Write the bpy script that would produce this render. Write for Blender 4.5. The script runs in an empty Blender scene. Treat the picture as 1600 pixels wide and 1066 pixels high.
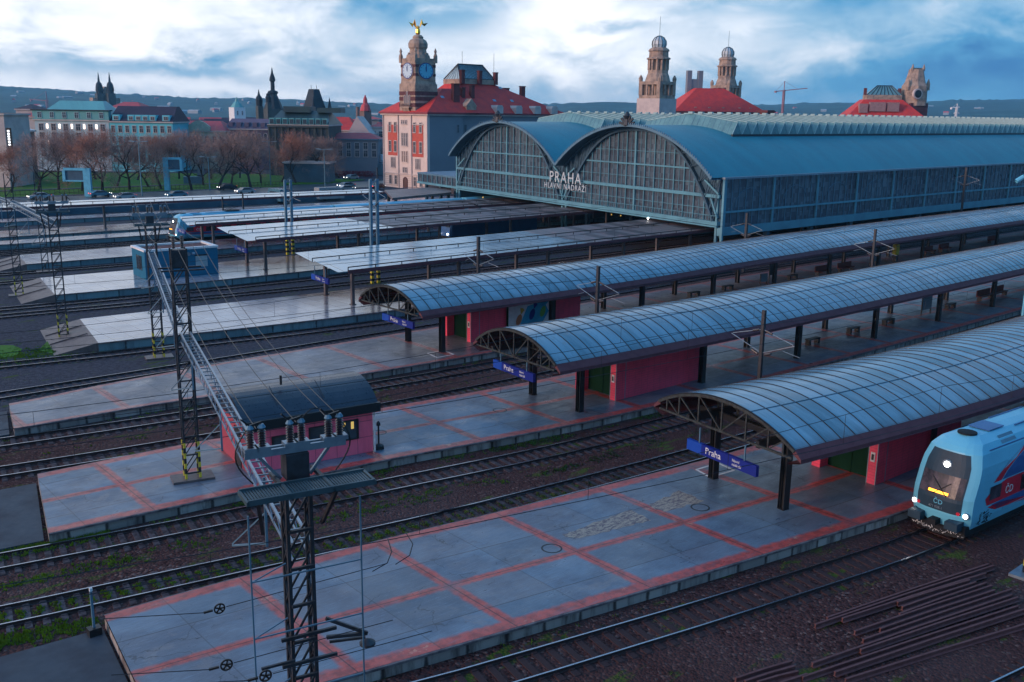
import bpy, bmesh, math, random
from mathutils import Vector, Matrix
random.seed(7)
PI=math.pi; R=math.radians
sc=bpy.context.scene
COL=sc.collection
# ------------------------------------------------------------------ camera geometry (scene frame: x along the train hall, z up, metres)
FPX=1520.0; HC=18.5
ROLL=math.atan(.0138); PITCH=math.atan(354*math.cos(ROLL)/FPX); TH=R(41.1)
def rz(v,a): return Vector((v[0]*math.cos(a)-v[1]*math.sin(a), v[0]*math.sin(a)+v[1]*math.cos(a), v[2]))
F_=rz((0,math.cos(PITCH),-math.sin(PITCH)),-TH); R_=rz((1,0,0),-TH); U_=R_.cross(F_)
FH=rz((0,1,0),-TH)
CAMR=R_*math.cos(ROLL)+U_*math.sin(ROLL); CAMU=U_*math.cos(ROLL)-R_*math.sin(ROLL)
def sight(px,py):
    return F_*FPX+CAMR*(px-800)-CAMU*(py-533)
def gnd(px,py,z=0.):
    d=sight(px,py); t=(z-HC)/d.z; return Vector((d.x*t,d.y*t,z))
def far(px,D,z=0.):
    d=sight(px,178+.0138*(px-800)); h=d.dot(FH); return Vector((d.x/h*D,d.y/h*D,z))
def zfar(px,py,D):
    d=sight(px,py); return HC+d.z/d.dot(FH)*D
# ------------------------------------------------------------------ object helpers
def tag(o,label=None,cat=None,group=None,kind=None):
    if label: o['label']=label
    if cat: o['category']=cat
    if group: o['group']=group
    if kind: o['kind']=kind
    return o
def thing(name,label,cat,loc=(0,0,0),rot=0.,group=None):
    o=bpy.data.objects.new(name,None); COL.objects.link(o); o.location=loc; o.rotation_euler=(0,0,rot)
    o.empty_display_size=.5
    return tag(o,label,cat,group)
def copy_tree(o,loc,rot=0.,label=None,parent=None,parts=True):
    c=o.copy(); COL.objects.link(c)
    if parent is None: c.location=loc; c.rotation_euler=(0,0,rot)
    else: c.parent=parent
    if label: c['label']=label
    if parts:
        for ch in list(KIDS.get(o.name,())): copy_tree(ch,None,0,None,c)
    return c
KIDS={}
def link(name,me,parent=None):
    o=bpy.data.objects.new(name,me); COL.objects.link(o)
    if parent is not None:
        o.parent=parent; KIDS.setdefault(parent.name,[]).append(o)
    return o
class MB:
    def __init__(s): s.v=[]; s.f=[]; s.m=[]; s.uv=None; s.attr=None; s.cur=0; s.sm=False
    def mat(s,i): s.cur=i; return s
    def add(s,vs,fs):
        n=len(s.v); s.v+= [tuple(v) for v in vs]
        for f in fs: s.f.append(tuple(i+n for i in f)); s.m.append(s.cur)
        return s
    def quad(s,a,b,c,d): return s.add([a,b,c,d],[(0,1,2,3)])
    def box(s,x0,x1,y0,y1,z0,z1):
        return s.add([(x0,y0,z0),(x1,y0,z0),(x1,y1,z0),(x0,y1,z0),(x0,y0,z1),(x1,y0,z1),(x1,y1,z1),(x0,y1,z1)],
          [(0,3,2,1),(4,5,6,7),(0,1,5,4),(1,2,6,5),(2,3,7,6),(3,0,4,7)])
    def bar(s,p,q,w,h=None,up=(0,0,1)):
        h=h or w; p=Vector(p); q=Vector(q); d=(q-p)
        if d.length<1e-6: return s
        d.normalize(); u=Vector(up)
        if abs(d.dot(u))>.98: u=Vector((1,0,0))
        a=d.cross(u).normalized(); b=a.cross(d).normalized()
        a=a*w/2; b=b*h/2
        vs=[p-a-b,p+a-b,p+a+b,p-a+b,q-a-b,q+a-b,q+a+b,q-a+b]
        return s.add(vs,[(0,3,2,1),(4,5,6,7),(0,1,5,4),(1,2,6,5),(2,3,7,6),(3,0,4,7)])
    def tube(s,p,q,r,n=6,r2=None,cap=True):
        r2=r if r2 is None else r2; p=Vector(p); q=Vector(q); d=(q-p).normalized()
        u=Vector((0,0,1)) if abs(d.z)<.95 else Vector((1,0,0))
        a=d.cross(u).normalized(); b=a.cross(d)
        vs=[]
        for k in range(n):
            t=2*PI*k/n; e=a*math.cos(t)+b*math.sin(t); vs.append(p+e*r)
        for k in range(n):
            t=2*PI*k/n; e=a*math.cos(t)+b*math.sin(t); vs.append(q+e*r2)
        fs=[(k,(k+1)%n,n+(k+1)%n,n+k) for k in range(n)]
        if cap: fs+=[tuple(range(n))[::-1],tuple(range(n,2*n))]
        return s.add(vs,fs)
    def path(s,pts,r,n=5):
        for a,b in zip(pts[:-1],pts[1:]): s.tube(a,b,r,n,cap=False)
        return s
    def lathe(s,cx,cy,prof,n=12,a0=0.):
        k=len(prof); vs=[]
        for i in range(n):
            t=a0+2*PI*i/n
            for r,z in prof: vs.append((cx+r*math.cos(t),cy+r*math.sin(t),z))
        fs=[]
        for i in range(n):
            j=(i+1)%n
            for q in range(k-1): fs.append((i*k+q,j*k+q,j*k+q+1,i*k+q+1))
        fs.append(tuple(i*k+k-1 for i in range(n)))
        return s.add(vs,fs)
    def prism(s,poly,z0,z1):
        n=len(poly); vs=[(x,y,z0) for x,y in poly]+[(x,y,z1) for x,y in poly]
        return s.add(vs,[tuple(range(n))[::-1],tuple(range(n,2*n))]+[(k,(k+1)%n,n+(k+1)%n,n+k) for k in range(n)])
    def vprism(s,poly,x0,x1):   # polygon in (y,z) extruded along x
        n=len(poly); vs=[(x0,y,z) for y,z in poly]+[(x1,y,z) for y,z in poly]
        return s.add(vs,[tuple(range(n)),tuple(range(n,2*n))[::-1]]+[(k,n+k,n+(k+1)%n,(k+1)%n) for k in range(n)])
    def sweep(s,path,prof,closed=False,cap=False):
        """path [(x,y)], prof [(offset to the left,z)]"""
        N=norms(path); k=len(prof); vs=[]
        for (x,y),(nx,ny) in zip(path,N):
            for o,z in prof: vs.append((x+nx*o,y+ny*o,z))
        fs=[]; m=k if closed else k-1
        for i in range(len(path)-1):
            for q in range(m):
                r=(q+1)%k; fs.append((i*k+q,(i+1)*k+q,(i+1)*k+r,i*k+r))
        if cap:
            fs.append(tuple(range(k))); fs.append(tuple(range((len(path)-1)*k,len(path)*k))[::-1])
        return s.add(vs,fs)
    def build(s,name,mats,parent=None,smooth=False):
        me=bpy.data.meshes.new(name); me.from_pydata(s.v,[],s.f)
        if not isinstance(mats,(list,tuple)): mats=[mats]
        for m in mats: me.materials.append(m)
        if len(mats)>1: me.polygons.foreach_set('material_index',s.m)
        if s.uv: 
            l=me.uv_layers.new(name='UVMap'); 
            for lo in me.loops: l.data[lo.index].uv=s.uv[lo.vertex_index]
        for an,vals in (s.attr or {}).items():
            at=me.attributes.new(an,'FLOAT','POINT'); at.data.foreach_set('value',vals)
        if smooth: me.polygons.foreach_set('use_smooth',[True]*len(s.f))
        me.update()
        bm=bmesh.new(); bm.from_mesh(me); bmesh.ops.recalc_face_normals(bm,faces=bm.faces); bm.to_mesh(me); bm.free()
        return link(name,me,parent)
def norms(path):
    N=[]
    for i in range(len(path)):
        a=path[max(0,i-1)]; b=path[min(len(path)-1,i+1)]
        dx,dy=b[0]-a[0],b[1]-a[1]; l=math.hypot(dx,dy) or 1; N.append((-dy/l,dx/l))
    return N
def yat(pts,x):
    """monotone cubic through control points"""
    n=len(pts)
    if x<=pts[0][0]:
        m=(pts[1][1]-pts[0][1])/(pts[1][0]-pts[0][0]); return pts[0][1]+m*(x-pts[0][0])
    if x>=pts[-1][0]: 
        m=(pts[-1][1]-pts[-2][1])/(pts[-1][0]-pts[-2][0]); return pts[-1][1]+m*(x-pts[-1][0])
    i=0
    while pts[i+1][0]<x: i+=1
    def sl(j):
        if j<=0: return (pts[1][1]-pts[0][1])/(pts[1][0]-pts[0][0])
        if j>=n-1: return (pts[-1][1]-pts[-2][1])/(pts[-1][0]-pts[-2][0])
        return (pts[j+1][1]-pts[j-1][1])/(pts[j+1][0]-pts[j-1][0])
    h=pts[i+1][0]-pts[i][0]; t=(x-pts[i][0])/h
    return ((2*t**3-3*t*t+1)*pts[i][1]+(t**3-2*t*t+t)*h*sl(i)+(-2*t**3+3*t*t)*pts[i+1][1]+(t**3-t*t)*h*sl(i+1))
def curve(pts,x0,x1,step=2.):
    n=max(1,int(round((x1-x0)/step))); return [(x0+(x1-x0)*k/n, yat(pts,x0+(x1-x0)*k/n)) for k in range(n+1)]
def resample(path,step):
    out=[path[0]]; acc=0.; nxt=step; L=0.
    for a,b in zip(path[:-1],path[1:]):
        d=math.hypot(b[0]-a[0],b[1]-a[1])
        while L+d>=nxt:
            t=(nxt-L)/d; out.append((a[0]+(b[0]-a[0])*t,a[1]+(b[1]-a[1])*t)); nxt+=step
        L+=d
    return out
def text(body,size,mat,name,parent,loc,rotm,ext=.02,align='LEFT',sp=1.):
    cu=bpy.data.curves.new(name,'FONT'); cu.body=body; cu.size=size; cu.space_character=sp; cu.extrude=ext; cu.align_x=align; cu.resolution_u=3
    t=bpy.data.objects.new('t',cu); COL.objects.link(t)
    me=bpy.data.meshes.new_from_object(t.evaluated_get(bpy.context.evaluated_depsgraph_get()))
    bpy.data.objects.remove(t); me.materials.clear(); me.materials.append(mat)
    me.transform(Matrix.Translation(loc)@rotm.to_4x4())
    return link(name,me,parent)
# ------------------------------------------------------------------ material helpers
class NT:
    def __init__(s,name):
        s.m=bpy.data.materials.new(name); s.m.use_nodes=True; s.t=s.m.node_tree; s.n=s.t.nodes; s.l=s.t.links
        s.b=s.n['Principled BSDF']
    def lk(s,v,sock):
        if hasattr(v,'is_output') or isinstance(v,bpy.types.NodeSocket): s.l.new(v,sock)
        else:
            if isinstance(v,(tuple,list)) and len(v)==3 and sock.type=='RGBA': v=(*v,1)
            sock.default_value=v
    def co(s,kind='Object'): return s.n.new('ShaderNodeTexCoord').outputs[kind]
    def pos(s): return s.n.new('ShaderNodeNewGeometry').outputs['Position']
    def sep(s,v): 
        x=s.n.new('ShaderNodeSeparateXYZ'); s.lk(v,x.inputs[0]); return x.outputs
    def comb(s,x,y,z):
        c=s.n.new('ShaderNodeCombineXYZ')
        for i,a in enumerate((x,y,z)): s.lk(a,c.inputs[i])
        return c.outputs[0]
    def ma(s,op,a,b=0.,c=None,clamp=False):
        m=s.n.new('ShaderNodeMath'); m.operation=op; m.use_clamp=clamp; s.lk(a,m.inputs[0]); s.lk(b,m.inputs[1])
        if c is not None: s.lk(c,m.inputs[2])
        return m.outputs[0]
    def noise(s,vec,scale,detail=4,rough=.55,stretch=None,dist=0.):
        if stretch:
            mp=s.n.new('ShaderNodeMapping'); s.lk(vec,mp.inputs[0]); mp.inputs['Scale'].default_value=stretch; vec=mp.outputs[0]
        t=s.n.new('ShaderNodeTexNoise'); s.lk(vec,t.inputs['Vector']); t.inputs['Scale'].default_value=scale
        t.inputs['Detail'].default_value=detail; t.inputs['Roughness'].default_value=rough; t.inputs['Distortion'].default_value=dist
        return t.outputs['Fac']
    def ramp(s,f,stops):
        r=s.n.new('ShaderNodeValToRGB'); s.lk(f,r.inputs[0]); e=r.color_ramp.elements
        while len(e)<len(stops): e.new(.5)
        for x,(p,c) in zip(e,stops):
            x.position=p; x.color=(*c,1) if isinstance(c,(tuple,list)) else (c,c,c,1)
        return r.outputs[0]
    def sstep(s,f,a,b):
        r=s.n.new('ShaderNodeMapRange'); r.interpolation_type='SMOOTHSTEP'; s.lk(f,r.inputs[0]); r.inputs[1].default_value=a; r.inputs[2].default_value=b
        return r.outputs[0]
    def mix(s,f,a,b):
        m=s.n.new('ShaderNodeMix'); m.data_type='RGBA'; s.lk(f,m.inputs[0]); s.lk(a,m.inputs[6]); s.lk(b,m.inputs[7]); return m.outputs[2]
    def bump(s,h,st=.3,dist=.02):
        b=s.n.new('ShaderNodeBump'); b.inputs['Strength'].default_value=st; b.inputs['Distance'].default_value=dist
        s.lk(h,b.inputs['Height']); s.l.new(b.outputs[0],s.b.inputs['Normal'])
    def set(s,col=None,rough=None,metal=None,spec=None):
        if spec is None and isinstance(rough,float) and rough>=.6: spec=.2
        if col is not None: s.lk(col,s.b.inputs['Base Color'])
        if rough is not None: s.lk(rough,s.b.inputs['Roughness'])
        if metal is not None: s.lk(metal,s.b.inputs['Metallic'])
        if spec is not None: s.lk(spec,s.b.inputs['Specular IOR Level'])
        return s.m
def simple(name,c,rough=.6,metal=0.,var=.25,scale=1.5,c2=None,bump=0.,streak=False,bscale=None,spec=None):
    n=NT(name); p=n.pos(); c2=c2 or tuple(x*.55 for x in c)
    f=n.noise(p,scale,5,.6,stretch=(1,1,.12) if streak else None)
    f=n.sstep(f,.35,.72)
    f=n.ma('MULTIPLY',f,min(1,var*2))
    col=n.mix(f,c,c2)
    f2=n.noise(p,scale*9,3)
    r=n.ma('MULTIPLY_ADD',f2,.25,rough-.12,clamp=True)
    if bump: n.bump(n.noise(p,bscale or scale*12,3),bump)
    return n.set(col,r,metal,spec if spec is not None or rough<.6 else .2)
def emis(name,c,st):
    n=NT(name); n.b.inputs['Base Color'].default_value=(*c,1); n.b.inputs['Emission Color'].default_value=(*c,1); n.b.inputs['Emission Strength'].default_value=st
    return n.m
M={}
# ground of stones
def ballast(name,c1,c2,c3,sc_=9.,green=0.,wear=(.09,.07,.075)):
    n=NT(name); p=n.pos()
    v=n.n.new('ShaderNodeTexVoronoi'); n.lk(p,v.inputs['Vector']); v.inputs['Scale'].default_value=sc_; 
    g=n.sep(v.outputs['Color'])[0]
    col=n.ramp(g,[(0,c1),(.45,c2),(.86,c2),(1,c3)])
    big=n.sstep(n.noise(p,.13,4,.6),.42,.62)
    sx=n.sep(p)
    col=n.mix(n.ma('MULTIPLY',big,.55),col,wear)
    # fine rust towards the near, right hand yard
    rust=n.sstep(n.noise(p,.05,3,.5),.35,.6)
    col=n.mix(n.ma('MULTIPLY',rust,.55),col,(.05,.018,.017))
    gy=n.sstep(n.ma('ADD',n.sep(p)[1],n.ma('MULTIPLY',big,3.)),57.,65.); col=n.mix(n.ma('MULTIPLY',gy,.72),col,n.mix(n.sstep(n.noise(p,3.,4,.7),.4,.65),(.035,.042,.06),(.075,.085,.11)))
    if green:
        gm=n.sstep(n.noise(p,.8,6,.7,stretch=(.35,1,1)),.60-.1*green,.68-.1*green)
        col=n.mix(n.ma('MULTIPLY',gm,.85),col,(.055,.085,.012))
    n.bump(n.ma('SUBTRACT',1,v.outputs['Distance']),.9,.05)
    return n.set(col,.9,0,.1)
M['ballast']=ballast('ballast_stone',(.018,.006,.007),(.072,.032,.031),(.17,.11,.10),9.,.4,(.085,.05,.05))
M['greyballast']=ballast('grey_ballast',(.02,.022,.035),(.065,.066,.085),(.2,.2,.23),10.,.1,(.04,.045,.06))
M['rust']=simple('rusty_rail_web',(.045,.028,.028),.7,.3,.3,6,(.02,.015,.02))
M['railtop']=simple('worn_rail_top',(.42,.44,.5),.28,1.,.2,5,(.2,.22,.28))
n=NT('concrete_sleeper'); p=n.pos(); f=n.sstep(n.noise(p,2.2,5,.7),.38,.62); xx=n.sep(p)[0]
le=n.ma('MULTIPLY',n.ma('SUBTRACT',1,n.sstep(xx,-2.,11.)),n.ma('SUBTRACT',1,n.sstep(n.sep(p)[1],36,60)))
n.set(n.mix(le,n.mix(n.sstep(n.sep(p)[1],24,38),(.045,.026,.028),n.mix(f,(.085,.065,.072),(.035,.024,.028))),n.mix(f,(.26,.27,.3),(.1,.09,.1))),.8,0,.15); n.bump(n.noise(p,25,2),.3); M['sleeper']=n.m
M['oldrail']=simple('rusty_spare_rail',(.14,.06,.06),.6,.1,.3,4,(.08,.03,.03))
M['asphalt']=simple('asphalt',(.05,.055,.065),.45,0,.3,.3,(.032,.036,.045),.15,bscale=30)
M['roadw']=simple('wet_road_asphalt',(.07,.08,.09),.32,0,.3,.2,(.035,.045,.055))
M['cableslab']=simple('dark_concrete_path',(.05,.065,.085),.62,0,.5,.5,(.03,.035,.05),.2,bscale=25)
def grass(name,a,b):
    n=NT(name); p=n.pos(); f=n.noise(p,.6,6,.7); f2=n.noise(p,.05,3)
    return n.set(n.mix(n.sstep(f2,.4,.65),n.ramp(f,[(.3,a),(.7,b)]),(.06,.13,.02)),.9)
M['grass']=grass('lawn_grass',(.035,.12,.01),(.075,.2,.02))
M['weed']=grass('trackside_weed',(.12,.17,.01),(.3,.34,.02))
def slab(name,base,base2,red,border,pitch,x0,center=0.,rw=.2,wet=.5,halfj=True):
    """platform paving: UV = (distance along, offset from centre) in metres; V is normalised width in the second UV"""
    n=NT(name); p=n.pos()
    uvn=n.n.new('ShaderNodeUVMap'); uvn.uv_map='UVMap'
    u=n.sep(uvn.outputs[0]); U=u[0]; V=u[1]
    e=n.n.new('ShaderNodeAttribute'); e.attribute_name='edge'; edge=e.outputs['Fac']   # metres to the nearer long edge
    nz=n.noise(p,2.2,5,.7); nl=n.noise(p,.35,4,.6); nf=n.noise(p,1.,6,.75,stretch=(1.,7.,1.))
    wob=n.ma('MULTIPLY',n.ma('SUBTRACT',nz,.5),.35)
    d=n.ma('ADD',edge,wob)
    mb=n.ma('SUBTRACT',1,n.sstep(d,border*.72,border*1.12))
    cu=n.ma('ABSOLUTE',n.ma('SUBTRACT',n.ma('FRACT',n.ma('DIVIDE',n.ma('SUBTRACT',U,x0-pitch/2),pitch)),.5))
    cu=n.ma('MULTIPLY',cu,pitch)
    mc=n.ma('SUBTRACT',1,n.sstep(n.ma('ADD',cu,n.ma('MULTIPLY',wob,.7)),rw,rw+.22))
    cv=n.ma('ABSOLUTE',n.ma('SUBTRACT',V,center))
    ml=n.ma('SUBTRACT',1,n.sstep(n.ma('ADD',cv,n.ma('MULTIPLY',wob,.6)),rw*.8,rw*.8+.2))
    mask=n.ma('MAXIMUM',n.ma('MAXIMUM',mb,mc),ml)
    wear=n.sstep(nf,.25,.5)
    mask=n.ma('MULTIPLY',mask,n.ma('MULTIPLY_ADD',wear,.45,.5))
    worn=n.sstep(nl,.56,.68)
    mask=n.ma('MULTIPLY',mask,n.ma('MULTIPLY_ADD',worn,-.45,1.))
    col=n.mix(n.sstep(nl,.38,.62),base,base2)
    col=n.mix(n.ma('MULTIPLY',n.sstep(n.noise(p,3.,5,.8,stretch=(.5,3,1)),.55,.75),.5),col,tuple(x*1.7 for x in base))
    pud=n.sstep(n.noise(p,.42,6,.62,dist=.3),.50,.56); stain=n.sstep(n.noise(p,.8,7,.75,stretch=(1,1.7,1),dist=.6),.60,.66)
    col=n.mix(n.ma('MULTIPLY',stain,.45),col,(.05,.055,.07)); stain2=n.sstep(n.noise(p,.27,7,.7,dist=.8),.60,.64); col=n.mix(n.ma('MULTIPLY',stain2,.35),col,(.26,.22,.21))
    cw=n.n.new('ShaderNodeTexWhiteNoise'); cw.noise_dimensions='2D'; n.lk(n.comb(n.ma('FLOOR',n.ma('DIVIDE',n.ma('SUBTRACT',U,x0),pitch/2)),n.ma('FLOOR',n.ma('DIVIDE',V,2.3)),0.),cw.inputs['Vector'])
    col=n.mix(n.ma('MULTIPLY',cw.outputs[0],.5),col,(.17,.145,.15)); cw2=n.sep(cw.outputs[1])[1]; col=n.mix(n.ma('MULTIPLY',n.ma('GREATER_THAN',cw2,.72),.4),col,tuple(x*.5 for x in base))
    vc=n.n.new('ShaderNodeTexVoronoi'); vc.feature='DISTANCE_TO_EDGE'; vc.inputs['Scale'].default_value=.42; dv=n.n.new('ShaderNodeVectorMath'); dv.operation='ADD'; nn=n.n.new('ShaderNodeTexNoise'); n.lk(p,nn.inputs['Vector']); nn.inputs['Scale'].default_value=1.3; nn.inputs['Detail'].default_value=5; n.lk(p,dv.inputs[0]); n.lk(nn.outputs['Color'],dv.inputs[1]); n.lk(dv.outputs[0],vc.inputs['Vector'])
    cr=n.ma('MULTIPLY',n.ma('LESS_THAN',vc.outputs['Distance'],.008),n.sstep(nl,.5,.6)); col=n.mix(n.ma('MULTIPLY',cr,.7),col,(.02,.018,.022))
    fl=n.noise(p,2.2,4,.8,stretch=(.7,16.,1.)); col=n.mix(n.ma('MULTIPLY',n.sstep(fl,.42,.62),.38),col,tuple(x*.45 for x in base)); fl2=n.noise(p,3.1,3,.8,stretch=(.5,12.,1.)); col=n.mix(n.ma('MULTIPLY',n.sstep(fl2,.55,.68),.3),col,tuple(min(1,x*1.9) for x in base))
    redc=n.mix(n.sstep(nz,.4,.65),red,tuple(x*.55 for x in red))
    redc=n.mix(n.ma('MULTIPLY',n.sstep(n.noise(p,1.3,5,.7),.62,.7),.6),redc,(.62,.34,.22)); redc=n.mix(n.ma('MULTIPLY',n.sstep(n.noise(p,4.,6,.8),.5,.62),.45),redc,(.14,.06,.07))
    col=n.mix(mask,col,redc)
    # joints
    j=n.ma('SUBTRACT',1,n.sstep(cv,.012,.035))
    j2=n.ma('SUBTRACT',1,n.sstep(n.ma('ABSOLUTE',n.ma('SUBTRACT',cv,2.3)),.01,.035))
    j3=n.ma('SUBTRACT',1,n.sstep(cu,.012,.04))
    jj=n.ma('MAXIMUM',n.ma('MAXIMUM',j,j2),j3)
    if halfj:
        ch=n.ma('ABSOLUTE',n.ma('SUBTRACT',cu,pitch/2)); jj=n.ma('MAXIMUM',jj,n.ma('MULTIPLY',n.ma('SUBTRACT',1,n.sstep(ch,.01,.035)),.6))
    col=n.mix(n.ma('MULTIPLY',jj,.75),col,(.02,.016,.02))
    r=n.ma('MULTIPLY_ADD',n.sstep(n.noise(p,1.1,6,.75,stretch=(.6,1.6,1)),.3,.7),-.26*wet,.47,clamp=True)
    r=n.ma('MULTIPLY_ADD',nz,.16,r,clamp=True); r=n.ma('MULTIPLY_ADD',pud,-.07,r,clamp=True)
    n.bump(n.ma('ADD',n.noise(p,30,2),n.ma('MULTIPLY',jj,-1.5)),.12,.01)
    return n.set(col,r)
M['plat']=slab('painted_platform_paving',(.13,.20,.275),(.075,.11,.165),(.52,.07,.055),.62,6.,15.2,rw=.15,wet=.85)
M['plat3']=slab('worn_grey_platform_paving',(.19,.2,.235),(.10,.10,.125),(.42,.10,.09),.45,6.,20.,rw=.16,wet=.9,center=9.)
def tiles(name):
    n=NT(name); p=n.pos(); uvn=n.n.new('ShaderNodeUVMap'); uvn.uv_map='UVMap'
    b=n.n.new('ShaderNodeTexBrick'); n.lk(uvn.outputs[0],b.inputs['Vector']); b.offset=0.; b.inputs['Scale'].default_value=1.
    b.inputs['Brick Width'].default_value=1.5; b.inputs['Row Height'].default_value=1.5; b.inputs['Mortar Size'].default_value=.035; b.inputs['Mortar Smooth'].default_value=.3
    b.inputs['Color1'].default_value=(.36,.35,.38,1); b.inputs['Color2'].default_value=(.28,.275,.31,1); b.inputs['Mortar'].default_value=(.09,.075,.09,1)
    nl=n.noise(p,.3,5,.6); u=n.sep(uvn.outputs[0])[0]
    e=n.n.new('ShaderNodeAttribute'); e.attribute_name='sheltered'
    brown_mask=n.sstep(n.ma('ADD',e.outputs['Fac'],n.ma('MULTIPLY',n.ma('SUBTRACT',nl,.5),.6)),.4,.6)
    col=n.mix(n.ma('MULTIPLY',n.sstep(nl,.45,.7),.5),b.outputs[0],(.15,.14,.17))
    col=n.mix(n.ma('MULTIPLY',brown_mask,.9),col,(.15,.07,.05))  # tiles turn browner past the sheltered line
    e2=n.n.new('ShaderNodeAttribute'); e2.attribute_name='edge'
    ln=n.ma('MULTIPLY',n.ma('GREATER_THAN',e2.outputs['Fac'],.9),n.ma('LESS_THAN',e2.outputs['Fac'],1.05))
    col=n.mix(n.ma('MULTIPLY',ln,.5),col,(.45,.36,.22))
    return n.set(col,n.ma('MULTIPLY_ADD',n.noise(p,.5,4),.26,.02,clamp=True))
M['tile']=tiles('pale_platform_tiles')
def panels(name,c,c2,pitch,dark):
    n=NT(name); uvn=n.n.new('ShaderNodeUVMap'); uvn.uv_map='UVMap'; p=n.pos(); U=n.sep(uvn.outputs[0])[0]
    cu=n.ma('MULTIPLY',n.ma('ABSOLUTE',n.ma('SUBTRACT',n.ma('FRACT',n.ma('DIVIDE',U,pitch)),.5)),pitch)
    j=n.ma('SUBTRACT',1,n.sstep(n.ma('ADD',cu,n.ma('MULTIPLY',n.ma('SUBTRACT',n.noise(p,3,3),.5),.15)),.02,.12))
    f=n.noise(p,1.4,5,.7,stretch=(1,1,.15)); st=n.sstep(f,.45,.7)
    pan=n.n.new('ShaderNodeTexWhiteNoise'); pan.noise_dimensions='1D'; n.lk(n.ma('FLOOR',n.ma('DIVIDE',n.ma('ADD',U,pitch/2),pitch)),pan.inputs['W'])
    col=n.mix(st,c,c2); col=n.mix(n.ma('MULTIPLY',pan.outputs[0],.5),col,c2)
    col=n.mix(n.ma('MULTIPLY',j,.85),col,dark)
    return n.set(col,.7,0,.15)
M['pwall']=panels('stained_platform_wall',(.36,.33,.32),(.08,.065,.065),1.6,(.015,.01,.012))
M['bluewall']=panels('pale_panel_platform_wall',(.16,.26,.30),(.09,.14,.17),4.,(.03,.025,.03))
M['coping']=simple('concrete_coping',(.16,.14,.15),.6,0,.5,2,(.05,.04,.05))
M['dark']=simple('dark_painted_steel',(.016,.018,.022),.45,.2,.3,3)
M['mast']=simple('dark_lattice_steel',(.035,.04,.052),.5,.3,.4,4,(.02,.018,.02))
M['galv']=simple('galvanised_steel',(.24,.31,.37),.4,.6,.4,3,(.16,.2,.26))
M['bluesteel']=simple('blue_grey_steel',(.1,.2,.28),.45,.2,.3,1,(.06,.12,.17))
M['truss']=simple('weathered_truss_paint',(.045,.055,.055),.65,.1,.5,5,(.025,.022,.024))
M['fascia']=simple('brown_metal_fascia',(.12,.05,.06),.7,0,.3,2,(.08,.03,.04),spec=.1)
M['wood']=simple('brown_timber_soffit',(.06,.03,.025),.7,0,.4,2)
M['yellow']=simple('yellow_paint',(.62,.5,.03),.5,0,.3,6,(.3,.24,.03))
M['black']=simple('black_paint',(.012,.012,.014),.5)
M['signwhite']=simple('weathered_white_letters',(.5,.56,.6),.5)
M['white']=simple('white_paint',(.7,.7,.72),.5,0,.3,5,(.4,.4,.42))
M['signblue']=simple('navy_enamel',(.005,.016,.19),.35,0,.1,2)
M['signpale']=simple('bright_blue_enamel',(.008,.06,.36),.35,0,.1,2)
M['red']=simple('faded_red_paint',(.35,.035,.045),.5)
M['porcelain']=simple('brown_glazed_insulator',(.04,.028,.032),.3,0,.3,5)
M['wire']=simple('copper_wire',(.022,.022,.028),.5,.5)
M['hut']=simple('blue_rendered_wall',(.015,.13,.23),.8,0,.3,1,(.012,.10,.18))
M['pink']=None
# ------------------------------------------------------------------ ground sheets
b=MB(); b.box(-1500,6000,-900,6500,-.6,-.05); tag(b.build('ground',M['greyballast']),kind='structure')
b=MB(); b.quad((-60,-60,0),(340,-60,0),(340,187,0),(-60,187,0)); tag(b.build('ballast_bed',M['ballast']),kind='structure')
# ------------------------------------------------------------------ tracks
ZR=.17
me_s=None
def sleeper_mesh():
    b=MB(); b.vprism([(-1.25,.0),(1.25,.0),(1.22,.05),(.5,.045),(-.5,.045),(-1.22,.05)],-.13,.13)
    for s in (-1,1): b.box(-.1,.1,s*.75-.14,s*.75+.14,.05,.075)
    o=b.build('sleeper',M['sleeper']); me=o.data; bpy.data.objects.remove(o); return me
me_s=sleeper_mesh()
RAILP=[(-.07,.02),(.07,.02),(.02,.05),(.02,.13),(.036,.14),(.036,.168),(-.036,.168),(-.036,.14),(-.02,.13),(-.02,.05)]
def track(pts,x0,x1,label,vis0,nvis,group='running tracks between the platforms',skirt=None):
    P=curve(pts,x0,x1,3.); t=thing('railway_track',label,'track',(0,0,0),0,group)
    for s in (-1,1):
        N=norms(P); off=[(x+nx*s*.7535,y+ny*s*.7535) for (x,y),(nx,ny) in zip(P,N)]
        b=MB(); b.mat(0).sweep(off,RAILP,True,True); b.mat(1).sweep(off,[(-.032,.1695),(.032,.1695)])
        b.build('rail',[M['rust'],M['railtop']],t)
    S=resample(curve(pts,x0,x1,1.),.6)
    rest=MB(); k=0
    for i in range(1,len(S)-1):
        (ax,ay),(bx,by)=S[i-1],S[i+1]; a=math.atan2(by-ay,bx-ax)
        x,y=S[i]
        if x>=vis0 and k<nvis:
            o=link('sleeper',me_s,t); o.location=(x,y,-0.012); o.rotation_euler=(0,0,a); k+=1
        elif x<160:
            c,s=math.cos(a),math.sin(a); q=[(x+c*u-s*v,y+s*u+c*v) for u,v in ((-.13,-1.25),(.13,-1.25),(.13,1.25),(-.13,1.25))]
            rest.prism(q,.012,.06)
    if rest.v: tag(rest.build('sleepers',M['sleeper'],t),kind='stuff')
    return P
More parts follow.
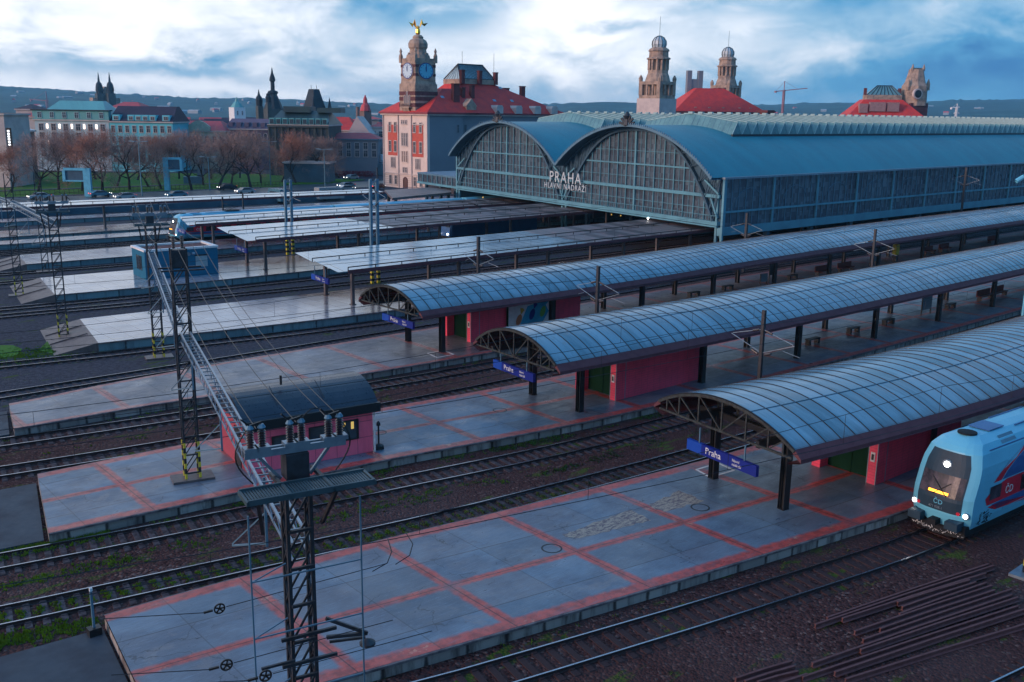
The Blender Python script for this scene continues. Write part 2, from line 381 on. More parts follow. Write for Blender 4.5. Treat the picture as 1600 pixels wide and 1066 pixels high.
TR={
 'T-1':[(0,17.5),(10,15.2),(20,12.9),(31.4,10.6),(45,8.8),(80,8.),(330,8)],
 'T0':[(-15,31.8),(5,26.1),(16.6,22.95),(22.8,21.6),(30.2,20.1),(41.3,18.25),(60,17.0),(80,16.7),(330,16.7)],
 'T1':[(-15,43),(0,38.8),(7.5,37.05),(13,36.0),(19.5,34.8),(25.6,33.8),(36,32.65),(42,32.1),(60,31.2),(80,30.9),(330,30.9)],
 'T2':[(-15,46.6),(0,43.7),(8.7,41.95),(14.8,40.8),(25.3,39.1),(36,37.5),(44,36.9),(60,36.4),(90,36.1),(330,36)],
 'T3':[(-15,58.6),(0,55.6),(11.4,53.1),(22.6,51.4),(32.7,50.4),(38.4,50.0),(49,49.6),(70,49.4),(330,49.4)],
 'T4':[(-15,64),(0,60.6),(12.3,58.05),(24.8,56.2),(35.7,55.05),(44.9,54.4),(64,54.2),(99,55.4),(152,56.2),(330,56.4)],
 'T5':[(-15,69.4),(0,68.6),(14.9,68.1),(32.8,68.0),(51.3,68.0),(70,68.3),(100,69.3),(330,69.4)],
 'T6':[(-15,82.8),(0,80),(17.2,76.4),(24,75.2),(31,74.3),(36.4,73.5),(48.9,72.2),(70,71.8),(330,72.6)],
 'T7':[(-15,101),(10,96.7),(20,95.4),(39,93.2),(54,91.8),(80,91.2),(330,91.2)],
 'T8':[(-15,106),(10,100.4),(20,99),(29,98.),(41,97.2),(56,96.8),(80,97),(330,97)],
 'T9':[(-15,117),(10,114.6),(30,113.6),(60,113),(330,113)],
 'T10':[(-15,125),(10,121.5),(28,119.9),(43,119.1),(80,119),(330,119)],
 'T11':[(-15,140),(10,137.7),(33,136.3),(56,135.9),(80,135.9),(330,135.9)],
 'T12':[(-15,143.5),(10,141),(33,139.5),(56,139.4),(80,139.4),(330,139.4)],
}
TL=[('T-1','track cutting across the bottom right corner, past the pile of spare rails',30,40),
 ('T0','track along the front of the nearest platform, with the train on it',8,100),
 ('T1','track with mossy sleepers behind the nearest platform',2,100),
 ('T2','track in front of the platform with the pink cabin',3,100),
 ('T3','track right behind the platform with the pink cabin',5,100),
 ('T4','track in front of the platform with the sweets poster',8,90),
 ('T5','track right behind the platform with the sweets poster',8,80),
 ('T6','track along the pale tiled platform nearest the barrel roofs',8,100),
 ('T7','track behind the pale tiled platform, nearer of the pair before the blue hut',12,90),
 ('T8','track below the platform edge that carries the blue hut',12,90),
 ('T9','track directly behind the blue hut platform',15,60),
 ('T10','track in front of the strip of platform behind the blue hut',15,60),
 ('T11','track the distant red and white train stands on',18,40),
 ('T12','furthest track, beyond the distant train',18,40)]
for k,l,v,n in TL: track(TR[k],-15,330,l,v,n)
# ------------------------------------------------------------------ platforms
def platform(key,front,rear,x0f,x0r,x1,z,label,top,wall,center=0.,ramp=False,shelter=None):
    t=thing('station_platform',label,'platform')
    n=int((x1-min(x0f,x0r))/2.)
    rows=9; V=[];F=[];UV=[];ED=[];SH=[]
    for i in range(n+1):
        xf=x0f+(x1-x0f)*i/n; xr=x0r+(x1-x0r)*i/n
        pf=Vector((xf,yat(front,xf))); pr=Vector((xr,yat(rear,xr))); w=(pr-pf).length
        for j in range(rows):
            q=pf+(pr-pf)*j/(rows-1); V.append((q.x,q.y,z)); v=w*(j/(rows-1)-.5)
            UV.append((q.x,v-center)); ED.append(w/2-abs(v))
            SH.append(0. if shelter is None else max(0.,min(1.,(q.x-shelter+abs(v)*.5)/8+.5)))
    for i in range(n):
        for j in range(rows-1): F.append((i*rows+j,(i+1)*rows+j,(i+1)*rows+j+1,i*rows+j+1))
    b=MB(); b.add(V,F); b.uv=UV; b.attr={'edge':ED,'sheltered':SH}; b.build('paving',top,t)
    def wallmesh(pts,nm):
        b=MB(); uv=[]; L=0.
        for i,p in enumerate(pts):
            if i: L+=math.hypot(p[0]-pts[i-1][0],p[1]-pts[i-1][1])
            b.v+=[(p[0],p[1],-.02),(p[0],p[1],z-.1)]; uv+=[(L,0),(L,z)]
        for i in range(len(pts)-1): b.f.append((2*i,2*i+2,2*i+3,2*i+1)); b.m.append(0)
        b.uv=uv; return b.build(nm,wall,t)
    fr=[(x0f+(x1-x0f)*i/n,yat(front,x0f+(x1-x0f)*i/n)) for i in range(n+1)]
    rr=[(x0r+(x1-x0r)*i/n,yat(rear,x0r+(x1-x0r)*i/n)) for i in range(n+1)]
    wallmesh(fr,'edge_wall'); wallmesh(rr[::-1],'edge_wall')
    b=MB()   # overhanging coping
    for P,s in ((fr,-1),(rr,1)): b.sweep(P,[(-.0*s,z-.1),(s*.09,z-.1),(s*.09,z-.012),(s*.0,z-.004)])
    b.build('coping',M['coping'],t)
    if not ramp: wallmesh([rr[0],fr[0]],'end_wall')
    else:
        d=Vector((-1,.22)).normalized()*ramp
        b=MB(); a,c=rr[0],fr[0]; b.quad((a[0],a[1],z-.003),(c[0],c[1],z-.003),(c[0]+d.x,c[1]+d.y,.01),(a[0]+d.x,a[1]+d.y,.01))
        b.add([(c[0],c[1],z-.003),(c[0]+d.x,c[1]+d.y,.01),(c[0],c[1],-.02)],[(0,1,2)])
        b.add([(a[0],a[1],z-.003),(a[0]+d.x,a[1]+d.y,.01),(a[0],a[1],-.02)],[(0,1,2)])
        for k in (.28,.62):
            e=Vector(a[:2]).lerp(Vector(c[:2]),k); b.bar((e.x+d.x*.96,e.y+d.y*.96,.08),(e.x+d.x*.08,e.y+d.y*.08,z+.02),.1,.08)
        b.build('ramp',M['ramp'],t)
    return t
M['ramp']=simple('brown_ramp_concrete',(.12,.09,.09),.5,0,.5,1.5,(.06,.045,.05),.1)
P1F=[(-10,31),(5,27.),(10,26.),(14.1,25.15),(20.6,23.9),(31.5,21.95),(39,20.75),(43,20.15),(60,18.95),(80,18.5),(330,18.5)]
P1R=[(-10,34.4),(10,34.0),(15.8,33.6),(21.7,33.0),(26.4,32.3),(33.9,31.3),(41.9,30.4),(60,29.4),(80,29.1),(330,29.1)]
P2F=[(-10,44.5),(10.7,42.75),(16.8,42.2),(26.4,41.45),(35,40.1),(42,39.2),(55,38.5),(70,38.2),(90,38),(330,38)]
P2R=[(-10,51),(12.4,50.5),(19.7,50.3),(31.6,49.3),(38.8,48.5),(47.3,47.9),(70,47.5),(330,47.5)]
P3F=[(-10,59),(13.5,59.0),(21.6,58.8),(26.1,58.2),(35.5,57.1),(47.6,56.4),(64,56.1),(99,57.5),(152,58.2),(330,58.4)]
P3R=[(-10,63.5),(14.6,64.4),(20.7,65.3),(26.1,65.7),(32,65.95),(43.9,66.2),(64,66.3),(99,67.2),(330,67.4)]
P4F=[(-10,82),(24.6,76.8),(31.4,75.8),(36.6,75.0),(47.9,74.0),(70,73.7),(330,74.4)]
P4R=[(-10,88),(26,86.9),(36,86.5),(42,86.),(53.2,85.6),(80,86.5),(330,86.5)]
P5F=[(-10,103),(27.6,100.1),(36.6,99.3),(44.1,99.),(56,98.9),(80,99.2),(330,99.2)]
P5R=[(-10,112),(29.4,111.3),(40,110.9),(53,110.8),(60,110.8),(330,110.8)]
P6F=[(-10,124),(31.2,122.3),(43.8,122.),(54.4,121.8),(75,121.8),(330,121.8)]
P6R=[(-10,130.6),(32.4,130.6),(47,130.8),(57,130.9),(330,130.9)]
M['path']=M['cableslab']
PLAT=[
 (P1F,P1R,9.0,10.1,330,.5,'nearest wide platform, painted red lines on wet blue-grey paving, in the foreground',M['plat'],M['pwall'],-.6,False,None),
 (P2F,P2R,10.7,12.4,330,.5,'platform carrying the pink cabin, second from the camera, with red painted lines',M['plat'],M['pwall'],.0,False,None),
 (P3F,P3R,13.5,14.6,330,.5,'narrow worn platform behind the pink cabin, third from the camera',M['plat3'],M['pwall'],0.,False,None),
 (P4F,P4R,24.2,26.0,330,.7,'pale tiled platform ending in a brown ramp, first beyond the barrel roofs',M['tile'],M['bluewall'],0.,3.2,50),
 (P5F,P5R,27.8,29.6,330,.7,'pale tiled platform on which the blue hut stands',M['tile'],M['bluewall'],0.,3.,52),
 (P6F,P6R,31.2,32.4,330,.7,'pale tiled platform just behind the blue hut',M['tile'],M['bluewall'],0.,3.,60)]
for i,(f,r,a,c,x1,z,l,tm,wm,cen,rp,sh) in enumerate(PLAT): platform(i,f,r,a,c,x1,z,l,tm,wm,cen,rp,sh)
P7F=[(-10,145),(33,142.1),(50,141.5),(80,141.2),(140,141.1)]; P7R=[(-10,147),(33,146),(140,145.6)]
P8F=[(-10,152.6),(36,150.3),(54,149.4),(140,149.)]; P8R=[(-10,159.),(36,158),(140,156.5)]
P9F=[(-10,173),(26,171),(60,169.5),(140,168.)]; P9R=[(-10,178),(26,176),(60,174),(140,172.5)]
platform(7,P7F,P7R,22,24,108,.7,'wet pale platform strip left of the distant train',M['tile'],M['bluewall'],0.,False,None)
platform(8,P8F,P8R,15,17,138,.7,'platform under the long white roof at the far side of the tracks',M['tile'],M['bluewall'],0.,False,None)
platform(9,P9F,P9R,-5,-4,138,.7,'furthest platform strip with a yellow line, next to the road wall',M['tile'],M['bluewall'],0.,False,None)
# low service paths continuing the platforms to the left
def pad(name,pts,z,label,mat,cat='path'):
    b=MB(); b.prism(pts,-.04,z); return tag(b.build(name,mat),label,cat) if label else tag(b.build(name,mat),kind='structure')
pad('path',[(-14,30.),(8.9,26.15),(9.95,33.8),(-14,35.8)],.12,None,M['cableslab'])
pad('path',[(-14,46.3),(10.55,43.),(12.25,50.3),(-14,53.)],.12,None,M['cableslab'])
pad('path',[(-14,61.),(13.3,59.3),(14.4,64.2),(-14,66.)],.12,None,M['cableslab'])
# weeds beside the rails
rnd=random.Random(3)
b=MB()
def tuft(x,y,z,r,h):
    for k in range(6):
        a=rnd.uniform(0,2*PI); d=rnd.uniform(0,r); px,py=x+d*math.cos(a),y+d*math.sin(a); w=rnd.uniform(.02,.05)
        b.add([(px-w,py,z),(px+w,py+w,z),(px+rnd.uniform(-.05,.05),py+rnd.uniform(-.05,.05),z+rnd.uniform(.4,1)*h)],[(0,1,2)])
S=resample(curve(TR['T1'],-12,44,1.),.6)
for i,(x,y) in enumerate(S):
    if x<30 or rnd.random()<.5:
        for k in range(int(14 if x<24 else 8)): tuft(x+.3+rnd.uniform(-.13,.13),y+rnd.uniform(-.5,.4),.02,.13,.11)
for pts,off,dens in ((P1R,.35,3),(P2F,-.5,26),(P1F,-.55,3),(P3F,-.4,4),(TR['T2'],-2.3,13),(TR['T2'],-1.7,8),(TR['T4'],-2.5,3),(TR['T3'],2.4,3),(TR['T0'],-2.4,1)):
    x=-10.
    while x<75:
        cl=.5+.5*math.sin(x*.5+off*7)+.4*math.sin(x*1.7)
        for k in range(int(max(0,dens*cl*rnd.random()))): tuft(x+rnd.uniform(-.5,.5),yat(pts,x)+off+rnd.gauss(0,.22),0,.14,.13)
        x+=.45
for k in range(1300): 
    x=rnd.uniform(-14,10); tuft(x,yat(TR['T1'],x)-1.9+rnd.gauss(0,.3),0,.15,.15)
    x=rnd.uniform(-5,13); tuft(x,yat(TR['T2'],x)+1.1+rnd.gauss(0,.25),0,.15,.15)
for k in range(500):
    x=rnd.uniform(16,24); tuft(x,79+rnd.gauss(0,1.3)+.0*x,0,.2,.15); 
tag(b.build('trackside_weeds',M['weed']),kind='stuff')
b=MB(); rb=random.Random(5)   # mossy patches on the ballast
tag(pad('grass_patch',[gnd(*q)[:2] for q in ((60,548),(75,533),(110,526),(128,530),(134,548),(100,556))],.03,None,M['grass']),kind='structure')
tag(pad('grass_patch',[gnd(*q)[:2] for q in ((0,540),(20,540),(35,546),(25,556),(0,560))],.03,None,M['grass']),kind='structure')
# ------------------------------------------------------------------ barrel roofed canopies
def poly_mat(name,base,c2,rough):
    n=NT(name); p=n.pos(); uvn=n.n.new('ShaderNodeUVMap'); uvn.uv_map='UVMap'; u=n.sep(uvn.outputs[0])
    w=n.n.new('ShaderNodeTexWhiteNoise'); w.noise_dimensions='1D'; n.lk(n.ma('FLOOR',u[0]),w.inputs['W'])
    st=n.noise(p,1.2,5,.7,stretch=(1.,.16,.16)); big=n.noise(p,.12,3,.5)
    f=n.ma('ADD',n.ma('MULTIPLY',n.sstep(st,.4,.66),.6),n.ma('MULTIPLY',n.ma('MULTIPLY',w.outputs[0],w.outputs[0]),.75))
    col=n.mix(n.ma('MINIMUM',f,1),base,c2)
    fr=n.ma('ABSOLUTE',n.ma('SUBTRACT',n.ma('FRACT',u[0]),.5)); col=n.mix(n.ma('MULTIPLY',n.sstep(n.ma('ADD',fr,n.ma('MULTIPLY',st,.12)),.44,.56),.5),col,(.05,.06,.07)); dd=n.sstep(n.noise(p,.45,6,.7),.6,.7); col=n.mix(n.ma('MULTIPLY',dd,.35),col,(.2,.17,.15))
    ed=n.sstep(u[1],.86,1.); col=n.mix(n.ma('MULTIPLY',ed,.4),col,(.06,.05,.06))
    r=n.ma('MULTIPLY_ADD',n.sstep(big,.4,.6),.12,rough); r=n.ma('MULTIPLY_ADD',st,.12,r)
    return n.set(col,r,0,.65)
M['poly']=poly_mat('wet_translucent_roof_sheet',(.18,.31,.40),(.085,.165,.22),.09)
def barrel(cpts,x0,x1,post0,nposts,label,HW,ZE=4.4,ZT=5.72):
    t=thing('platform_canopy',label,'canopy')
    Rr=(HW*HW+(ZT-ZE)**2)/(2*(ZT-ZE)); zc=ZT-Rr; a0=math.asin(HW/Rr); NA=16
    prof=[(Rr*math.sin(a0*(1-2*k/NA)),zc+Rr*math.cos(a0*(1-2*k/NA))) for k in range(NA+1)]
    P=resample(curve(cpts,x0,x1,.5),1.0); N=norms(P)
    # the open end is cut square to the local direction
    b=MB(); uv=[]
    for i,((x,y),(nx,ny)) in enumerate(zip(P,N)):
        for k,(o,z) in enumerate(prof): b.v.append((x+nx*o,y+ny*o,z)); uv.append((i+.001,abs(o)/HW))
    K=NA+1
    for i in range(len(P)-1):
        for k in range(NA): b.f.append((i*K+k,(i+1)*K+k,(i+1)*K+k+1,i*K+k+1)); b.m.append(0)
    b.uv=uv; b.build('roof_sheet',M['poly'],t,True)
    # underside lining keeps the roof from being paper thin
    b=MB(); b.sweep(P,[(o*.985,z-.07) for o,z in prof]); b.build('soffit',M['wood'],t,True)
    def rib(i):
        (x,y),(nx,ny)=P[i],N[i]; q=MB()
        pts=[(x+nx*o,y+ny*o,z+.012) for o,z in prof]
        for a,c in zip(pts[:-1],pts[1:]): q.bar(a,c,.032,.03)
        return q
    nr=0; rest=MB()
    for i in range(len(P)):
        q=rib(i)
        if i<100: q.build('rib',M['dark'],t)
        else: rest.v_=len(rest.v); rest.add(q.v,q.f)
    if rest.v: tag(rest.build('ribs',M['dark'],t),kind='stuff')
    for f in (.34,):
        b=MB(); k=int(NA*f)  ; o,z=prof[NA-k if f<.5 else NA-k]
        pts=[(x+nx*o,y+ny*o,z+.02) for (x,y),(nx,ny) in zip(P,N)]
        for a,c in zip(pts[:-1],pts[1:]): b.bar(a,c,.03,.025)
        b.build('seam_strip',M['bluesteel'],t)
    for s,nm in ((-1,'fascia'),(1,'fascia')):
        b=MB(); b.sweep(P,[(s*(HW-.05),ZE+.03),(s*(HW+.38),ZE-.36),(s*(HW+.38),ZE-.52),(s*(HW-.1),ZE-.22)],True,True); b.build(nm,M['fascia'],t)
        b=MB(); b.sweep(P,[(s*(HW+.4),ZE-.55),(s*(HW-.35),ZE-.78),(s*(HW-.35),ZE-.7),(s*(HW+.36),ZE-.5)],True); b.build('gutter_board',M['fascia'],t)
    # end truss
    (x,y),(nx,ny)=P[0],N[0]; L=lambda o,z:(x+nx*o-.02,y+ny*o,z)
    ZB=4.02
    b=MB(); b.bar(L(-HW+.1,ZB),L(HW-.1,ZB),.1,.1)
    arc=[L(o,z-.09) for o,z in prof]
    for a,c in zip(arc[:-1],arc[1:]): b.bar(a,c,.1,.14)
    k_=HW/5; st_=[v*k_ for v in (-4.3,-3.3,-1.75,0,1.75,3.3,4.3)]
    zz=lambda o:zc+math.sqrt(Rr*Rr-o*o)-.1
    for o in st_: b.bar(L(o,ZB),L(o,zz(o)),.07)
    for o,q in ((0,-1.75),(0,1.75),(-1.75,-3.3),(1.75,3.3),(-3.3,-4.3),(3.3,4.3)): b.bar(L(o*k_,ZB),L(q*k_,zz(q*k_)),.06)
    b.build('end_truss',M['truss'],t)
    # cellular cross beams seen under the end
    for j in (3,):
        (x,y),(nx,ny)=P[j],N[j]; b=MB()
        for z in (3.75,4.2): b.bar((x-nx*3.4,y-ny*3.4,z),(x+nx*3.4,y+ny*3.4,z),.08,.06)
        for k in range(15):
            o=-3.3+k*.47; b.bar((x+nx*o,y+ny*o,3.75),(x+nx*o,y+ny*o,4.2),.05)
            if k<14:
                for q in range(8):
                    a=2*PI*q/8;c=2*PI*(q+1)/8; oo=o+.235
                    b.bar((x+nx*(oo+.19*math.cos(a)),y+ny*(oo+.19*math.cos(a)),3.975+.19*math.sin(a)),(x+nx*(oo+.19*math.cos(c)),y+ny*(oo+.19*math.cos(c)),3.975+.19*math.sin(c)),.04,.035)
        b.build('cross_beam',M['truss'],t)
    # longitudinal beams
    for s in (-1,1):
        b=MB(); o=s*2.3
        pts=[(x+nx*o,y+ny*o,4.05) for (x,y),(nx,ny) in zip(P,N)]
        for a,c in zip(pts[:-1:3],pts[3::3]): b.bar(a,c,.2,.35)
        b.build('roof_beam',M['dark'],t)
    # lights
    b=MB()
    for s in (.35,1.6):
        pts=[(x+nx*s,y+ny*s,5.35) for (x,y),(nx,ny) in zip(P,N)]
        for i in range(1,len(pts)-2,4): b.bar(pts[i],pts[i+1],.16,.06)
    b.build('strip_lights',M['strip'],t)
    # posts in pairs
    k=0; x=post0
    while x<x1-3 and k<nposts:
        y=yat(cpts,x); sl=(yat(cpts,x+1)-yat(cpts,x-1))/2; a=math.atan(sl)
        for s in (-1,1):
            px,py=x-s*2.33*math.sin(a),y+s*2.33*math.cos(a)
            c=link('post',POST,t); c.location=(px,py,.5); c.rotation_euler=(0,0,a)
        # cross girder
        b=MB(); b.bar((x+3.7*math.sin(a),y-3.7*math.cos(a),3.95),(x-3.7*math.sin(a),y+3.7*math.cos(a),3.95),.14,.3); b.build('cross_beam',M['dark'],t)
        k+=1; x+=PSP
    return t,P,N
M['strip']=emis('lit_strip_lamp',(1.,.86,.7),.8)
b=MB(); b.box(-.2,.2,-.2,.2,0,.03); b.box(-.19,.19,-.185,-.165,0,3.5); b.box(-.19,.19,.165,.185,0,3.5); b.box(-.02,.02,-.165,.165,0,3.5)
for s in (-1,1): b.box(-.13,.13,s*.1-.012,s*.1+.012,.03,3.5)
o=b.build('post',M['dark']); POST=o.data; bpy.data.objects.remove(o)
PSP=11.4
C1=[(30,27.6),(36.5,26.55),(45,25.4),(54,24.6),(70,24.1),(90,23.9),(330,23.9)]
C2=[(30,44.4),(37.9,43.6),(47,43.1),(57,42.8),(75,42.7),(100,42.75),(330,42.75)]
C3=[(30,61.4),(41,61.1),(64,60.9),(82,61.9),(99,62.5),(152,63),(330,63.1)]
cn1=barrel(C1,36.4,175,38.4,11,'nearest barrel roofed canopy, rising over the train at the right edge',4.45,4.45,5.62)
cn2=barrel(C2,38.2,300,41.6,20,'middle barrel roofed canopy of the three, behind the nearest one',4.05)
cn3=barrel(C3,40.8,320,44.1,22,'furthest of the three barrel roofed canopies, passing in front of the glazed hall',4.05)
# ------------------------------------------------------------------ butterfly glass canopies
def glass_mat():
    n=NT('wet_flat_roof_glass'); p=n.pos(); uvn=n.n.new('ShaderNodeUVMap'); uvn.uv_map='UVMap'; u=n.sep(uvn.outputs[0])
    w=n.n.new('ShaderNodeTexWhiteNoise'); w.noise_dimensions='2D'; n.lk(n.comb(n.ma('FLOOR',n.ma('DIVIDE',u[0],1.5)),n.ma('FLOOR',u[1]),0.),w.inputs['Vector'])
    f=n.noise(p,.8,5,.7); col=n.mix(w.outputs[0],(.29,.40,.46),(.21,.32,.39)); col=n.mix(n.sstep(f,.62,.72),col,(.16,.12,.1))
    old=n.ma('GREATER_THAN',n.ma('ADD',u[0],n.ma('MULTIPLY',f,1.)),100.)
    oldc=n.mix(n.sstep(w.outputs[0],.6,.62),(.15,.125,.13),(.05,.04,.045)); oldc=n.mix(n.sstep(f,.5,.7),oldc,(.24,.13,.13))
    sep_=n.ma('SUBTRACT',1,n.sstep(n.ma('ABSOLUTE',n.ma('SUBTRACT',n.ma('FRACT',n.ma('DIVIDE',u[0],1.5)),.5)),.455,.48))
    col=n.mix(old,col,oldc); col=n.mix(n.ma('MULTIPLY',n.ma('SUBTRACT',1,sep_),.75),col,(.02,.03,.035))
    return n.set(col,n.ma('MULTIPLY_ADD',old,.45,.14),0,.7)
M['flatglass']=glass_mat()
def butterfly(cpts,x0,x1,HW,ZE,pbase,posts,label,cutx,two=True,pside=3.1,pheight=None):
    """flat canopy: two narrow glass pitches falling the same way, each with a rail along its low edge"""
    t=thing('platform_canopy',label,'canopy')
    P=resample(curve(cpts,x0,x1,1.5),1.5); N=norms(P)
    pr=[(HW,ZE+.15),(HW*.12,ZE-.12),(HW*.02,ZE+.02),(-HW,ZE-.2)] if two else [(HW,ZE+.1),(0,ZE),(-HW,ZE-.12)]
    b=MB(); uv=[]
    K=len(pr)
    for i,((x,y),(nx,ny)) in enumerate(zip(P,N)):
        for k,(o,z) in enumerate(pr):
            xx=x+nx*o+(.55*(o/HW)*1.9 if i==0 else 0)
            b.v.append((xx,y+ny*o,z)); uv.append((i*1.5+100-cutx+x0+.01,k*.999))
    for i in range(len(P)-1):
        for k in range(K-1): b.f.append((i*K+k,(i+1)*K+k,(i+1)*K+k+1,i*K+k+1)); b.m.append(0)
    b.uv=uv; b.build('glass_roof',M['flatglass'],t)
    b=MB(); b.sweep(P[2:],[(o*.99,z-.22) for o,z in pr]+[(o*.99,z-.06) for o,z in pr[::-1]],True,True); b.build('deck',M['fascia'],t)
    for o,z in ([(HW*.1,ZE-.1),(-HW,ZE-.2)] if two else [(-HW*.9,ZE-.1)]):
        pts=[(x+nx*o,y+ny*o,z) for (x,y),(nx,ny) in zip(P,N)]
        b=MB()
        for i in range(0,len(pts)-2,2):
            a,c=pts[i],pts[i+2]; b.bar((a[0],a[1],a[2]+.36),(c[0],c[1],c[2]+.36),.07,.09); b.bar(a,(a[0],a[1],a[2]+.36),.07)
        b.build('snow_guard',M['dark'],t)
    for s in (-1,1):
        b=MB(); b.sweep(P[2 if s>0 else 0:],[(s*HW,ZE-.45+(.25 if s>0 else 0)),(s*(HW+.08),ZE-.45+(.25 if s>0 else 0)),(s*(HW+.08),ZE-.1+(.2 if s>0 else 0)),(s*HW,ZE-.1+(.2 if s>0 else 0))],True,True)
        b.build('fascia',M['fascia'],t)
    H=ZE-.3-pbase; x=posts[0]; k=0
    b=MB(); b.box(-.15,.15,-.15,.15,0,H); b.box(-.24,.24,-.24,.24,0,.06); b.box(-.22,.22,-.22,.22,H-.3,H); o=b.build('p',M['postgrey']); pm=o.data; bpy.data.objects.remove(o)
    while x<min(x1-2,150):
        y=yat(cpts,x)
        for s in ((-1,1) if pside else (0,)):
            c=link('post',pm,t); c.location=(x+.12*s*3,y+s*pside,pbase)
        x+=posts[1]
    return t,P,N
M['postgrey']=simple('grey_brown_column_paint',(.1,.09,.1),.5,0,.3,2)
C4=[(40,81.3),(46,81.4),(70,82.1),(95,83.),(130,83.2),(330,83.2)]
C5=[(40,105.2),(49,105.4),(80,107),(106,108),(330,108)]
C6=[(40,126.8),(52,126.9),(95,127.5),(330,128)]
C7=[(0,158.5),(36,154),(60,152.2),(95,150.),(130,149)]
butterfly(C4,46.1,325,5.6,4.62,.7,(48.6,13.),'nearest flat glass canopy, its pale end just left of the barrel roofs',79)
butterfly(C5,48.9,325,5.6,4.72,.7,(51.9,13.),'second flat glass canopy, the one ending beyond the blue hut',69)
butterfly(C6,52.2,325,3.7,4.1,.7,(55.5,13.),'third flat glass canopy, half hiding the distant train',83,True,2.6)
butterfly(C7,-20,98,2.5,4.8,.7,(-8,29.3),'long low white roofed canopy running the whole way along the road side',100,False,0)
# ------------------------------------------------------------------ train hall
M['darkwall']=simple('painted_shade_wall',(.06,.05,.055),.8)  # dark colour stands for the shade below the annex terrace
M['brownroof']=simple('stained_brown_roofing',(.16,.12,.12),.45,0,.8,.4,(.07,.055,.06))
M['pinkstone']=simple('pinkish_render',(.34,.2,.2),.7)
M['lanternglass']=simple('bright_lantern_glass',(.35,.47,.52),.25,0,.4,.6,(.2,.3,.36))
def metalroof(name,c,c2,seam=.8,rough=.5):
    n=NT(name); p=n.pos(); x=n.sep(p)[0]
    j=n.sstep(n.ma('ABSOLUTE',n.ma('SUBTRACT',n.ma('FRACT',n.ma('DIVIDE',x,seam)),.5)),.46,.49)
    f=n.sstep(n.noise(p,.25,5,.6,stretch=(1,.3,.3)),.35,.7); col=n.mix(f,c,c2); col=n.mix(n.ma('MULTIPLY',j,.25),col,c2); col=n.mix(n.ma('MULTIPLY',n.sstep(n.noise(p,.6,6,.75,stretch=(1,.25,.25)),.52,.66),.35),col,tuple(v*.55+.03 for v in c))
    n.bump(j,.3,.03)
    return n.set(col,n.ma('MULTIPLY_ADD',n.noise(p,2,3),.15,rough-.08))
M['hallroof']=metalroof('teal_standing_seam_roof',(.004,.20,.26),(.004,.155,.21))
M['hallsteel']=simple('blue_painted_hall_steel',(.10,.28,.36),.5,.1,.3,.5,(.06,.16,.23))
M['hallsteel2']=simple('dull_blue_arch_steel',(.055,.11,.16),.6,.1,.4,.5,(.04,.075,.11))
def screen_glass():
    n=NT('old_hall_glass'); p=n.pos(); s=n.sep(p)
    u=n.ma('ADD',s[1],s[0]); pane=n.comb(n.ma('FLOOR',n.ma('DIVIDE',u,.52)),n.ma('FLOOR',n.ma('DIVIDE',s[2],.62)),0.)
    w=n.n.new('ShaderNodeTexWhiteNoise'); w.noise_dimensions='2D'; n.lk(pane,w.inputs['Vector'])
    big=n.noise(p,.16,4,.6); col=n.ramp(n.ma('ADD',n.ma('MULTIPLY',w.outputs[0],.22),n.ma('MULTIPLY',big,.9)),[(.2,(.025,.022,.035)),(.55,(.055,.07,.095)),(.85,(.11,.16,.2))])
    gx=n.sstep(n.ma('ABSOLUTE',n.ma('SUBTRACT',n.ma('FRACT',n.ma('DIVIDE',u,.52)),.5)),.41,.45)
    gz=n.sstep(n.ma('ABSOLUTE',n.ma('SUBTRACT',n.ma('FRACT',n.ma('DIVIDE',s[2],.62)),.5)),.42,.46)
    g=n.ma('MAXIMUM',gx,gz); col=n.mix(n.ma('MULTIPLY',g,.45),col,(.06,.11,.15))
    return n.set(col,n.ma('MULTIPLY_ADD',w.outputs[0],.12,.2),0,.5)
M['hallglass']=screen_glass()
hall=thing('train_hall','great glazed steel train hall with two teal barrel vaults and glass skylights','train hall',(0,0,0))
YR,YL=74.85,141.9; YM=(YR+YL)/2; SK=10.8/66.95
XF=lambda y:99.5+(y-YR)*SK
D_=Vector((10.8,66.95,0)).normalized(); N_=Vector((-D_.y,D_.x,0))
FR=Vector((99.5,YR,0))
def S(u,z,o=0.): return FR+D_*u+N_*o+Vector((0,0,z))
LU=67.8; W2_=LU/2
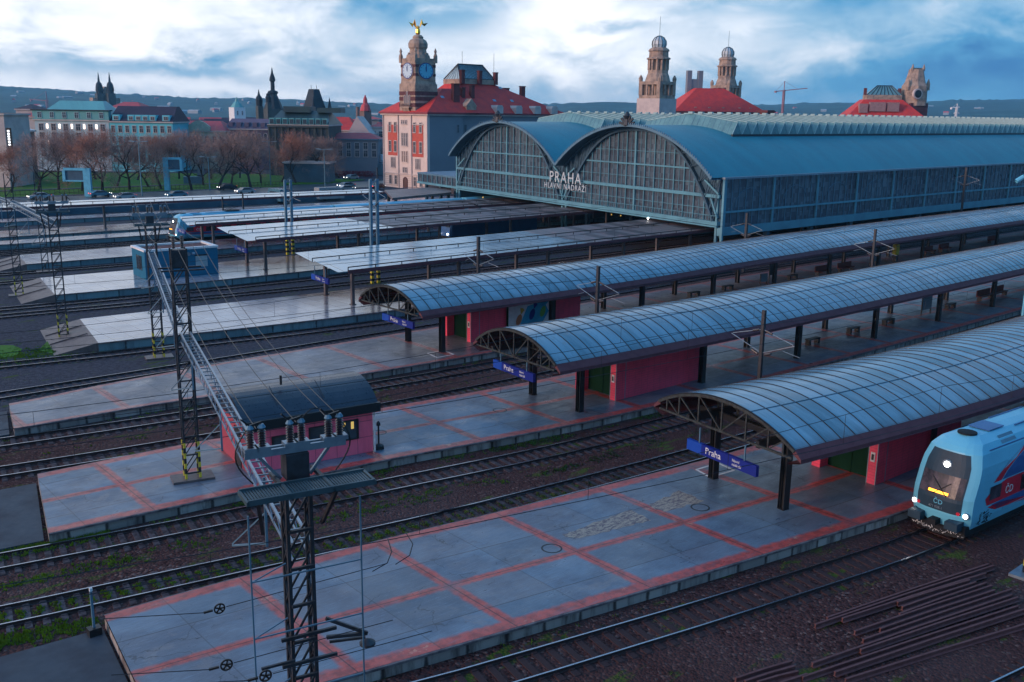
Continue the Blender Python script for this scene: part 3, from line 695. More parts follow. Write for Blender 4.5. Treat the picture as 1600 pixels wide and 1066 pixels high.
for vi,(ya,yb) in enumerate(((YR,YM),(YM,YL))):
    hw=(yb-ya)/2; ym=(ya+yb)/2; zs,za=11.25,17.36; Rr=(hw*hw+(za-zs)**2)/(2*(za-zs)); zc=za-Rr; a0=math.asin(hw/Rr)
    arc=[(ym+Rr*math.sin(a0*(2*k/28-1)),zc+Rr*math.cos(a0*(2*k/28-1))) for k in range(29)]
    b=MB(); uvn=[]
    for k,(y,z) in enumerate(arc):
        b.v+=[(XF(y)-2.2,y,z),(330,y,z)]
    for k in range(28): b.f.append((2*k,2*k+1,2*k+3,2*k+2)); b.m.append(0)
    b.build('vault_roof',M['hallroof'],hall,True)
    b=MB()
    for k,(y,z) in enumerate(arc): b.v+=[(XF(y)-2.1,y,z-.25),(330,y,z-.25)]
    for k in range(28): b.f.append((2*k,2*k+2,2*k+3,2*k+1)); b.m.append(0)
    b.build('vault_soffit',M['hallsteel2'],hall,True)
    b=MB()   # pale verge and crockets
    for k in range(28):
        (y,z),(y2,z2)=arc[k],arc[k+1]; b.bar((XF(y)-2.25,y,z-.1),(XF(y2)-2.25,y2,z2-.1),.16,.3)
        for q in range(3):
            f=q/3; yy=y+(y2-y)*f; zz=z+(z2-z)*f; b.bar((XF(yy)-2.25,yy,zz),(XF(yy)-2.25,yy,zz+.28),.12)
    b.build('verge_trim',M['bluesteel'],hall)
    b=MB(); x0=XF(ym)-2.2   # crest ornament
    for a in range(-3,4): b.bar((x0,ym,17.2),(x0,ym+math.sin(a*.42)*1.4,17.2+math.cos(a*.42)*1.5),.22,.3)
    b.lathe(x0,ym,[(.5,17.3),(.3,18.1),(.55,18.5),(.1,19.1)],8); b.build('crest_ornament',M['mast'],hall)
    # inner arch edge of the glass in (u,z)
    u0=vi*W2_; wi=W2_-1.8
    zin=lambda u:5.8+10.9*max(0,1-abs(2*(u-u0-.9)/wi-1)**2.6)
    zout=lambda u:zc+math.sqrt(max(0,Rr*Rr-((u-u0)/W2_*2*hw-hw)**2))-.25
    b=MB(); n=48
    for i in range(n):
        a=u0+.9+wi*i/n; c=u0+.9+wi*(i+1)/n
        b.quad(S(a,5.8,0),S(c,5.8,0),S(c,max(5.81,zin(c)),0),S(a,max(5.81,zin(a)),0))
    b.build('gable_glass',M['hallglass'],hall)
    b=MB()
    for i in range(n):
        a=u0+W2_*i/n; c=u0+W2_*(i+1)/n
        za_=max(5.8,zin(a)) if u0+.9<a<u0+.9+wi else 5.8; zc_=max(5.8,zin(c)) if u0+.9<c<u0+.9+wi else 5.8
        b.quad(S(a,za_,-.05),S(c,zc_,-.05),S(c,zout(c),-.05),S(a,zout(a),-.05))
    b.build('spandrel',M['hallsteel2'],hall)
    b=MB()   # arch truss: inner chord, outer chord, lacing
    pin=[];po=[]
    for i in range(41):
        f=i/40; u=u0+.9+wi*(.5-.5*math.cos(PI*f)); pin.append(S(u,max(5.8,zin(u)),.35)); uo=u0+W2_*(.5-.5*math.cos(PI*f)); po.append(S(uo,zout(uo)-.15,.35))
    for i in range(40):
        b.bar(pin[i],pin[i+1],.35,.3); b.bar(po[i],po[i+1],.25,.25)
        if i%2==0: b.bar(pin[i],po[i],.1); b.bar(po[i],pin[i+2],.1)
    b.build('arch_truss',M['hallsteel2'],hall)
    b=MB()   # raking struts from the post to the inner arch
    for s in (0,1):
        uu=u0+(.2 if s==0 else W2_-.2); sg=1 if s==0 else -1
        for z1,z2,dd in ((6.2,8.6,1.3),(9.2,10.8,2.6)): b.bar(S(uu,z1,.3),S(uu+sg*dd,z2,.3),.22)
    b.build('corner_brace',M['hallsteel'],hall)
    b=MB()
    nb=16
    for i in range(1,2*nb):
        u=u0+.9+wi*i/(2*nb); top=zin(u)
        if top<6.3: continue
        w=.3 if i==nb else (.13 if i%2==0 else .05); b.bar(S(u,5.8,.12),S(u,top,.12),w,w,up=N_)
    b.build('mullions',M['hallsteel'],hall)
    b=MB()
    def hline(z,w,h):
        us=[u0+.9+wi*i/200 for i in range(201) if zin(u0+.9+wi*i/200)>z]
        b.bar(S(us[0],z,.2),S(us[-1],z,.2),w,h)
    hline(12.1,.16,.2); 
    for z in (7.3,10.4,13.9): hline(z,.06,.07)
    b.build('transoms',M['hallsteel'],hall)
    b=MB(); b.bar(S(u0,8.9,.25),S(u0+W2_,8.9,.25),.3,.42); b.build('main_beam',M['hallsteel'],hall)
b=MB(); b.bar(S(0,5.55,.1),S(LU,5.55,.1),.8,.5); b.bar(S(0,5.15,.4),S(LU,5.15,.4),.3,.2); b.build('base_beam',M['hallsteel'],hall)
b=MB()
for k in range(68): b.bar(S(k,5.8,.6),S(k,6.5,.6),.05); 
b.bar(S(0,6.5,.6),S(LU,6.5,.6),.07); b.build('walkway_rail',M['hallsteel'],hall)
for u in (0,W2_,LU):
    b=MB(); 
    for o in (-.5,.5): b.bar(S(u+o,0,.1),S(u+o,11.1 if u!=W2_ else 10.9,.1),.3)
    for k in range(3): b.bar(S(u-.5,k*1.7,.1),S(u+.5,k*1.7+1.7,.1),.12)
    b.build('column',M['hallsteel'],hall)
# side wall towards the barrel roofs
YS=YR-.02
b=MB(); b.quad((99.7,YS,5.0),(330,YS,5.0),(330,YS,11.1),(99.7,YS,11.1)); b.build('side_glass',M['hallglass'],hall)
b=MB(); b.box(99.2,330,YS-.45,YS+.2,4.05,5.06); b.build('side_beam',M['hallsteel'],hall)
b=MB(); b.bar((99.5,YS-.2,6.95),(330,YS-.2,6.95),.2,.25); b.build('side_rail',M['hallsteel'],hall)
b=MB(); b.box(99.,330,YS-.75,YS-.3,11.05,11.3); b.build('gutter',M['galv'],hall)
b=MB(); x=100.; k=0
fine=MB()
while x<328:
    b=MB(); b.bar((x,YS-.15,5.05),(x,YS-.15,11.1),.36,.2,up=(0,1,0)); b.build('side_post',M['hallsteel'],hall)
    for q in range(1,7): fine.bar((x+q*10.35/7,YS-.06,5.05),(x+q*10.35/7,YS-.06,11.1),.11,.1,up=(0,1,0))
    for q in range(12):   # arched lattice of the far side seen through the panes
        a=PI*q/12;c=PI*(q+1)/12; fine.bar((x+5.2-3*math.cos(a),YS-.05,7.2+2.6*math.sin(a)),(x+5.2-3*math.cos(c),YS-.05,7.2+2.6*math.sin(c)),.06)
    x+=10.35
fine.build('side_mullions',M['bluesteel'],hall)
b=MB(); b.box(110.6,330,YL-.1,YL+.3,0,11.1); b.build('far_side_wall',M['bluesteel'],hall)
x=110.
while x<330:
    for y in (YR+.3,YM):
        b=MB(); b.box(x-.3,x+.3,y-.3,y+.3,0,5 if y<80 else 11); b.build('column',M['hallsteel2'],hall)
    x+=10.35
# skylight units
M['skyglass']=simple('greenish_skylight_glass',(.13,.27,.29),.3,0,.4,.6,(.07,.16,.19))
M['skybar']=simple('pale_skylight_ridge',(.3,.46,.48),.5)
def skylight():
    b=MB(); h=1.1
    for s in (-1,1):
        yE=s*8.2
        b.mat(0)
        b.quad((0,0,1.9),(0,yE,.75),(h,yE,-1.0),(h,0,.1)); b.quad((0,0,1.9),(-h,0,.1),(-h,yE,-1.0),(0,yE,.75))
        b.add([(0,yE,.75),(h,yE,-1.),(-h,yE,-1.)],[(0,1,2)])
        b.quad((-h,yE,-1.),(h,yE,-1.),(h,yE,-1.6),(-h,yE,-1.6))
        b.mat(1); b.bar((0,0,1.92),(0,yE,.77),.13,.1)
        for q in range(1,9):
            f=q/9; y=yE*f; zt=1.9-1.15*f
            b.mat(2); b.bar((0,y,zt),(h,y,zt-1.77),.05,.05); b.bar((0,y,zt),(-h,y,zt-1.77),.05,.05)
        b.mat(1); b.bar((0,yE,.75),(h,yE,-1.),.07); b.bar((0,yE,.75),(-h,yE,-1.),.07)
    b.mat(1); b.box(-.22,.22,-.4,.4,1.8,2.1)
    return b
o=skylight().build('skylight',[M['skyglass'],M['skybar'],M['bluesteel']]); SKM=o.data; bpy.data.objects.remove(o)
for vi,x0,nn in ((0,113.5,94),(1,122.,88)):
    ym=YR+W2_/67.8*67.05*(.5 if vi==0 else 1.5)
    for k in range(nn):
        o=link('skylight',SKM,hall); o.location=(x0+k*2.25,ym,17.15)
    for s in (-1,1): b=MB(); b.box(x0-1.3,330,ym+s*8.3-.12,ym+s*8.3+.12,15.6,16.25); b.build('skylight_kerb',M['mast'],hall)
def onplane(px,py,p0,nrm):
    d=sight(px,py); c=Vector((0,0,HC)); t=(p0-c).dot(nrm)/d.dot(nrm); return c+d*t
RS=Matrix((-D_,Vector((0,0,1)),N_)).transposed()
q=onplane(858.5,283.3,S(0,0,.9),N_)
tx=text('PRAHA',2.35,M['signwhite'],'sign_letters',hall,q,RS,.06,sp=1.2)
q=onplane(850.5,292.3,S(0,0,.9),N_); text('HLAVNÍ NÁDRAŽÍ',1.18,M['signwhite'],'sign_letters',hall,q,RS,.05,sp=1.2)
# ------------------------------------------------------------------ walls, windows
WC={}
def window(parent,p,ang,w,h,frame,pane,kind='rect',fw=.14,cross=True,name='window'):
    key=(round(w,2),round(h,2),frame,pane,kind,cross)
    if key not in WC:
        b=MB(); b.mat(1)
        if kind=='arch':
            n=10; pts=[(-w/2,0)]+[(-w/2*math.cos(PI*k/n),h-w/2+w/2*math.sin(PI*k/n)) for k in range(n+1)]+[(w/2,0)]
            b.add([(x,-.02,z) for x,z in pts],[tuple(range(len(pts)))]); b.mat(0)
            for a,c in zip(pts[:-1],pts[1:]): b.bar((a[0],-.05,a[1]),(c[0],-.05,c[1]),fw,.16)
        else:
            b.quad((-w/2,-.02,0),(w/2,-.02,0),(w/2,-.02,h),(-w/2,-.02,h)); b.mat(0)
            b.box(-w/2-fw,-w/2,-.09,-.01,-fw,h+fw); b.box(w/2,w/2+fw,-.09,-.01,-fw,h+fw); b.box(-w/2,w/2,-.09,-.01,h,h+fw); b.box(-w/2-fw*1.3,w/2+fw*1.3,-.16,-.01,-fw*1.2,-.001)
            if cross: b.box(-.03,.03,-.05,-.021,0,h); b.box(-w/2,w/2,-.05,-.021,h*.62,h*.62+.06)
        o=b.build(name,[M[frame],M[pane]]); WC[key]=o.data; bpy.data.objects.remove(o)
    o=link(name,WC[key],parent); o.location=p; o.rotation_euler=(0,0,ang); return o
M['pane']=simple('dark_window_glass',(.025,.035,.05),.12,0,.4,.5,(.06,.08,.1),spec=.6)
M['panewarm']=simple('curtained_window',(.12,.06,.05),.4)
M['stone']=simple('pale_stone',(.55,.46,.44),.75,0,.4,.4,(.4,.33,.33))
M['stone2']=simple('weathered_sandstone',(.42,.30,.235),.8,0,.6,.7,(.2,.15,.13),.2)
M['cream']=simple('cream_render',(.68,.55,.50),.75,0,.3,.3,(.52,.43,.41))
M['brick']=simple('red_brick_panel',(.5,.1,.075),.8,0,.3,1.2,(.4,.08,.065))
M['brick2']=simple('dark_brick_band',(.13,.05,.055),.8,0,.4,1.)
M['greyblue']=simple('grey_blue_render',(.2,.22,.26),.75,0,.25,.2,(.16,.18,.22))
def tileroof(name,c,c2):
    n=NT(name); p=n.pos(); f=n.noise(p,.5,5,.65); z=n.sep(p)[2]
    j=n.sstep(n.ma('ABSOLUTE',n.ma('SUBTRACT',n.ma('FRACT',n.ma('MULTIPLY',z,4.)),.5)),.38,.48)
    w=n.noise(p,4.,2); col=n.mix(n.sstep(f,.35,.7),c,c2); col=n.mix(n.ma('MULTIPLY',j,.25),col,tuple(x*.4 for x in c)); col=n.mix(n.ma('MULTIPLY',w,.3),col,tuple(x*1.2 for x in c))
    return n.set(col,.65)
M['redroof']=tileroof('red_clay_tiles',(.62,.05,.04),(.42,.04,.045))
M['redroof2']=tileroof('dull_red_tiles',(.5,.08,.09),(.36,.07,.09))
M['chim']=simple('brick_chimney',(.16,.045,.045),.8)
M['redgutter']=simple('red_painted_cornice',(.28,.05,.06),.6)
st_=thing('station_building','station wing with clock tower, red brick panels and red roof, left of the train hall','building',(141.8,194.3,0))
b=MB(); b.box(0,10.5,0,19.2,0,18.); b.build('wall',M['cream'],st_)
b=MB(); b.box(10.5,46,1.2,24,0,18.); b.build('wall',M['greyblue'],st_)
b=MB(); b.box(.4,10.45,-.05,0,.2,18.); b.build('shade_toned_side_wall',M['greyblue'],st_)  # grey-blue sheet paints the shade onto the cream wing's right side
b=MB(); b.box(-.6,11,-.6,19.8,18.,18.35); b.box(10.6,46.6,.6,24.6,18.,18.35); b.build('cornice',M['stone'],st_)
b=MB(); b.box(-.9,11,-.9,20.1,18.35,18.75); b.box(11.01,46.9,.3,24.9,18.35,18.75); b.build('gutter',M['redgutter'],st_)
# roofs: wing and main block
def hip(b,x0,x1,y0,y1,z0,rx0,rx1,ry0,ry1,z1):
    b.add([(x0,y0,z0),(x1,y0,z0),(x1,y1,z0),(x0,y1,z0),(rx0,ry0,z1),(rx1,ry0,z1),(rx1,ry1,z1),(rx0,ry1,z1)],[(0,1,5,4),(1,2,6,5),(2,3,7,6),(3,0,4,7),(4,5,6,7)])
b=MB(); hip(b,-.8,16,-.8,20,18.76,9.5,14,7,14,24.6); b.build('roof',M['redroof'],st_)
b=MB(); hip(b,10.8,47,.4,24.8,18.76,16.5,27.6,9,15,26.2); b.build('roof',M['redroof'],st_)
b=MB(); b.box(16.3,28.2,8.4,15.6,26.,27.2); b.build('lantern_base',M['stone2'],st_)
b=MB(); b.mat(0)
b.add([(16.4,8.6,27.2),(28,8.6,27.2),(28,15.4,27.2),(16.4,15.4,27.2),(18.4,12,31),(26.4,12,31)],[(0,1,5,4),(2,3,4,5),(3,0,4),(1,2,5)])
b.mat(1)
for k in range(25):
    f=k/24; xb=16.4+11.6*f; xt=18.4+8*f; b.bar((xb,8.58,27.22),(xt,12,31.03),.14); 
for a,c in (((16.4,8.6,27.2),(18.4,12,31)),((28,8.6,27.2),(26.4,12,31)),((18.4,12,31),(26.4,12,31)),((16.4,8.6,27.2),(28,8.6,27.2)),((16.4,15.4,27.2),(18.4,12,31))): b.bar(a,c,.3)
for k in range(1,6): b.bar((16.4,8.6+6.8*k/6,27.2),(18.4,12,31),.1)
b.build('glass_lantern',[M['lanternglass'] if 'lanternglass' in M else M['skyglass'],M['dark']],st_)
for x,y,z0,z1,w in ((4.6+6,3,21,25.8,1.9),(14,4.5,22,25,1.),(17.4,5,22,25.6,1.),(16.6,8,26,29.4,1),(22,7.6,26,29.4,.9),(28,8.4,26,29.2,.9),(33,10,22,25.4,1.6),(38,9,20,26,1.3)):
    b=MB(); b.box(x-w/2,x+w/2,y-.5,y+.5,z0,z1); b.box(x-w/2-.12,x+w/2+.12,y-.62,y+.62,z1-.25,z1-.05); b.build('chimney',M['chim'],st_)
for x in (22.5,29.,35.6,41.6):
    b=MB(); b.box(x-1.1,x+1.1,-.1,3,18.7,20.1); n=8
    b.prism([],0,0) if False else None
    b.add([(x-1.15,-.15,20.1),(x+1.15,-.15,20.1),(x+.7,-.15,20.75),(x-.7,-.15,20.75),(x-1.15,3.5,20.1),(x+1.15,3.5,20.1),(x+.7,3.5,20.75),(x-.7,3.5,20.75)],[(0,1,2,3),(0,4,5,1),(1,5,6,2),(2,6,7,3),(3,7,4,0)]); b.build('dormer',M['stone'],st_)
for x,z,y in ((14.2,21.4,3.),(24.,21.7,4.),(30.,21.7,4.),(37,21.5,4.),(29,25,7.6),(6.5,22.2,3.)):
    b=MB(); b.quad((x-.5,y-.35,z),(x+.5,y-.35,z),(x+.5,y+.25,z+.55),(x-.5,y+.25,z+.55)); b.build('roof_window',M['galv'],st_)
b=MB(); b.box(11.9,14.9,.1,2.2,18.7,20.3); b.add([(11.6,.05,20.3),(15.2,.05,20.3),(13.4,.05,22.2),(11.6,2.2,20.3),(15.2,2.2,20.3),(13.4,2.2,22.2)],[(0,1,2),(0,3,5,2),(1,2,5,4)]); b.build('gable_ornament',M['stone2'],st_)
# facade on -x side: u measured from left (y=19.2) to right (y=0)
A=-PI/2
b=MB()
for u0,u1 in ((1.9,6.3),(12.6,17.2)): b.box(-.06,-.001,19.2-u1,19.2-u0,8.,15.6)
b.build('brick_panel',M['brick'],st_)
def fw(u,z,w,h,fr='stone',kind='rect',pane='pane'): window(st_,(-.075,19.2-u,z),A,w,h,fr,pane,kind,.16)
for u in (2.9,5.3,13.6,16.2): fw(u,13.9,.85,2.3); fw(u,9.,.95,2.6); fw(u,.9,.95,2.1)
for u in (3.5,4.15,4.8,14.2,14.85,15.5): fw(u,5.1,.4,2.4)
for u in (8.3,9.15,10.): fw(u,15.9,.5,.8)
for u in (8.4,9.3,10.2): fw(u,10.6,.6,3.); fw(u,6.6,.6,2.6,'cream','rect','panewarm')
for u in (8.8,9.9): fw(u,4.,.6,1.2)
fw(9.5,-.3,1.7,3.1,'brick2','arch','panewarm')
b=MB()
for u in (0,6.6,12.3,19.): b.box(-.3,-.001,19.2-u-.2,19.2-u+.05,0,18.)
b.box(-.25,-.001,0,19.2,3.4,3.65); b.box(-.22,-.001,1.9,6.4,15.7,15.9) ; b.build('pilasters',M['stone'],st_)
b=MB()
for z in [.5+.5*k for k in range(6)]: b.box(-.02,-.001,0,19.2,z,z+.06)
b.build('rusticated_joints',M['stone2'],st_)
for x,z in ((17.4,14.2),(20,14.2)): window(st_,(x,1.12,z),0,1.1,2.3,'stone','pane')
for x,z in ((9,14),(12.3,14),(9,8.5)): window(st_,(x,-.12 if x<10.5 else 1.12,z),0,.5,1.8,'greyblue','pane','rect',.08)
for x in (9.2,10.7):
    b=MB(); b.box(x-.5,x+.5,-1.2,-.7,7.1,8.1); b.lathe(x,-1.2,[],3) if False else None; b.tube((x,-1.26,7.6),(x,-1.2,7.6),.38,14); b.build('air_unit',M['white'],st_)
# clock tower
tw=thing('clock_tower','banded stone clock tower with two pale blue clock faces and a golden winged figure','clock tower',(141.8,199.4,0))
b=MB(); b.box(-.25,6.4,-.2,6.5,18.3,26.5); b.build('shaft',M['stone2'],tw)
b=MB()
for z in (20.2,21.9,23.4): b.box(-.32,6.47,-.27,6.57,z,z+1.05)
b.build('brick_band',M['brick2'],tw)
b=MB(); b.box(.1,6.1,.1,6.2,26.5,33.4); b.add([(-.25,-.2,25.6),(6.4,-.2,25.6),(6.4,6.5,25.6),(-.25,6.5,25.6),(.1,.1,27.2),(6.1,.1,27.2),(6.1,6.2,27.2),(.1,6.2,27.2)],[(0,1,5,4),(1,2,6,5),(2,3,7,6),(3,0,4,7)])
for x in (0.1,6.1):
    for y in (.1,6.2): b.box(x-.35,x+.35,y-.35,y+.35,32.2,34.2); b.lathe(x,y,[(.45,34.2),(.25,34.9),(.4,35.3),(.05,36.2)],6)
b.build('clock_stage',M['stone2'],tw)
b=MB()
for z in (28.6,31): b.box(.03,6.17,.03,6.27,z,z+.7)
b.build('brick_band',M['brick2'],tw)
b=MB(); b.lathe(3.1,3.15,[(3.,33.4),(2.8,34.3),(2.2,34.6),(2.0,35.8),(2.35,36.4),(2.4,37.4),(2.0,38.3),(1.25,38.8),(1.35,39.2),(.9,39.7),(.2,39.9)],12); 
for k in range(8):
    a=PI/8+k*PI/4; b.bar((3.1+2.6*math.cos(a),3.15+2.6*math.sin(a),33.4),(3.1+2.2*math.cos(a),3.15+2.2*math.sin(a),34.9),.8,.5)
b.build('helmet_dome',M['stone2'],tw,False)
M['gold']=simple('gilded_bronze',(.85,.5,.07),.3,.8,.3,4,(.5,.28,.04))
b=MB(); b.lathe(3.1,3.15,[(.35,39.70),(.6,40.33),(.5,41.23),(.25,41.59),(.3,41.95),(.05,42.31)],8)
b.add([(3.1,3.0,40.87),(3.6,2.2,42.67),(5.2,1.9,43.03),(4.6,2.4,42.13),(4.0,2.8,44.)],[(0,1,2,3,4)]); b.add([(3.1,3.3,40.87),(2.6,4.6,42.85),(1.6,4.9,43.21),(2.3,4.2,41.77),(2.6,3.7,44.)],[(0,1,2,3,4)])
b.add([(3.12,3.05,40.87),(3.62,2.3,42.58),(5.1,2.05,42.94),(4.55,2.5,42.13),(4.0,2.9,44.)],[(0,1,2,3,4)]); b.build('winged_figure',M['gold'],tw)
M['dial']=simple('shade_side_clock_dial',(.12,.45,.62),.4,0,.05); M['dialw']=simple('lit_side_clock_dial',(.5,.62,.72),.4,0,.05)  # one dial in two tones: paler on the lit face, bluer on the shaded
for ang,c,dm in ((0,(3.1,.02,30.),'dial'),(-PI/2,(.02,3.15,30.),'dialw')):
    ck=thing('clock_face',None,None,c,ang); ck.parent=tw; ck.name='clock_face'
    b=MB(); b.tube((0,-.12,0),(0,.0,0),2.4,28); b.build('bezel',M['stone2'],ck)
    b=MB(); b.tube((0,-.16,0),(0,-.1,0),2.2,28); b.build('dial_rim',M['signblue'],ck)
    b=MB(); b.tube((0,-.2,0),(0,-.12,0),1.95,28); b.mat(1)
    for k in range(12):
        a=2*PI*k/12; b.bar((1.5*math.sin(a),-.22,1.5*math.cos(a)),(1.85*math.sin(a),-.22,1.85*math.cos(a)),.13,.04,up=(0,1,0))
    b.build('dial',[M[dm],M['signblue']],ck)
    b=MB(); b.bar((0,-.25,-.2),(0.05,-.25,1.6),.14,.05,up=(0,1,0)); b.build('hand',M['signblue'],ck)
    b=MB(); b.bar((0,-.28,0),(-.12,-.28,1.1),.2,.05,up=(0,1,0)); b.build('hand',M['signblue'],ck)
for u,z,h in ((2.1,20.8,2.6),(3.1,20.8,3.6),(4.1,20.8,2.6)): window(tw,(-.33,u,z),A,.5,h,'stone','pane','arch',.12)
b=MB(); b.box(-1.1,-.25,1.2,5.,19.9,20.3); 
for k in range(9): b.bar((-1.05,1.3+k*.45,20.3),(-1.05,1.3+k*.45,21.1),.1)
b.bar((-1.05,1.2,21.1),(-1.05,5,21.1),.14); b.add([(-1.,1.6,19.9),(-1.,4.6,19.9),(-.26,4.3,18.2),(-.26,1.9,18.2)],[(0,1,2,3)]); b.build('balcony',M['stone2'],tw)
tw.scale=(1,1,.875); tw.location.z=18.3*.125
# low annex terrace between station and hall
an=thing('annex_terrace','low flat terrace with a glazed band joining the station wing to the train hall','annex',(0,0,0))
TX=[S(LU+.3,0,0)[:2],S(LU+17,0,0)[:2],(141.5,159),(141.5,142.4)]
b=MB(); b.prism(TX,6.9,7.2); b.build('deck',M['bluesteel'],an)
b=MB(); b.prism([S(LU+.4,0,-.1)[:2],S(LU+16.9,0,-.1)[:2],(141.3,158.9),(141.3,142.5)],5.5,6.9); b.build('glass_band',M['hallglass'],an)
b=MB(); b.prism([S(LU+.3,0,.1)[:2],S(LU+17,0,.1)[:2],(141.5,159.1),(141.5,142.4)],5.1,5.5); b.build('floor_beam',M['hallsteel'],an)
b=MB()
for k in range(9): b.bar(S(LU+.6+k*2,5.5,.02),S(LU+.6+k*2,7.,.02),.12)
b.build('mullions',M['hallsteel'],an)
for k in range(3):
    b=MB(); q=S(LU+3+k*6,0,-1.); b.box(q.x-.25,q.x+.25,q.y-.25,q.y+.25,0,5.1); b.build('column',M['hallsteel2'],an)
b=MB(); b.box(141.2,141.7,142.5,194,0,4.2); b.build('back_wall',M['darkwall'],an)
fl=thing('flat_roof_link','brown stained flat roof in front of the clock building','canopy',(0,0,0))
RP=[gnd(x,y,4.7)[:2] for x,y in ((601,297),(613,309.5),(705,300.5),(705,292),(677,292.5))]
b=MB(); b.prism(RP,4.3,4.7); b.build('roof_deck',M['brownroof'],fl)
for k,(x,y) in enumerate(RP):
    x+=(sum(p[0] for p in RP)/5-x)*.1; y+=(sum(p[1] for p in RP)/5-y)*.1
    b=MB(); b.box(x-.2,x+.2,y-.2,y+.2,.0,4.3); b.build('post',M['dark'],fl)
# ------------------------------------------------------------------ twin dome towers block
def domed(label,px,D,ztop,lower):
    o=far(px,D); t=thing('domed_tower',label,'tower',(o.x,o.y,0),R(4))
    k=D/330.
    b=MB(); b.box(-4.6,4.6,-4.6,4.6,0,24.2); b.build('lower_stage',M['stone'],t)
    b=MB(); b.box(-4.2,4.2,-4.2,4.2,24.2,25.2); b.box(-4.3,4.3,-4.3,4.3,28.6,29.6)
    for sx in (-1,1):
        for sy in (-1,1): b.box(sx*3.6-.7,sx*3.6+.7,sy*3.6-.7,sy*3.6+.7,25.2,28.6); b.lathe(sx*3.9,sy*3.9,[(.6,29.6),(.7,30.6),(.2,31.6)],6)
    for s in (-1,1):
        for q in (-1.2,1.2): b.box(s*3.9-.25,s*3.9+.25,q-.3,q+.3,25.2,28.6); b.box(q-.3,q+.3,s*3.9-.25,s*3.9+.25,25.2,28.6)
    b.box(-2.6,2.6,-2.6,2.6,25.2,28.6)
    b.build('open_stage',M['stone2'],t)
    b=MB(); b.lathe(0,0,[(4.2,29.6),(3.6,31.6),(3.3,32.2),(3.3,33.2)],12)
    for q in range(12):
        a=2*PI*q/12; b.box(3*math.cos(a)-.35,3*math.cos(a)+.35,3*math.sin(a)-.35,3*math.sin(a)+.35,33.2,36.6)
    b.lathe(0,0,[(2.,33.),(2.,36.8)],8); b.lathe(0,0,[(3.9,36.6),(3.9,37.),(3.2,37.3),(3.1,39.),(3.5,39.2),(3.2,39.8),(2.4,40.3)],12)
    b.build('belfry',M['stone2'],t)
    b=MB(); b.mat(0); b.lathe(0,0,[(2.1,40.2),(2.35,41.3),(2.2,42.4),(1.5,43.4),(.5,43.9)],12); b.mat(1)
    for q in range(12):
        a=2*PI*q/12; pr=[(2.12,40.2),(2.4,41.3),(2.25,42.4),(1.52,43.45),(.4,44.)]
        for u,v in zip(pr[:-1],pr[1:]): b.bar((u[0]*math.cos(a),u[0]*math.sin(a),u[1]),(v[0]*math.cos(a),v[0]*math.sin(a),v[1]),.14)
    b.tube((0,0,43.9),(0,0,50.),.07,4); b.build('glass_dome',[M['domeglass'],M['dark']],t)
    t.location.z=ztop-44.2
    return t
M['domeglass']=simple('milky_dome_glass',(.5,.56,.6),.2,0,.3,1.)
domed('stone tower with a glass dome, left and nearer one of the pair',1025,330,44.2,1)
domed('stone tower with a glass dome, right one of the pair above the red roof',1131.5,392,45.2,0)
o=far(1112,352); tb=thing('station_block','central station block with a broad red hipped roof between the domed towers','building',(o.x,o.y,0),R(-32))
b=MB(); b.box(-15.5,17,-6,12,0,19.5); b.build('wall',M['greyblue'],tb)
b=MB(); b.box(-16,17.5,-6.5,12.5,19.5,20.4); b.build('cornice',M['brick2'],tb)
b=MB(); hip(b,-16,17.6,-6.6,12.6,20.41,-5.5,4.5,1.5,5,28.4); b.build('roof',M['redroof'],tb)
b=MB(); b.box(-7.5,-5.9,6,8,24,34.5); b.box(-3.4,-1.8,6,8,24,34.5); b.box(-5.9,-3.4,6.2,7.8,24,31.6); b.build('parapet_tower',M['greyblue'],tb)
for x in (-8,-3,2,8,12):
    b=MB(); b.box(x-.4,x+.4,-5.4,-4.4,20.4,21.9); b.build('dormer',M['stone2'],tb)
# right hand pavilion with unlit tower
o=far(1376,400); tp=thing('end_pavilion','far station pavilion with red roof, green glass lantern and pale dormers','building',(o.x,o.y,0),R(-45))
b=MB(); b.box(-18,18,-9,9,0,16); b.build('wall',M['brick2'],tp)
b=MB(); hip(b,-19,19,-10,10,16,-8,7,-3,3,26.2); b.build('roof',M['redroof'],tp)
b=MB(); b.box(-7,6.5,-3,3,26,28); b.build('lantern_base',M['stone2'],tp)
b=MB(); b.mat(0).add([(-7,-3,28),(6.5,-3,28),(6.5,3,28),(-7,3,28),(-2.6,0,31.6),(3.2,0,31.6)],[(0,1,5,4),(2,3,4,5),(3,0,4),(1,2,5)]); b.mat(1)
for k in range(9):
    f=k/8; b.bar((-7+13.5*f,-3,28),(-2.6+5.8*f,0,31.6),.25)
b.bar((-2.6,0,31.6),(3.2,0,31.6),.3); b.build('glass_lantern',[M['skyglass'],M['dark']],tp)
for x,z,w in ((-9.,23.6,1.6),(-3.6,24.2,3.),(2.4,24.2,2.2)):
    b=MB(); b.box(x-w,x+w,-7.2,-5,z-2.6,z+.9); b.build('dormer',M['pinkstone'],tp)
for k in range(9):
    x=-13.5+k*3.; b=MB(); b.quad((x,-8.9,17.6),(x+.9,-8.9,17.6),(x+1.5,-7.9,18.8),(x+.6,-7.9,18.8)); b.build('roof_window',M['white'],tp)
for x in (-7.4,5.8): 
    b=MB(); b.box(x-.5,x+.5,-2,-.8,28,30.6); b.build('chimney',M['chim'],tp)
o=far(1424,400); tt=thing('stone_tower','dark sandstone tower with a round opening, right of the far red pavilion','tower',(o.x,o.y,0),R(-25))
b=MB(); b.box(-4.,4.,-4,4,0,25); b.build('base',M['brick2'],tt)
b=MB(); b.lathe(0,0,[(5.2,24),(5.,31.5),(4.,33),(3.1,36.4),(2.9,38)],8,PI/8)
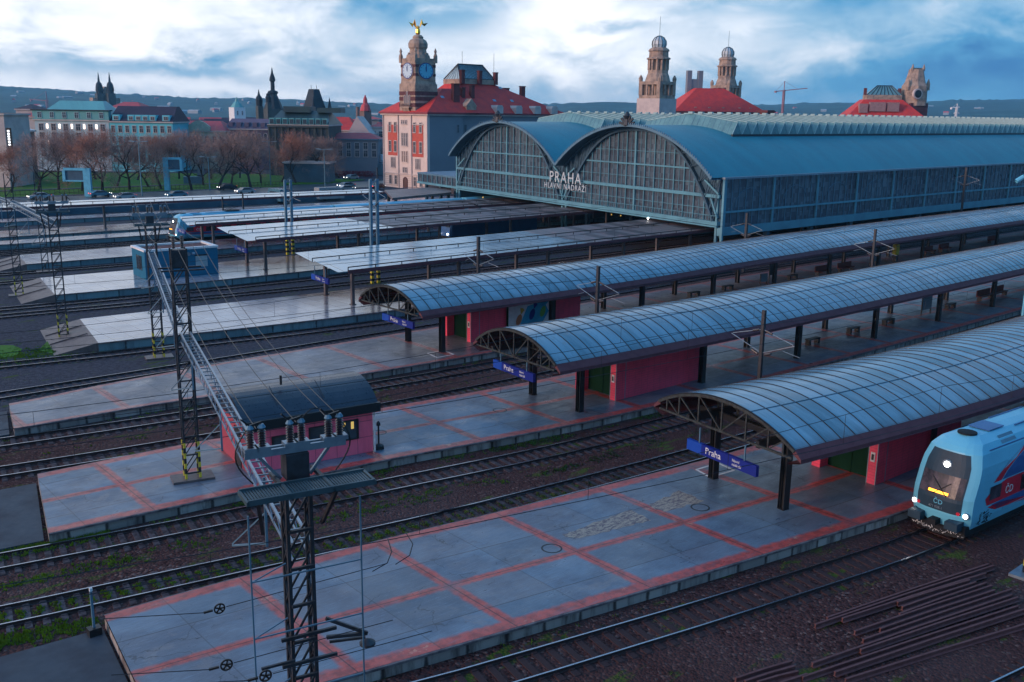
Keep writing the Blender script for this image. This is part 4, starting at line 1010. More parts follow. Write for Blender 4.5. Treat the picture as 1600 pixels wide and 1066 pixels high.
for s in (-1,1): b.lathe(s*4.6,-2,[(.8,30),(.8,32.5),(.1,34.4)],6); b.lathe(s*2.6,-1.,[(.6,37.5),(.5,38.8),(.1,40)],6)
b.box(-2.4,2.4,-.5,.5,38.,38.6); b.build('crown',M['stone2'],tt)
b=MB(); b.tube((-2.2,-5.35,28.5),(-2.2,-4.2,28.5),2.,20); b.build('round_frame',M['stone'],tt)
b=MB(); b.tube((-2.2,-5.45,28.5),(-2.2,-5.3,28.5),1.5,20); b.build('round_opening',M['dark'],tt)
o=far(1196,330); ch=thing('brick_chimney','short square red brick chimney stack behind the skylights','chimney',(o.x,o.y,0)); b=MB(); b.box(-2,2,-2,2,0,21.); b.box(-2.3,2.3,-2.3,2.3,20.3,20.8); b.build('stack',M['chim'],ch)
# ------------------------------------------------------------------ cabin, hut, stair houses
M['pink']=simple('pink_rendered_wall',(.55,.095,.13),.6,0,.3,.8,(.42,.07,.1))
M['pink']=(lambda n:(n.set(n.mix(n.ma('MAXIMUM',n.sstep(n.ma('ABSOLUTE',n.ma('SUBTRACT',n.ma('FRACT',n.ma('DIVIDE',n.sep(n.co())[0],1.2)),.5)),.485,.495),n.sstep(n.ma('ABSOLUTE',n.ma('SUBTRACT',n.ma('FRACT',n.ma('DIVIDE',n.sep(n.co())[2],.9)),.5)),.48,.49)),n.mix(n.sstep(n.noise(n.pos(),1.2,5,.7,stretch=(1,1,.3)),.4,.7),(.9,.13,.21),(.75,.10,.17)),(.3,.04,.07)),.55)))(NT('pink_panel_wall'))
M['panepale']=simple('pale_blinded_window',(.3,.38,.42),.3)
M['posterwhite']=simple('poster_paper',(.6,.6,.62),.5); M['posterblue']=simple('poster_blue',(.02,.3,.5),.5); M['posterred']=simple('poster_red',(.45,.15,.06),.5); M['postergold']=simple('poster_gold',(.5,.33,.03),.5); M['postergreen']=simple('poster_green',(.12,.35,.05),.5)
M['wscreen']=simple('reflecting_windscreen',(.02,.022,.032),.3,0,.5,2.,(.09,.07,.09),spec=.22)
cb=thing('platform_cabin','pink cabin with a dark barrel roof and one lit window, standing on the second platform','cabin',(20.6,43.8,.5),R(-8.))
Lc=6.9; Wc=4.6
b=MB(); b.box(0,Lc,0,Wc,0,2.6); b.build('wall',M['pink'],cb)
M['darkroof']=simple('dark_glossy_roof',(.022,.024,.04),.3,.1,.4,.6,(.045,.05,.07))
b=MB(); hw=Wc/2+.3; za=3.85; zs=2.7; Rr=(hw*hw+(za-zs)**2)/(2*(za-zs)); a0=math.asin(hw/Rr)
arc=[(Wc/2+Rr*math.sin(a0*(2*k/14-1)),za-Rr+Rr*math.cos(a0*(2*k/14-1))) for k in range(15)]
b.vprism(arc,-.25,Lc+.25); b.build('roof',M['darkroof'],cb,False)
for q in (-.42,Wc+.25): b=MB(); b.box(-.3,Lc+.3,q,q+.17,2.35,2.85); b.build('gutter',M['dark'],cb)
b=MB(); 
b.box(2.4,2.5,1.6,1.7,4,4.5); 
for a,c in (((1.8,.3,3.35),(1.8,1.6,4.0)),((4.3,.3,3.35),(4.3,1.6,4.0))): b.bar(a,c,.03)
b.build('roof_vent',M['dark'],cb)
M['litwin']=emis('warm_lit_window',(1.,.62,.15),.3)
def cwin(x0,x1,z0,z1,mt,name='window'):
    b=MB(); b.mat(0); b.box(x0,x1,-.03,-.005,z0,z1); b.mat(1)
    for q in (x0,x1): b.box(q-.05,q+.05,-.07,-.004,z0-.05,z1+.05)
    b.box(x0,x1,-.07,-.004,z0-.06,z0); b.box(x0,x1,-.07,-.004,z1,z1+.06); return b.build(name,[mt,M['black']],cb)
cwin(1.3,2.6,1.15,1.75,M['pane']); cwin(3.3,4.5,1.3,1.9,M['pane'])
w=cwin(4.95,6.0,.95,1.95,M['pane']); b=MB(); b.box(4.99,5.12,-.045,-.035,1.45,1.9); b.box(5.2,5.3,-.045,-.035,1.7,1.9); b.box(5.62,5.78,-.045,-.035,1.5,1.9); b.build('lit_blind',M['litwin'],w); tag(w,'window glowing warm yellow')
b=MB(); b.box(-.04,-.005,1.1,2.0,0,2.1); b.build('door',M['dark'],cb)
b=MB(); b.tube((Lc+.08,-.05,0),(Lc+.08,-.05,2.8),.05,8); b.build('downpipe',M['white'],cb)
bo=thing('lamp_bollard','thin dark post with a rounded head beside the right end of the pink cabin','post',(27.9,43.0,.5)); b=MB(); b.tube((0,0,0),(0,0,1.3),.05,8); b.lathe(0,0,[(.05,1.3),(.12,1.35),(.1,1.5),(.02,1.6)],8); b.build('pole',M['dark'],bo); b=MB(); b.lathe(0,0,[(.3,.0),(.28,.2),(.1,.3)],8); b.build('foot',M['dark'],bo)
# blue hut
hu=thing('service_hut','square blue rendered hut with a flat white-rimmed roof on the pale tiled platform','hut',(38.0,103.2,.7),R(-4.5))
b=MB(); b.box(0,7.9,0,4.8,0,3.0); b.build('wall',M['hut'],hu)
b=MB(); b.box(-.08,7.98,-.08,.35,3.0,3.22); b.box(-.08,7.98,4.45,4.88,3.0,3.22); b.box(-.08,.35,.35,4.45,3.,3.22); b.box(7.55,7.98,.35,4.45,3.,3.22); b.build('parapet',M['white'],hu)
b=MB(); b.box(.35,7.55,.35,4.45,2.95,3.04); b.build('roof',M['brick2'],hu)
b=MB(); b.mat(0).box(5.4,6.7,-.04,-.004,1.0,2.2); b.mat(1).box(5.35,6.75,-.06,-.003,2.2,2.35); b.build('window',[M['panepale'],M['dark']],hu)
b=MB(); b.mat(0).box(-.04,-.004,1.3,3.0,.9,2.4); b.mat(1)
for y in (1.3,2.1,3.0): b.box(-.06,-.003,y-.05,y+.05,.85,2.45)
b.build('window',[M['pane'],M['dark']],hu)
b=MB(); b.tube((4.6,-.35,2.5),(4.6,-.02,2.5),.18,10); b.tube((4.9,-.45,2.55),(5.2,-.45,2.55),.14,8); b.build('lamp',M['galv'],hu)
# stair houses
def redtile():
    n=NT('glazed_red_tiles'); p=n.co(); s=n.sep(p)
    jz=n.sstep(n.ma('ABSOLUTE',n.ma('SUBTRACT',n.ma('FRACT',n.ma('DIVIDE',s[2],.16)),.5)),.43,.48)
    jx=n.sstep(n.ma('ABSOLUTE',n.ma('SUBTRACT',n.ma('FRACT',n.ma('DIVIDE',n.ma('ADD',s[0],s[1]),.62)),.5)),.475,.49)
    f=n.noise(n.pos(),.9,5,.7); col=n.mix(n.sstep(f,.35,.7),(.8,.07,.14),(.62,.055,.11)); col=n.mix(n.ma('MULTIPLY',n.ma('MAXIMUM',jz,jx),.55),col,(.12,.02,.03))
    return n.set(col,n.ma('MULTIPLY_ADD',f,.2,.22))
M['redtile']=redtile()
M['greendoor']=simple('dark_green_door',(.006,.03,.014),.75,spec=.05)
def stair(label,x,y,ang,L,W,poster=False):
    H=3.25; t=thing('stair_house',label,'stair house',(x,y,.5),R(ang))
    b=MB(); b.box(.9,L,0,.16,0,H); b.box(.9,L,W-.16,W,0,H); b.box(L-.16,L,.16,W-.16,0,H); b.box(0,.9,0,.5,0,H); b.box(0,.9,W-.5,W,0,H); b.build('wall',M['redtile'],t)
    b=MB(); b.box(.8,L,.17,W-.17,H-.02,H+.06); b.build('ceiling',M['dark'],t)
    b=MB(); b.box(.75,.85,.5,W-.5,0,H); b.box(.70,.76,W/2-.03,W/2+.03,0,H); b.build('door',M['greendoor'],t)
    b=MB()
    for q in (-.012,.47,): b.box(-.02,.02,q,q+.04,0,H)
    b.box(.86,.92,-.015,.0,0,H); b.build('corner_trim',M['galv'],t)
    b=MB(); b.mat(0).box(-.05,-.002,.13,.36,1.2,1.7); b.mat(1).box(-.06,-.051,.18,.31,1.3,1.6); b.build('call_box',[M['white'],M['dark']],t)
    return t
stair('dark red stair house with a green door under the nearest barrel roof, behind the train',44.3,22.75,-1.5,8.6,3.7)
stair('long red tiled stair house with a green door under the middle barrel roof',44.9,41.2,.2,9.2,3.7)
s3=stair('red stair house carrying the sweets poster under the furthest barrel roof',47.8,59.85,1.,12.6,3.6)
po=thing('poster_board','pale advertising poster with three wrapped sweets on blue, hung on the red stair house','poster',(51.6,59.80,1.2),R(1))
b=MB(); b.box(0,5.4,-.08,-.03,0,2.35); b.build('sheet',M['posterwhite'],po)
b=MB()
for x in (-.08,5.4): b.box(x,x+.14,-.1,0,-.1,2.5)
b.build('frame',M['greendoor'],po)
b=MB(); b.add([(1.3,-.085,0),(4.0,-.085,0),(4.7,-.085,.9),(4.1,-.085,1.9),(2.2,-.085,1.6)],[(0,1,2,3,4)]); b.build('blue_shape',M['posterblue'],po)
def candy(cx,cz,m1,m2):
    b=MB(); a=R(-25); f=lambda u,v:(cx+u*math.cos(a)-v*math.sin(a),-.09,cz+u*math.sin(a)+v*math.cos(a))
    b.mat(0).add([f(.3*math.cos(t*.4),.5*math.sin(t*.4)) for t in range(16)],[tuple(range(16))]); b.mat(1).add([f(0,.45),f(-.3,.95),f(.0,1.05),f(.25,.95)],[(0,1,2,3)]); b.build('printed_sweet',[m1,m2],po)
candy(1.25,.55,M['posterred'],M['postergold']); candy(2.75,.85,M['signblue'],M['signblue']); candy(4.0,.95,M['postergreen'],M['posterblue'])
# ------------------------------------------------------------------ station name signs
def sign(label,c,ang,W,H,drop,seed):
    t=thing('station_sign',label,'station sign',c,R(ang))   # local x to the viewer's right
    b=MB(); b.mat(0).box(-W/2+W*.22,W/2,-.09,.09,0,H); b.mat(1).box(-W/2,-W/2+W*.22-.001,-.091,.091,0,H); b.build('board',[M['signblue'],M['signpale']],t)
    b=MB()
    for x in (-W*.33,W*.32): b.box(x-.03,x+.03,-.03,.03,H,H+drop)
    b.build('hanger',M['bluesteel'],t)
    rm=Matrix(((1,0,0),(0,0,-1),(0,1,0)))
    text('Praha',.46*H/.52,M['white'],'lettering',t,Vector((-W*.22,-.1,.14*H/.52)),rm,.004)
    text('hlavní\nnádraží',.2*H/.52,M['white'],'lettering',t,Vector((W*.17,-.1,.3*H/.52)),rm,.004)
sign('blue name sign reading Praha hlavni nadrazi, largest and nearest, hung on the nearest barrel roof',(35.85,26.05,2.75),-98+0,4.5,.52,.75,1)
sign('blue name sign hung below the end of the middle barrel roof',(38.3,43.7,2.85),-96,4.3,.52,.7,2)
sign('blue name sign hung below the end of the furthest barrel roof',(41.0,60.2,2.85),-92,4.3,.52,.7,3)
sign('small blue name sign at the end of the nearest flat glass canopy',(45.3,79.2,3.1),-95,3.6,.5,.8,4)
sign('small blue name sign at the end of the second flat glass canopy',(48.4,102.,3.1),-95,3.6,.5,.8,5)
sign('small blue name sign in front of the distant train, under the third flat glass canopy',(51.5,126.,2.6),-95,3.4,.5,.8,6)
# ------------------------------------------------------------------ commuter train
M['tblue']=simple('train_light_blue',(.13,.44,.60),.35,0,.25,.6,(.10,.35,.5))
M['tnavy']=simple('train_dark_mask',(.02,.045,.07),.5,spec=.2)
M['tred']=simple('train_red',(.6,.015,.04),.35)
M['tmid']=simple('train_mid_blue',(.02,.1,.28),.35)
M['twin']=simple('train_window',(.012,.012,.016),.12)
M['tunder']=simple('train_underframe',(.012,.013,.016),.7,0,.4,3)
M['headlamp']=emis('lit_headlamp',(1.,.97,.92),9.); M['orange']=emis('orange_display',(1.,.33,.02),2.6)
SEC=[(1.30,.62),(1.41,1.1),(1.41,2.9),(1.37,3.35),(1.2,3.95),(.95,4.3),(.5,4.52),(0,4.57)]
def wz(z):
    for (a,za),(c,zb) in zip(SEC[:-1],SEC[1:]):
        if z<=zb: return a+(c-a)*(z-za)/(zb-za)
    return 0
def fp(v,z,off=0.):
    w=wz(z); y=v*w; x=max(0,(z-1.9))*.33+.42*abs(v)**3.2+(max(0,z-3.85)**2)*1.6+max(0,1.2-z)*.25
    return (x-off,y,z)
def car(front,L,parent,last=False):
    ring=[(y,z) for y,z in SEC]+[(-y,z) for y,z in SEC[-2::-1]]
    b=MB()
    if front:
        zs=[.62,.8,1.0,1.2,1.6,2.0,2.4,2.8,3.1,3.4,3.7,3.95,4.15,4.3,4.42,4.52]; vs=[-1,-.95,-.88,-.75,-.5,-.25,0,.25,.5,.75,.88,.95,1]
        g=[[fp(v,z) for v in vs] for z in zs]; flat=[p for r in g for p in r]; K=len(vs)
        b.add(flat,[(i*K+j,i*K+j+1,(i+1)*K+j+1,(i+1)*K+j) for i in range(len(zs)-1) for j in range(K-1)])
        # sides from the nose back to the regular section
        for s in (-1,1):
            pr=[(s*wz(z),z) for z in zs]; n0=[fp(s,z) for z in zs]; n1=[(3.2,y,z) for y,z in pr]
            b.add(n0+n1,[(i,i+1,i+1+len(zs),i+len(zs)) for i in range(len(zs)-1)])
        b.add([fp(v,4.52) for v in vs]+[(3.2,v*wz(4.52),4.52) for v in vs],[(j,j+1,j+1+K,j+K) for j in range(K-1)])
        x0=3.2
    else: x0=0.
    n=len(ring); b.add([(x0,y,z) for y,z in ring]+[(L,y,z) for y,z in ring],[(k,(k+1),n+k+1,n+k) for k in range(n-1)]+[tuple(range(n,2*n))])
    if not front: b.add([(x0,y,z) for y,z in ring],[tuple(range(n))[::-1]])
    return b
def side_poly(b,pts,s):
    q=[]
    for x,z in pts:
        y=wz(z)+.012; q.append((x,s*y,z))
    b.add(q,[tuple(range(len(q)))])
def make_train(name,label,loc,ang,cars=2,detail=True):
    t=thing(name,label,'train',loc,R(ang))
    car(True,26.,None).build('body',M['tblue'],t,False)
    fpatch=lambda b,v0,v1,z0,z1,o,nv=8,nz=4:b.add([fp(v0+(v1-v0)*j/nv,z0+(z1-z0)*i/nz,o) for i in range(nz+1) for j in range(nv+1)],[(i*(nv+1)+j,i*(nv+1)+j+1,(i+1)*(nv+1)+j+1,(i+1)*(nv+1)+j) for i in range(nz) for j in range(nv)])
    b=MB()   # dark mask tapering upwards
    nv,nz=10,10; vs=[]
    for i in range(nz+1):
        z=1.28+(3.9-1.28)*i/nz; h=.74 if z<3.4 else .74-.08*(z-3.4)
        for j in range(nv+1): vs.append(fp(-h+2*h*j/nv,z,.02))
    b.add(vs,[(i*(nv+1)+j,i*(nv+1)+j+1,(i+1)*(nv+1)+j+1,(i+1)*(nv+1)+j) for i in range(nz) for j in range(nv)]); b.build('front_mask',M['tnavy'],t)
    b=MB(); fpatch(b,-.7,.7,1.98,2.92,.035); b.build('windscreen',M['wscreen'],t)
    b=MB(); b.bar(fp(-.25,2.0,.07),fp(.35,2.75,.07),.03); b.bar(fp(.2,2.0,.07),fp(-.3,2.6,.07),.025); b.build('wiper',M['black'],t)
    b=MB(); fpatch(b,-.3,.36,2.06,2.17,.06); b.build('destination_display',M['orange'],t)
    for v,z,r in ((-.86,1.3,.12),(.86,1.3,.12),(0,3.34,.17)):
        p=Vector(fp(v,z,.0)); b=MB(); b.tube(p+Vector((.05,0,0)),p+Vector((-.06,0,0)),r*.8,14); b.build('headlight',M['headlamp'],t)
        b=MB(); b.tube(p+Vector((.06,0,0)),p+Vector((-.04,0,0)),r*1.3,14); b.build('lamp_ring',M['galv'],t)
    for v in (-.66,.66):
        p=Vector(fp(v,1.36,.0)); b=MB(); b.tube(p,p+Vector((-.05,0,0)),.08,10); b.build('tail_light',M['tred'],t)
    rm=Matrix(((0,0,-1),(-1,0,0),(0,1,0)))   # text facing -x
    text('ČD',.3,M['tblue'],'logo',t,Vector(fp(0,1.58,.03))+Vector((0,.2,0)),rm,.004)
    text('471 038-1',.16,M['galv'],'number',t,Vector(fp(0,1.36,.03))+Vector((0,.4,0)),rm,.004)
    b=MB(); b.box(.5,25.5,-1.2,1.2,.28,.62); b.build('underframe',M['tunder'],t)
    b=MB(); b.box(.15,.6,-1.3,1.3,.45,.8)
    b.add([(.25,-1.25,.22),(.0,0,.18),(.25,1.25,.22),(.3,1.3,.5),(.1,0,.5),(.3,-1.3,.5)],[(0,1,4,5),(1,2,3,4)]); b.build('pilot_beam',M['tunder'],t)
    for y in (-.87,.87):
        b=MB(); b.box(-.25,.3,y-.28,y+.28,.62,1.02); b.box(-.32,-.24,y-.3,y+.3,.66,1.0); b.build('buffer',M['tnavy'],t)
    b=MB(); b.box(-.35,.2,-.18,.18,.66,.92); b.build('coupler',M['tunder'],t)
    rg=random.Random(4); b=MB()
    for k in range(46):
        y=-1.2+k*.052; z=.3+rg.random()*.12; x=.02-.0+abs(y)*.2-.03; b.bar((x,y,z),(x,y+rg.uniform(-.03,.08),z+rg.uniform(-.1,.12)),.018)
    b.build('graffiti',M['white'],t)
    for bx in (3.5,6.,20,22.5):
        for y in (-.75,.75):
            b=MB(); b.tube((bx,y-.07,.62),(bx,y+.07,.62),.45,16); b.build('wheel',M['tunder'],t)
    for s in (-1,1):
        b=MB(); side_poly(b,[(1.6,1.55),(26,1.55),(26,2.5),(3.2,2.5),(2.2,2.3),(1.4,1.9)],s); b.build('red_stripe',M['tred'],t)
        b=MB(); side_poly(b,[(2.,1.5),(2.6,1.2),(26,.98),(26,1.54),(2.9,1.54)],s); b.build('blue_stripe',M['tmid'],t)
        b=MB(); side_poly(b,[(1.7,1.45),(2.4,1.2),(6,.95),(12,.9),(12,1.02),(6,1.1),(2.8,1.46)],s); b.build('red_wave',M['tred'],t)
        b=MB(); pts=[(2.3,2.6),(2.9,2.9)]; up=[(2.0,2.55),(2.5,2.9),(3.4,3.35),(5.2,3.88),(5.9,3.88),(4.0,3.35),(3.1,2.9),(2.7,2.55)]; side_poly(b,up,s); b.build('red_swoosh',M['tred'],t)
        b=MB(); side_poly(b,[(2.8,2.55),(26,2.55),(26,2.9),(3.2,2.9)],s); side_poly(b,[(3.2,2.9),(26,2.9),(26,3.35),(4.1,3.35)],s); side_poly(b,[(4.1,3.35),(26,3.35),(26,3.88),(6.0,3.88)],s); b.build('blue_field',M['tmid'],t)
        b=MB(); b.add([(1.75,s*1.436,1.75),(2.75,s*1.436,1.75),(2.75,s*1.436,2.4),(1.75,s*1.436,2.4)],[(0,1,2,3)]); b.build('cab_door_window',M['wscreen'],t)
        for k in range(9):
            x=4.6+k*2.35; b=MB(); b.add([(x,s*1.434,1.62),(x+1.5,s*1.434,1.62),(x+1.5,s*1.434,2.38),(x,s*1.434,2.38)],[(0,1,2,3)]); b.build('window',M['twin'],t)
            if k>0: b=MB(); b.add([(x,s*(wz(2.98)+.03),2.98),(x+1.5,s*(wz(2.98)+.03),2.98),(x+1.5,s*(wz(3.6)+.03),3.6),(x,s*(wz(3.6)+.03),3.6)],[(0,1,2,3)]); b.build('window',M['twin'],t)
        rms=Matrix(((1*(-s),0,0),(0,0,s),(0,1,0)))
        text('ČD',.5,M['white'],'logo',t,Vector((3.15 if s<0 else 3.9,s*1.438,1.78)),rms,.003)
        text('CityElefant' if False else 'eské dráhy',.3,M['tblue'],'lettering',t,Vector((6. if s<0 else 9,s*1.438,1.1)),rms,.003)
        rg=random.Random(9); b=MB()
        for k in range(60):
            x=1.0+rg.random()*1.1; z=.7+rg.random()*.6; a=rg.random()*6
            b.bar((x,s*(wz(z)+.012),z),(x+.12*math.cos(a),s*(wz(z)+.012),min(1.35,max(.65,z+.12*math.sin(a)))),.03,.01)
        b.build('graffiti',M['tnavy'],t)
    b=MB(); b.lathe(1.9,0,[(.42,4.53),(.42,4.6),(.2,4.62)],16); b.build('roof_fan',M['tunder'],t)
    b=MB(); b.box(2.9,4.2,-.5,.5,4.56,4.61); b.build('roof_hatch',M['tmid'],t)
    for s in (-1,1):
        b=MB(); b.add([(3.0,s*1.10,4.13),(4.3,s*1.10,4.13),(4.3,s*.82,4.42),(3.0,s*.82,4.42)],[(0,1,2,3)]); b.build('roof_grille',M['bluesteel'],t)
        b=MB(); b.bar((5,s*.62,4.52),(25.5,s*.62,4.52),.05); b.bar((1.8,s*1.16,4.05),(25.5,s*1.17,4.05),.04); b.build('roof_gutter',M['tmid'],t)
    b=MB(); z0=4.6   # pantograph
    b.box(8.2,10.4,-.7,.7,z0,z0+.08)
    for y in (-.5,.5): b.bar((8.4,y,z0+.1),(10.2,y*.6,z0+.62),.05); b.bar((10.2,y*.6,z0+.62),(8.4,y*.5,z0+1.15),.04)
    b.bar((8.4,-.8,z0+1.16),(8.4,.8,z0+1.16),.06); b.build('pantograph',M['tunder'],t)
    for c in range(1,cars):
        b=car(False,25.6,None); b.v=[(x+26.4*c,y,z) for x,y,z in b.v]; b.build('carriage_body',M['tblue'] ,t)
        for s in (-1,1):
            q=MB(); side_poly(q,[(26.4*c,1.55),(26.4*c+25.6,1.55),(26.4*c+25.6,2.5),(26.4*c,2.5)],s); q.build('red_stripe',M['tred'],t)
            for k in range(9):
                x=26.4*c+1.6+k*2.6; w_=MB(); w_.add([(x,s*1.434,1.62),(x+1.5,s*1.434,1.62),(x+1.5,s*1.434,2.38),(x,s*1.434,2.38)],[(0,1,2,3)]); w_.build('window',M['twin'],t)
    return t
sl=lambda k,x:math.degrees(math.atan((yat(TR[k],x+2)-yat(TR[k],x-2))/4))
make_train('commuter_train','double deck light blue and red train with lit headlights beside the nearest platform',(41.4,yat(TR['T0'],41.4),ZR),sl('T0',50),1)
make_train('commuter_train','distant pale blue and red train waiting beyond the blue hut',(54.0,yat(TR['T11'],54.0),ZR),sl('T11',66),3).scale=(1,1,.87)
lo=thing('locomotive','blue electric locomotive under the roofs, behind the end of the third post row','locomotive',(gnd(652,372,.2).x,113.,.2))
b=MB(); b.box(.4,17,-1.4,1.4,1.,3.6); b.add([(0,-1.3,1.),(0,1.3,1.),(.5,1.2,3.6),(.5,-1.2,3.6),(1.2,1.4,3.6),(1.2,-1.4,3.6),(.41,1.4,1.),(.41,-1.4,1.)],[(0,1,2,3),(1,6,4,2),(0,3,5,7)]); b.build('body',M['tmid'],lo)
b=MB(); b.box(.2,.45,-1.1,-.1,2.3,3.1); b.box(.2,.45,.1,1.1,2.3,3.1); b.build('windscreen',M['pane'],lo)
b=MB(); b.box(.3,16.8,-1.2,1.2,.3,1.); b.build('underframe',M['tunder'],lo)
for y in (-.9,.9): b=MB(); b.tube((-.06,y,1.3),(.1,y,1.3),.12,10); b.build('headlight',M['headlamp'],lo)
b=MB(); b.box(2,15,-.8,.8,3.6,4.); b.bar((5,0,4.),(7,0,4.8),.1); b.bar((7,0,4.8),(5.2,0,5.4),.1); b.bar((5.2,-.8,5.4),(5.2,.8,5.4),.1); b.build('roof_equipment',M['tunder'],lo)
M['walkgrate']=simple('dark_teal_grating',(.05,.09,.11),.5,.3,.3,3)
# ------------------------------------------------------------------ lattice masts with switch galleries
def lattice(b,x0,y0,x1,y1,z0,z1,w,step,t=.06,mx=0):
    """one flat lattice column made of two channels and X lacing between points (x0,y0) and (x1,y1)"""
    b.bar((x0,y0,z0),(x0,y0,z1),t*1.6,t*1.6); b.bar((x1,y1,z0),(x1,y1,z1),t*1.6,t*1.6)
    z=z0
    while z<z1-.1:
        zz=min(z1,z+step); b.bar((x0,y0,z),(x1,y1,zz),t*.7); b.bar((x1,y1,z),(x0,y0,zz),t*.7); z=zz
def mast(label,x,y,ang,H,z0=0.,gallery=0.,stripe=True,bigcap=False,w=.5,dyy=.28):
    t=thing('lattice_mast',label,'mast',(x,y,z0),R(ang))
    b=MB(); b.box(-1.0,1.0,-.6,.6,0,.12); b.build('foundation',M['ramp'],t)
    for s in (-1,1):
        b=MB(); lx=s*w*.5*1.35; zb=2.0 if stripe else 0
        for dy in (-dyy,dyy): b.bar((lx,dy,zb),(lx,dy,H),.1,.08)
        z=zb; 
        while z<H-.3: b.bar((lx,-dyy,z),(lx,dyy,z+.55),.04); b.bar((lx,dyy,z),(lx,-dyy,z+.55),.04); z+=.55
        b.build('leg',M['mast'],t)
        if stripe:
            b=MB(); k=0; z=.12
            while z<2.0:
                b.mat(k%2); 
                for dy in (-.28,.28): b.bar((lx,dy,z),(lx,dy,min(2.,z+.27)),.13,.11)
                z+=.27; k+=1
            b.mat(1)
            for z in (.3,.9,1.5): b.bar((lx,-.28,z),(lx,.28,z+.5),.045); b.bar((lx,.28,z),(lx,-.28,z+.5),.045)
            b.build('striped_base',[M['yellow'],M['black']],t)
    b=MB(); z=.4
    while z<H-.9:
        for dy in (-dyy-.02,dyy+.02): b.bar((-w*.68,dy,z),(w*.68,dy,z+.95),.045)
        b.bar((-w*.68,-.3,z),(w*.68,-.3,z),.07); z+=.95
    b.build('lacing',M['mast'],t)
    return t
def insulator(b,x,y,z,h=.75,r=.09):
    n=7
    for k in range(n):
        zz=z+h*k/n; b.lathe(x,y,[(r*.55,zz),(r,zz+h/n*.35),(r*.55,zz+h/n*.9)],9)
def gallery(t,zg,L,kx=1.):
    """steel walkway and switch frame on top of a mast (local frame of the mast)"""
    b=MB(); c=M['bluesteel']
    b.mat(0)
    for k in range(int(L/.065)):   # open grating
        x=-L/2+.065*k; b.box(x,x+.045,-1.35,-.65,zg-.03,zg)
    b.box(-L/2,L/2,-1.4,-1.35,zg-.08,zg+.05); b.box(-L/2,L/2,-.65,-.6,zg-.08,zg+.05)
    for x in (-L/2,-L/6,L/6,L/2): b.box(x-.03,x+.03,-1.4,-.6,zg-.08,zg+.02)
    b.build('walkway',[M['walkgrate']],t)
    b=MB()
    for x in (-L/2+.3,L/4): b.bar((x,-1.,zg-.08),(x*.75,-.2,zg-1.3),.08)
    b.bar((-.5,-1.3,zg-.05),(-.5,.3,zg-.05),.09); b.bar((.5,-1.3,zg-.05),(.5,.3,zg-.05),.09); b.build('bracket',M['mast'],t)
    zb=zg+.62
    b=MB(); b.bar((-1.75*kx,0.05,zb),(1.75*kx,.05,zb),.08,.16); b.bar((-1.75*kx,-.15,zb),(1.75*kx,-.15,zb),.08,.16)
    for s in (-1,1): b.bar((s*.35,0,zg-.1),(s*1.3*kx,0,zb-.05),.07)
    b.build('switch_beam',M['galv'],t)
    b=MB(); b.box(-.27,.27,-.26,.22,zg-.1,zb-.1); b.build('drive_box',M['mast'],t)
    for x in [v*kx for v in (-1.5,-1.1,-.15,.25,1.2,1.6)]:
        q=MB(); insulator(q,x,-.05,zb+.13,.42,.1); q.build('insulator',M['porcelain'],t)
        q=MB(); q.box(x-.16,x+.16,-.2,.1,zb+.06,zb+.16); q.build('insulator_foot',M['galv'],t); q=MB(); q.lathe(x,-.05,[(.06,zb+.55),(.1,zb+.6),(.05,zb+.68)],8); q.build('insulator_cap',M['bluesteel'],t)
    for x0,x1 in ((-1.5,-1.1),(-.15,.25),(1.2,1.6)): b=MB(); b.bar((x0*kx,-.05,zb+.66),(x1*kx,-.05,zb+.72),.05); b.bar((x0*kx,-.05,zb+.66),(x0*kx-.2,-.1,zb+.86),.035); b.build('switch_contact',M['black'],t)
    b=MB()
    pts=[(kx*(.25+.95*q/8),-.05,zb+.66+.22*math.sin(PI*q/8)) for q in range(9)]; b.path(pts,.016,5); b.build('jumper',M['black'],t)
    for s in (-1,1):
        pts=[(s*kx*(1.45+.55*math.sin(PI*q/10)),0,zb+.66-1.4*q/10) for q in range(11)]; b=MB(); b.path(pts,.018,5); b.build('jumper',M['black'],t)
fm=mast('big foreground lattice mast with a switch gallery and insulators, cut off by the bottom edge',10.3,19.45,-12,9.9,0,w=.42,dyy=.2)
fm.name='switch_mast'
gallery(fm,10.3,2.9,.68)
b=MB()
for x,z in ((-.7,5.7),(.75,4.),):
    b.bar((x-.4,-.4,z),(x+.4,-.4,z),.06)
b.build('side_bracket',M['mast'],fm); b=MB(); b.bar((-.6,-.4,6.3),(.75,-.4,6.3),.07,.08); b.build('side_bracket',M['mast'],fm); b=MB(); b.bar((-.6,-.4,5.6),(.75,-.4,5.6),.07,.08); b.build('side_bracket',M['mast'],fm); b=MB(); b.bar((.5,-.4,6.6),(1.5,-.5,6.0),.08); b.bar((.5,-.4,6.1),(1.5,-.5,6.0),.08); b.bar((.6,-.3,5.9),(1.45,-.5,5.9),.06); b.build('side_bracket',M['mast'],fm)
b=MB(); b.lathe(1.5,-.5,[(.03,5.6),(.2,5.7),(.2,5.75),(.03,5.85)],12); b.build('pulley',M['mast'],fm)
b=MB()
for x in (-1.35,1.25): b.bar((x,-.9,9.8),(x*1.0,-.9,1.),.035)
for z in (8.2,6.8,5.2,3.8,2.5): b.bar((-1.35,-.9,z),(1.25,-.9,z),.03); b.bar((-.4,-.3,z),(-1.35,-.9,z),.025)
b.build('drop_rods',M['bluesteel'],fm)
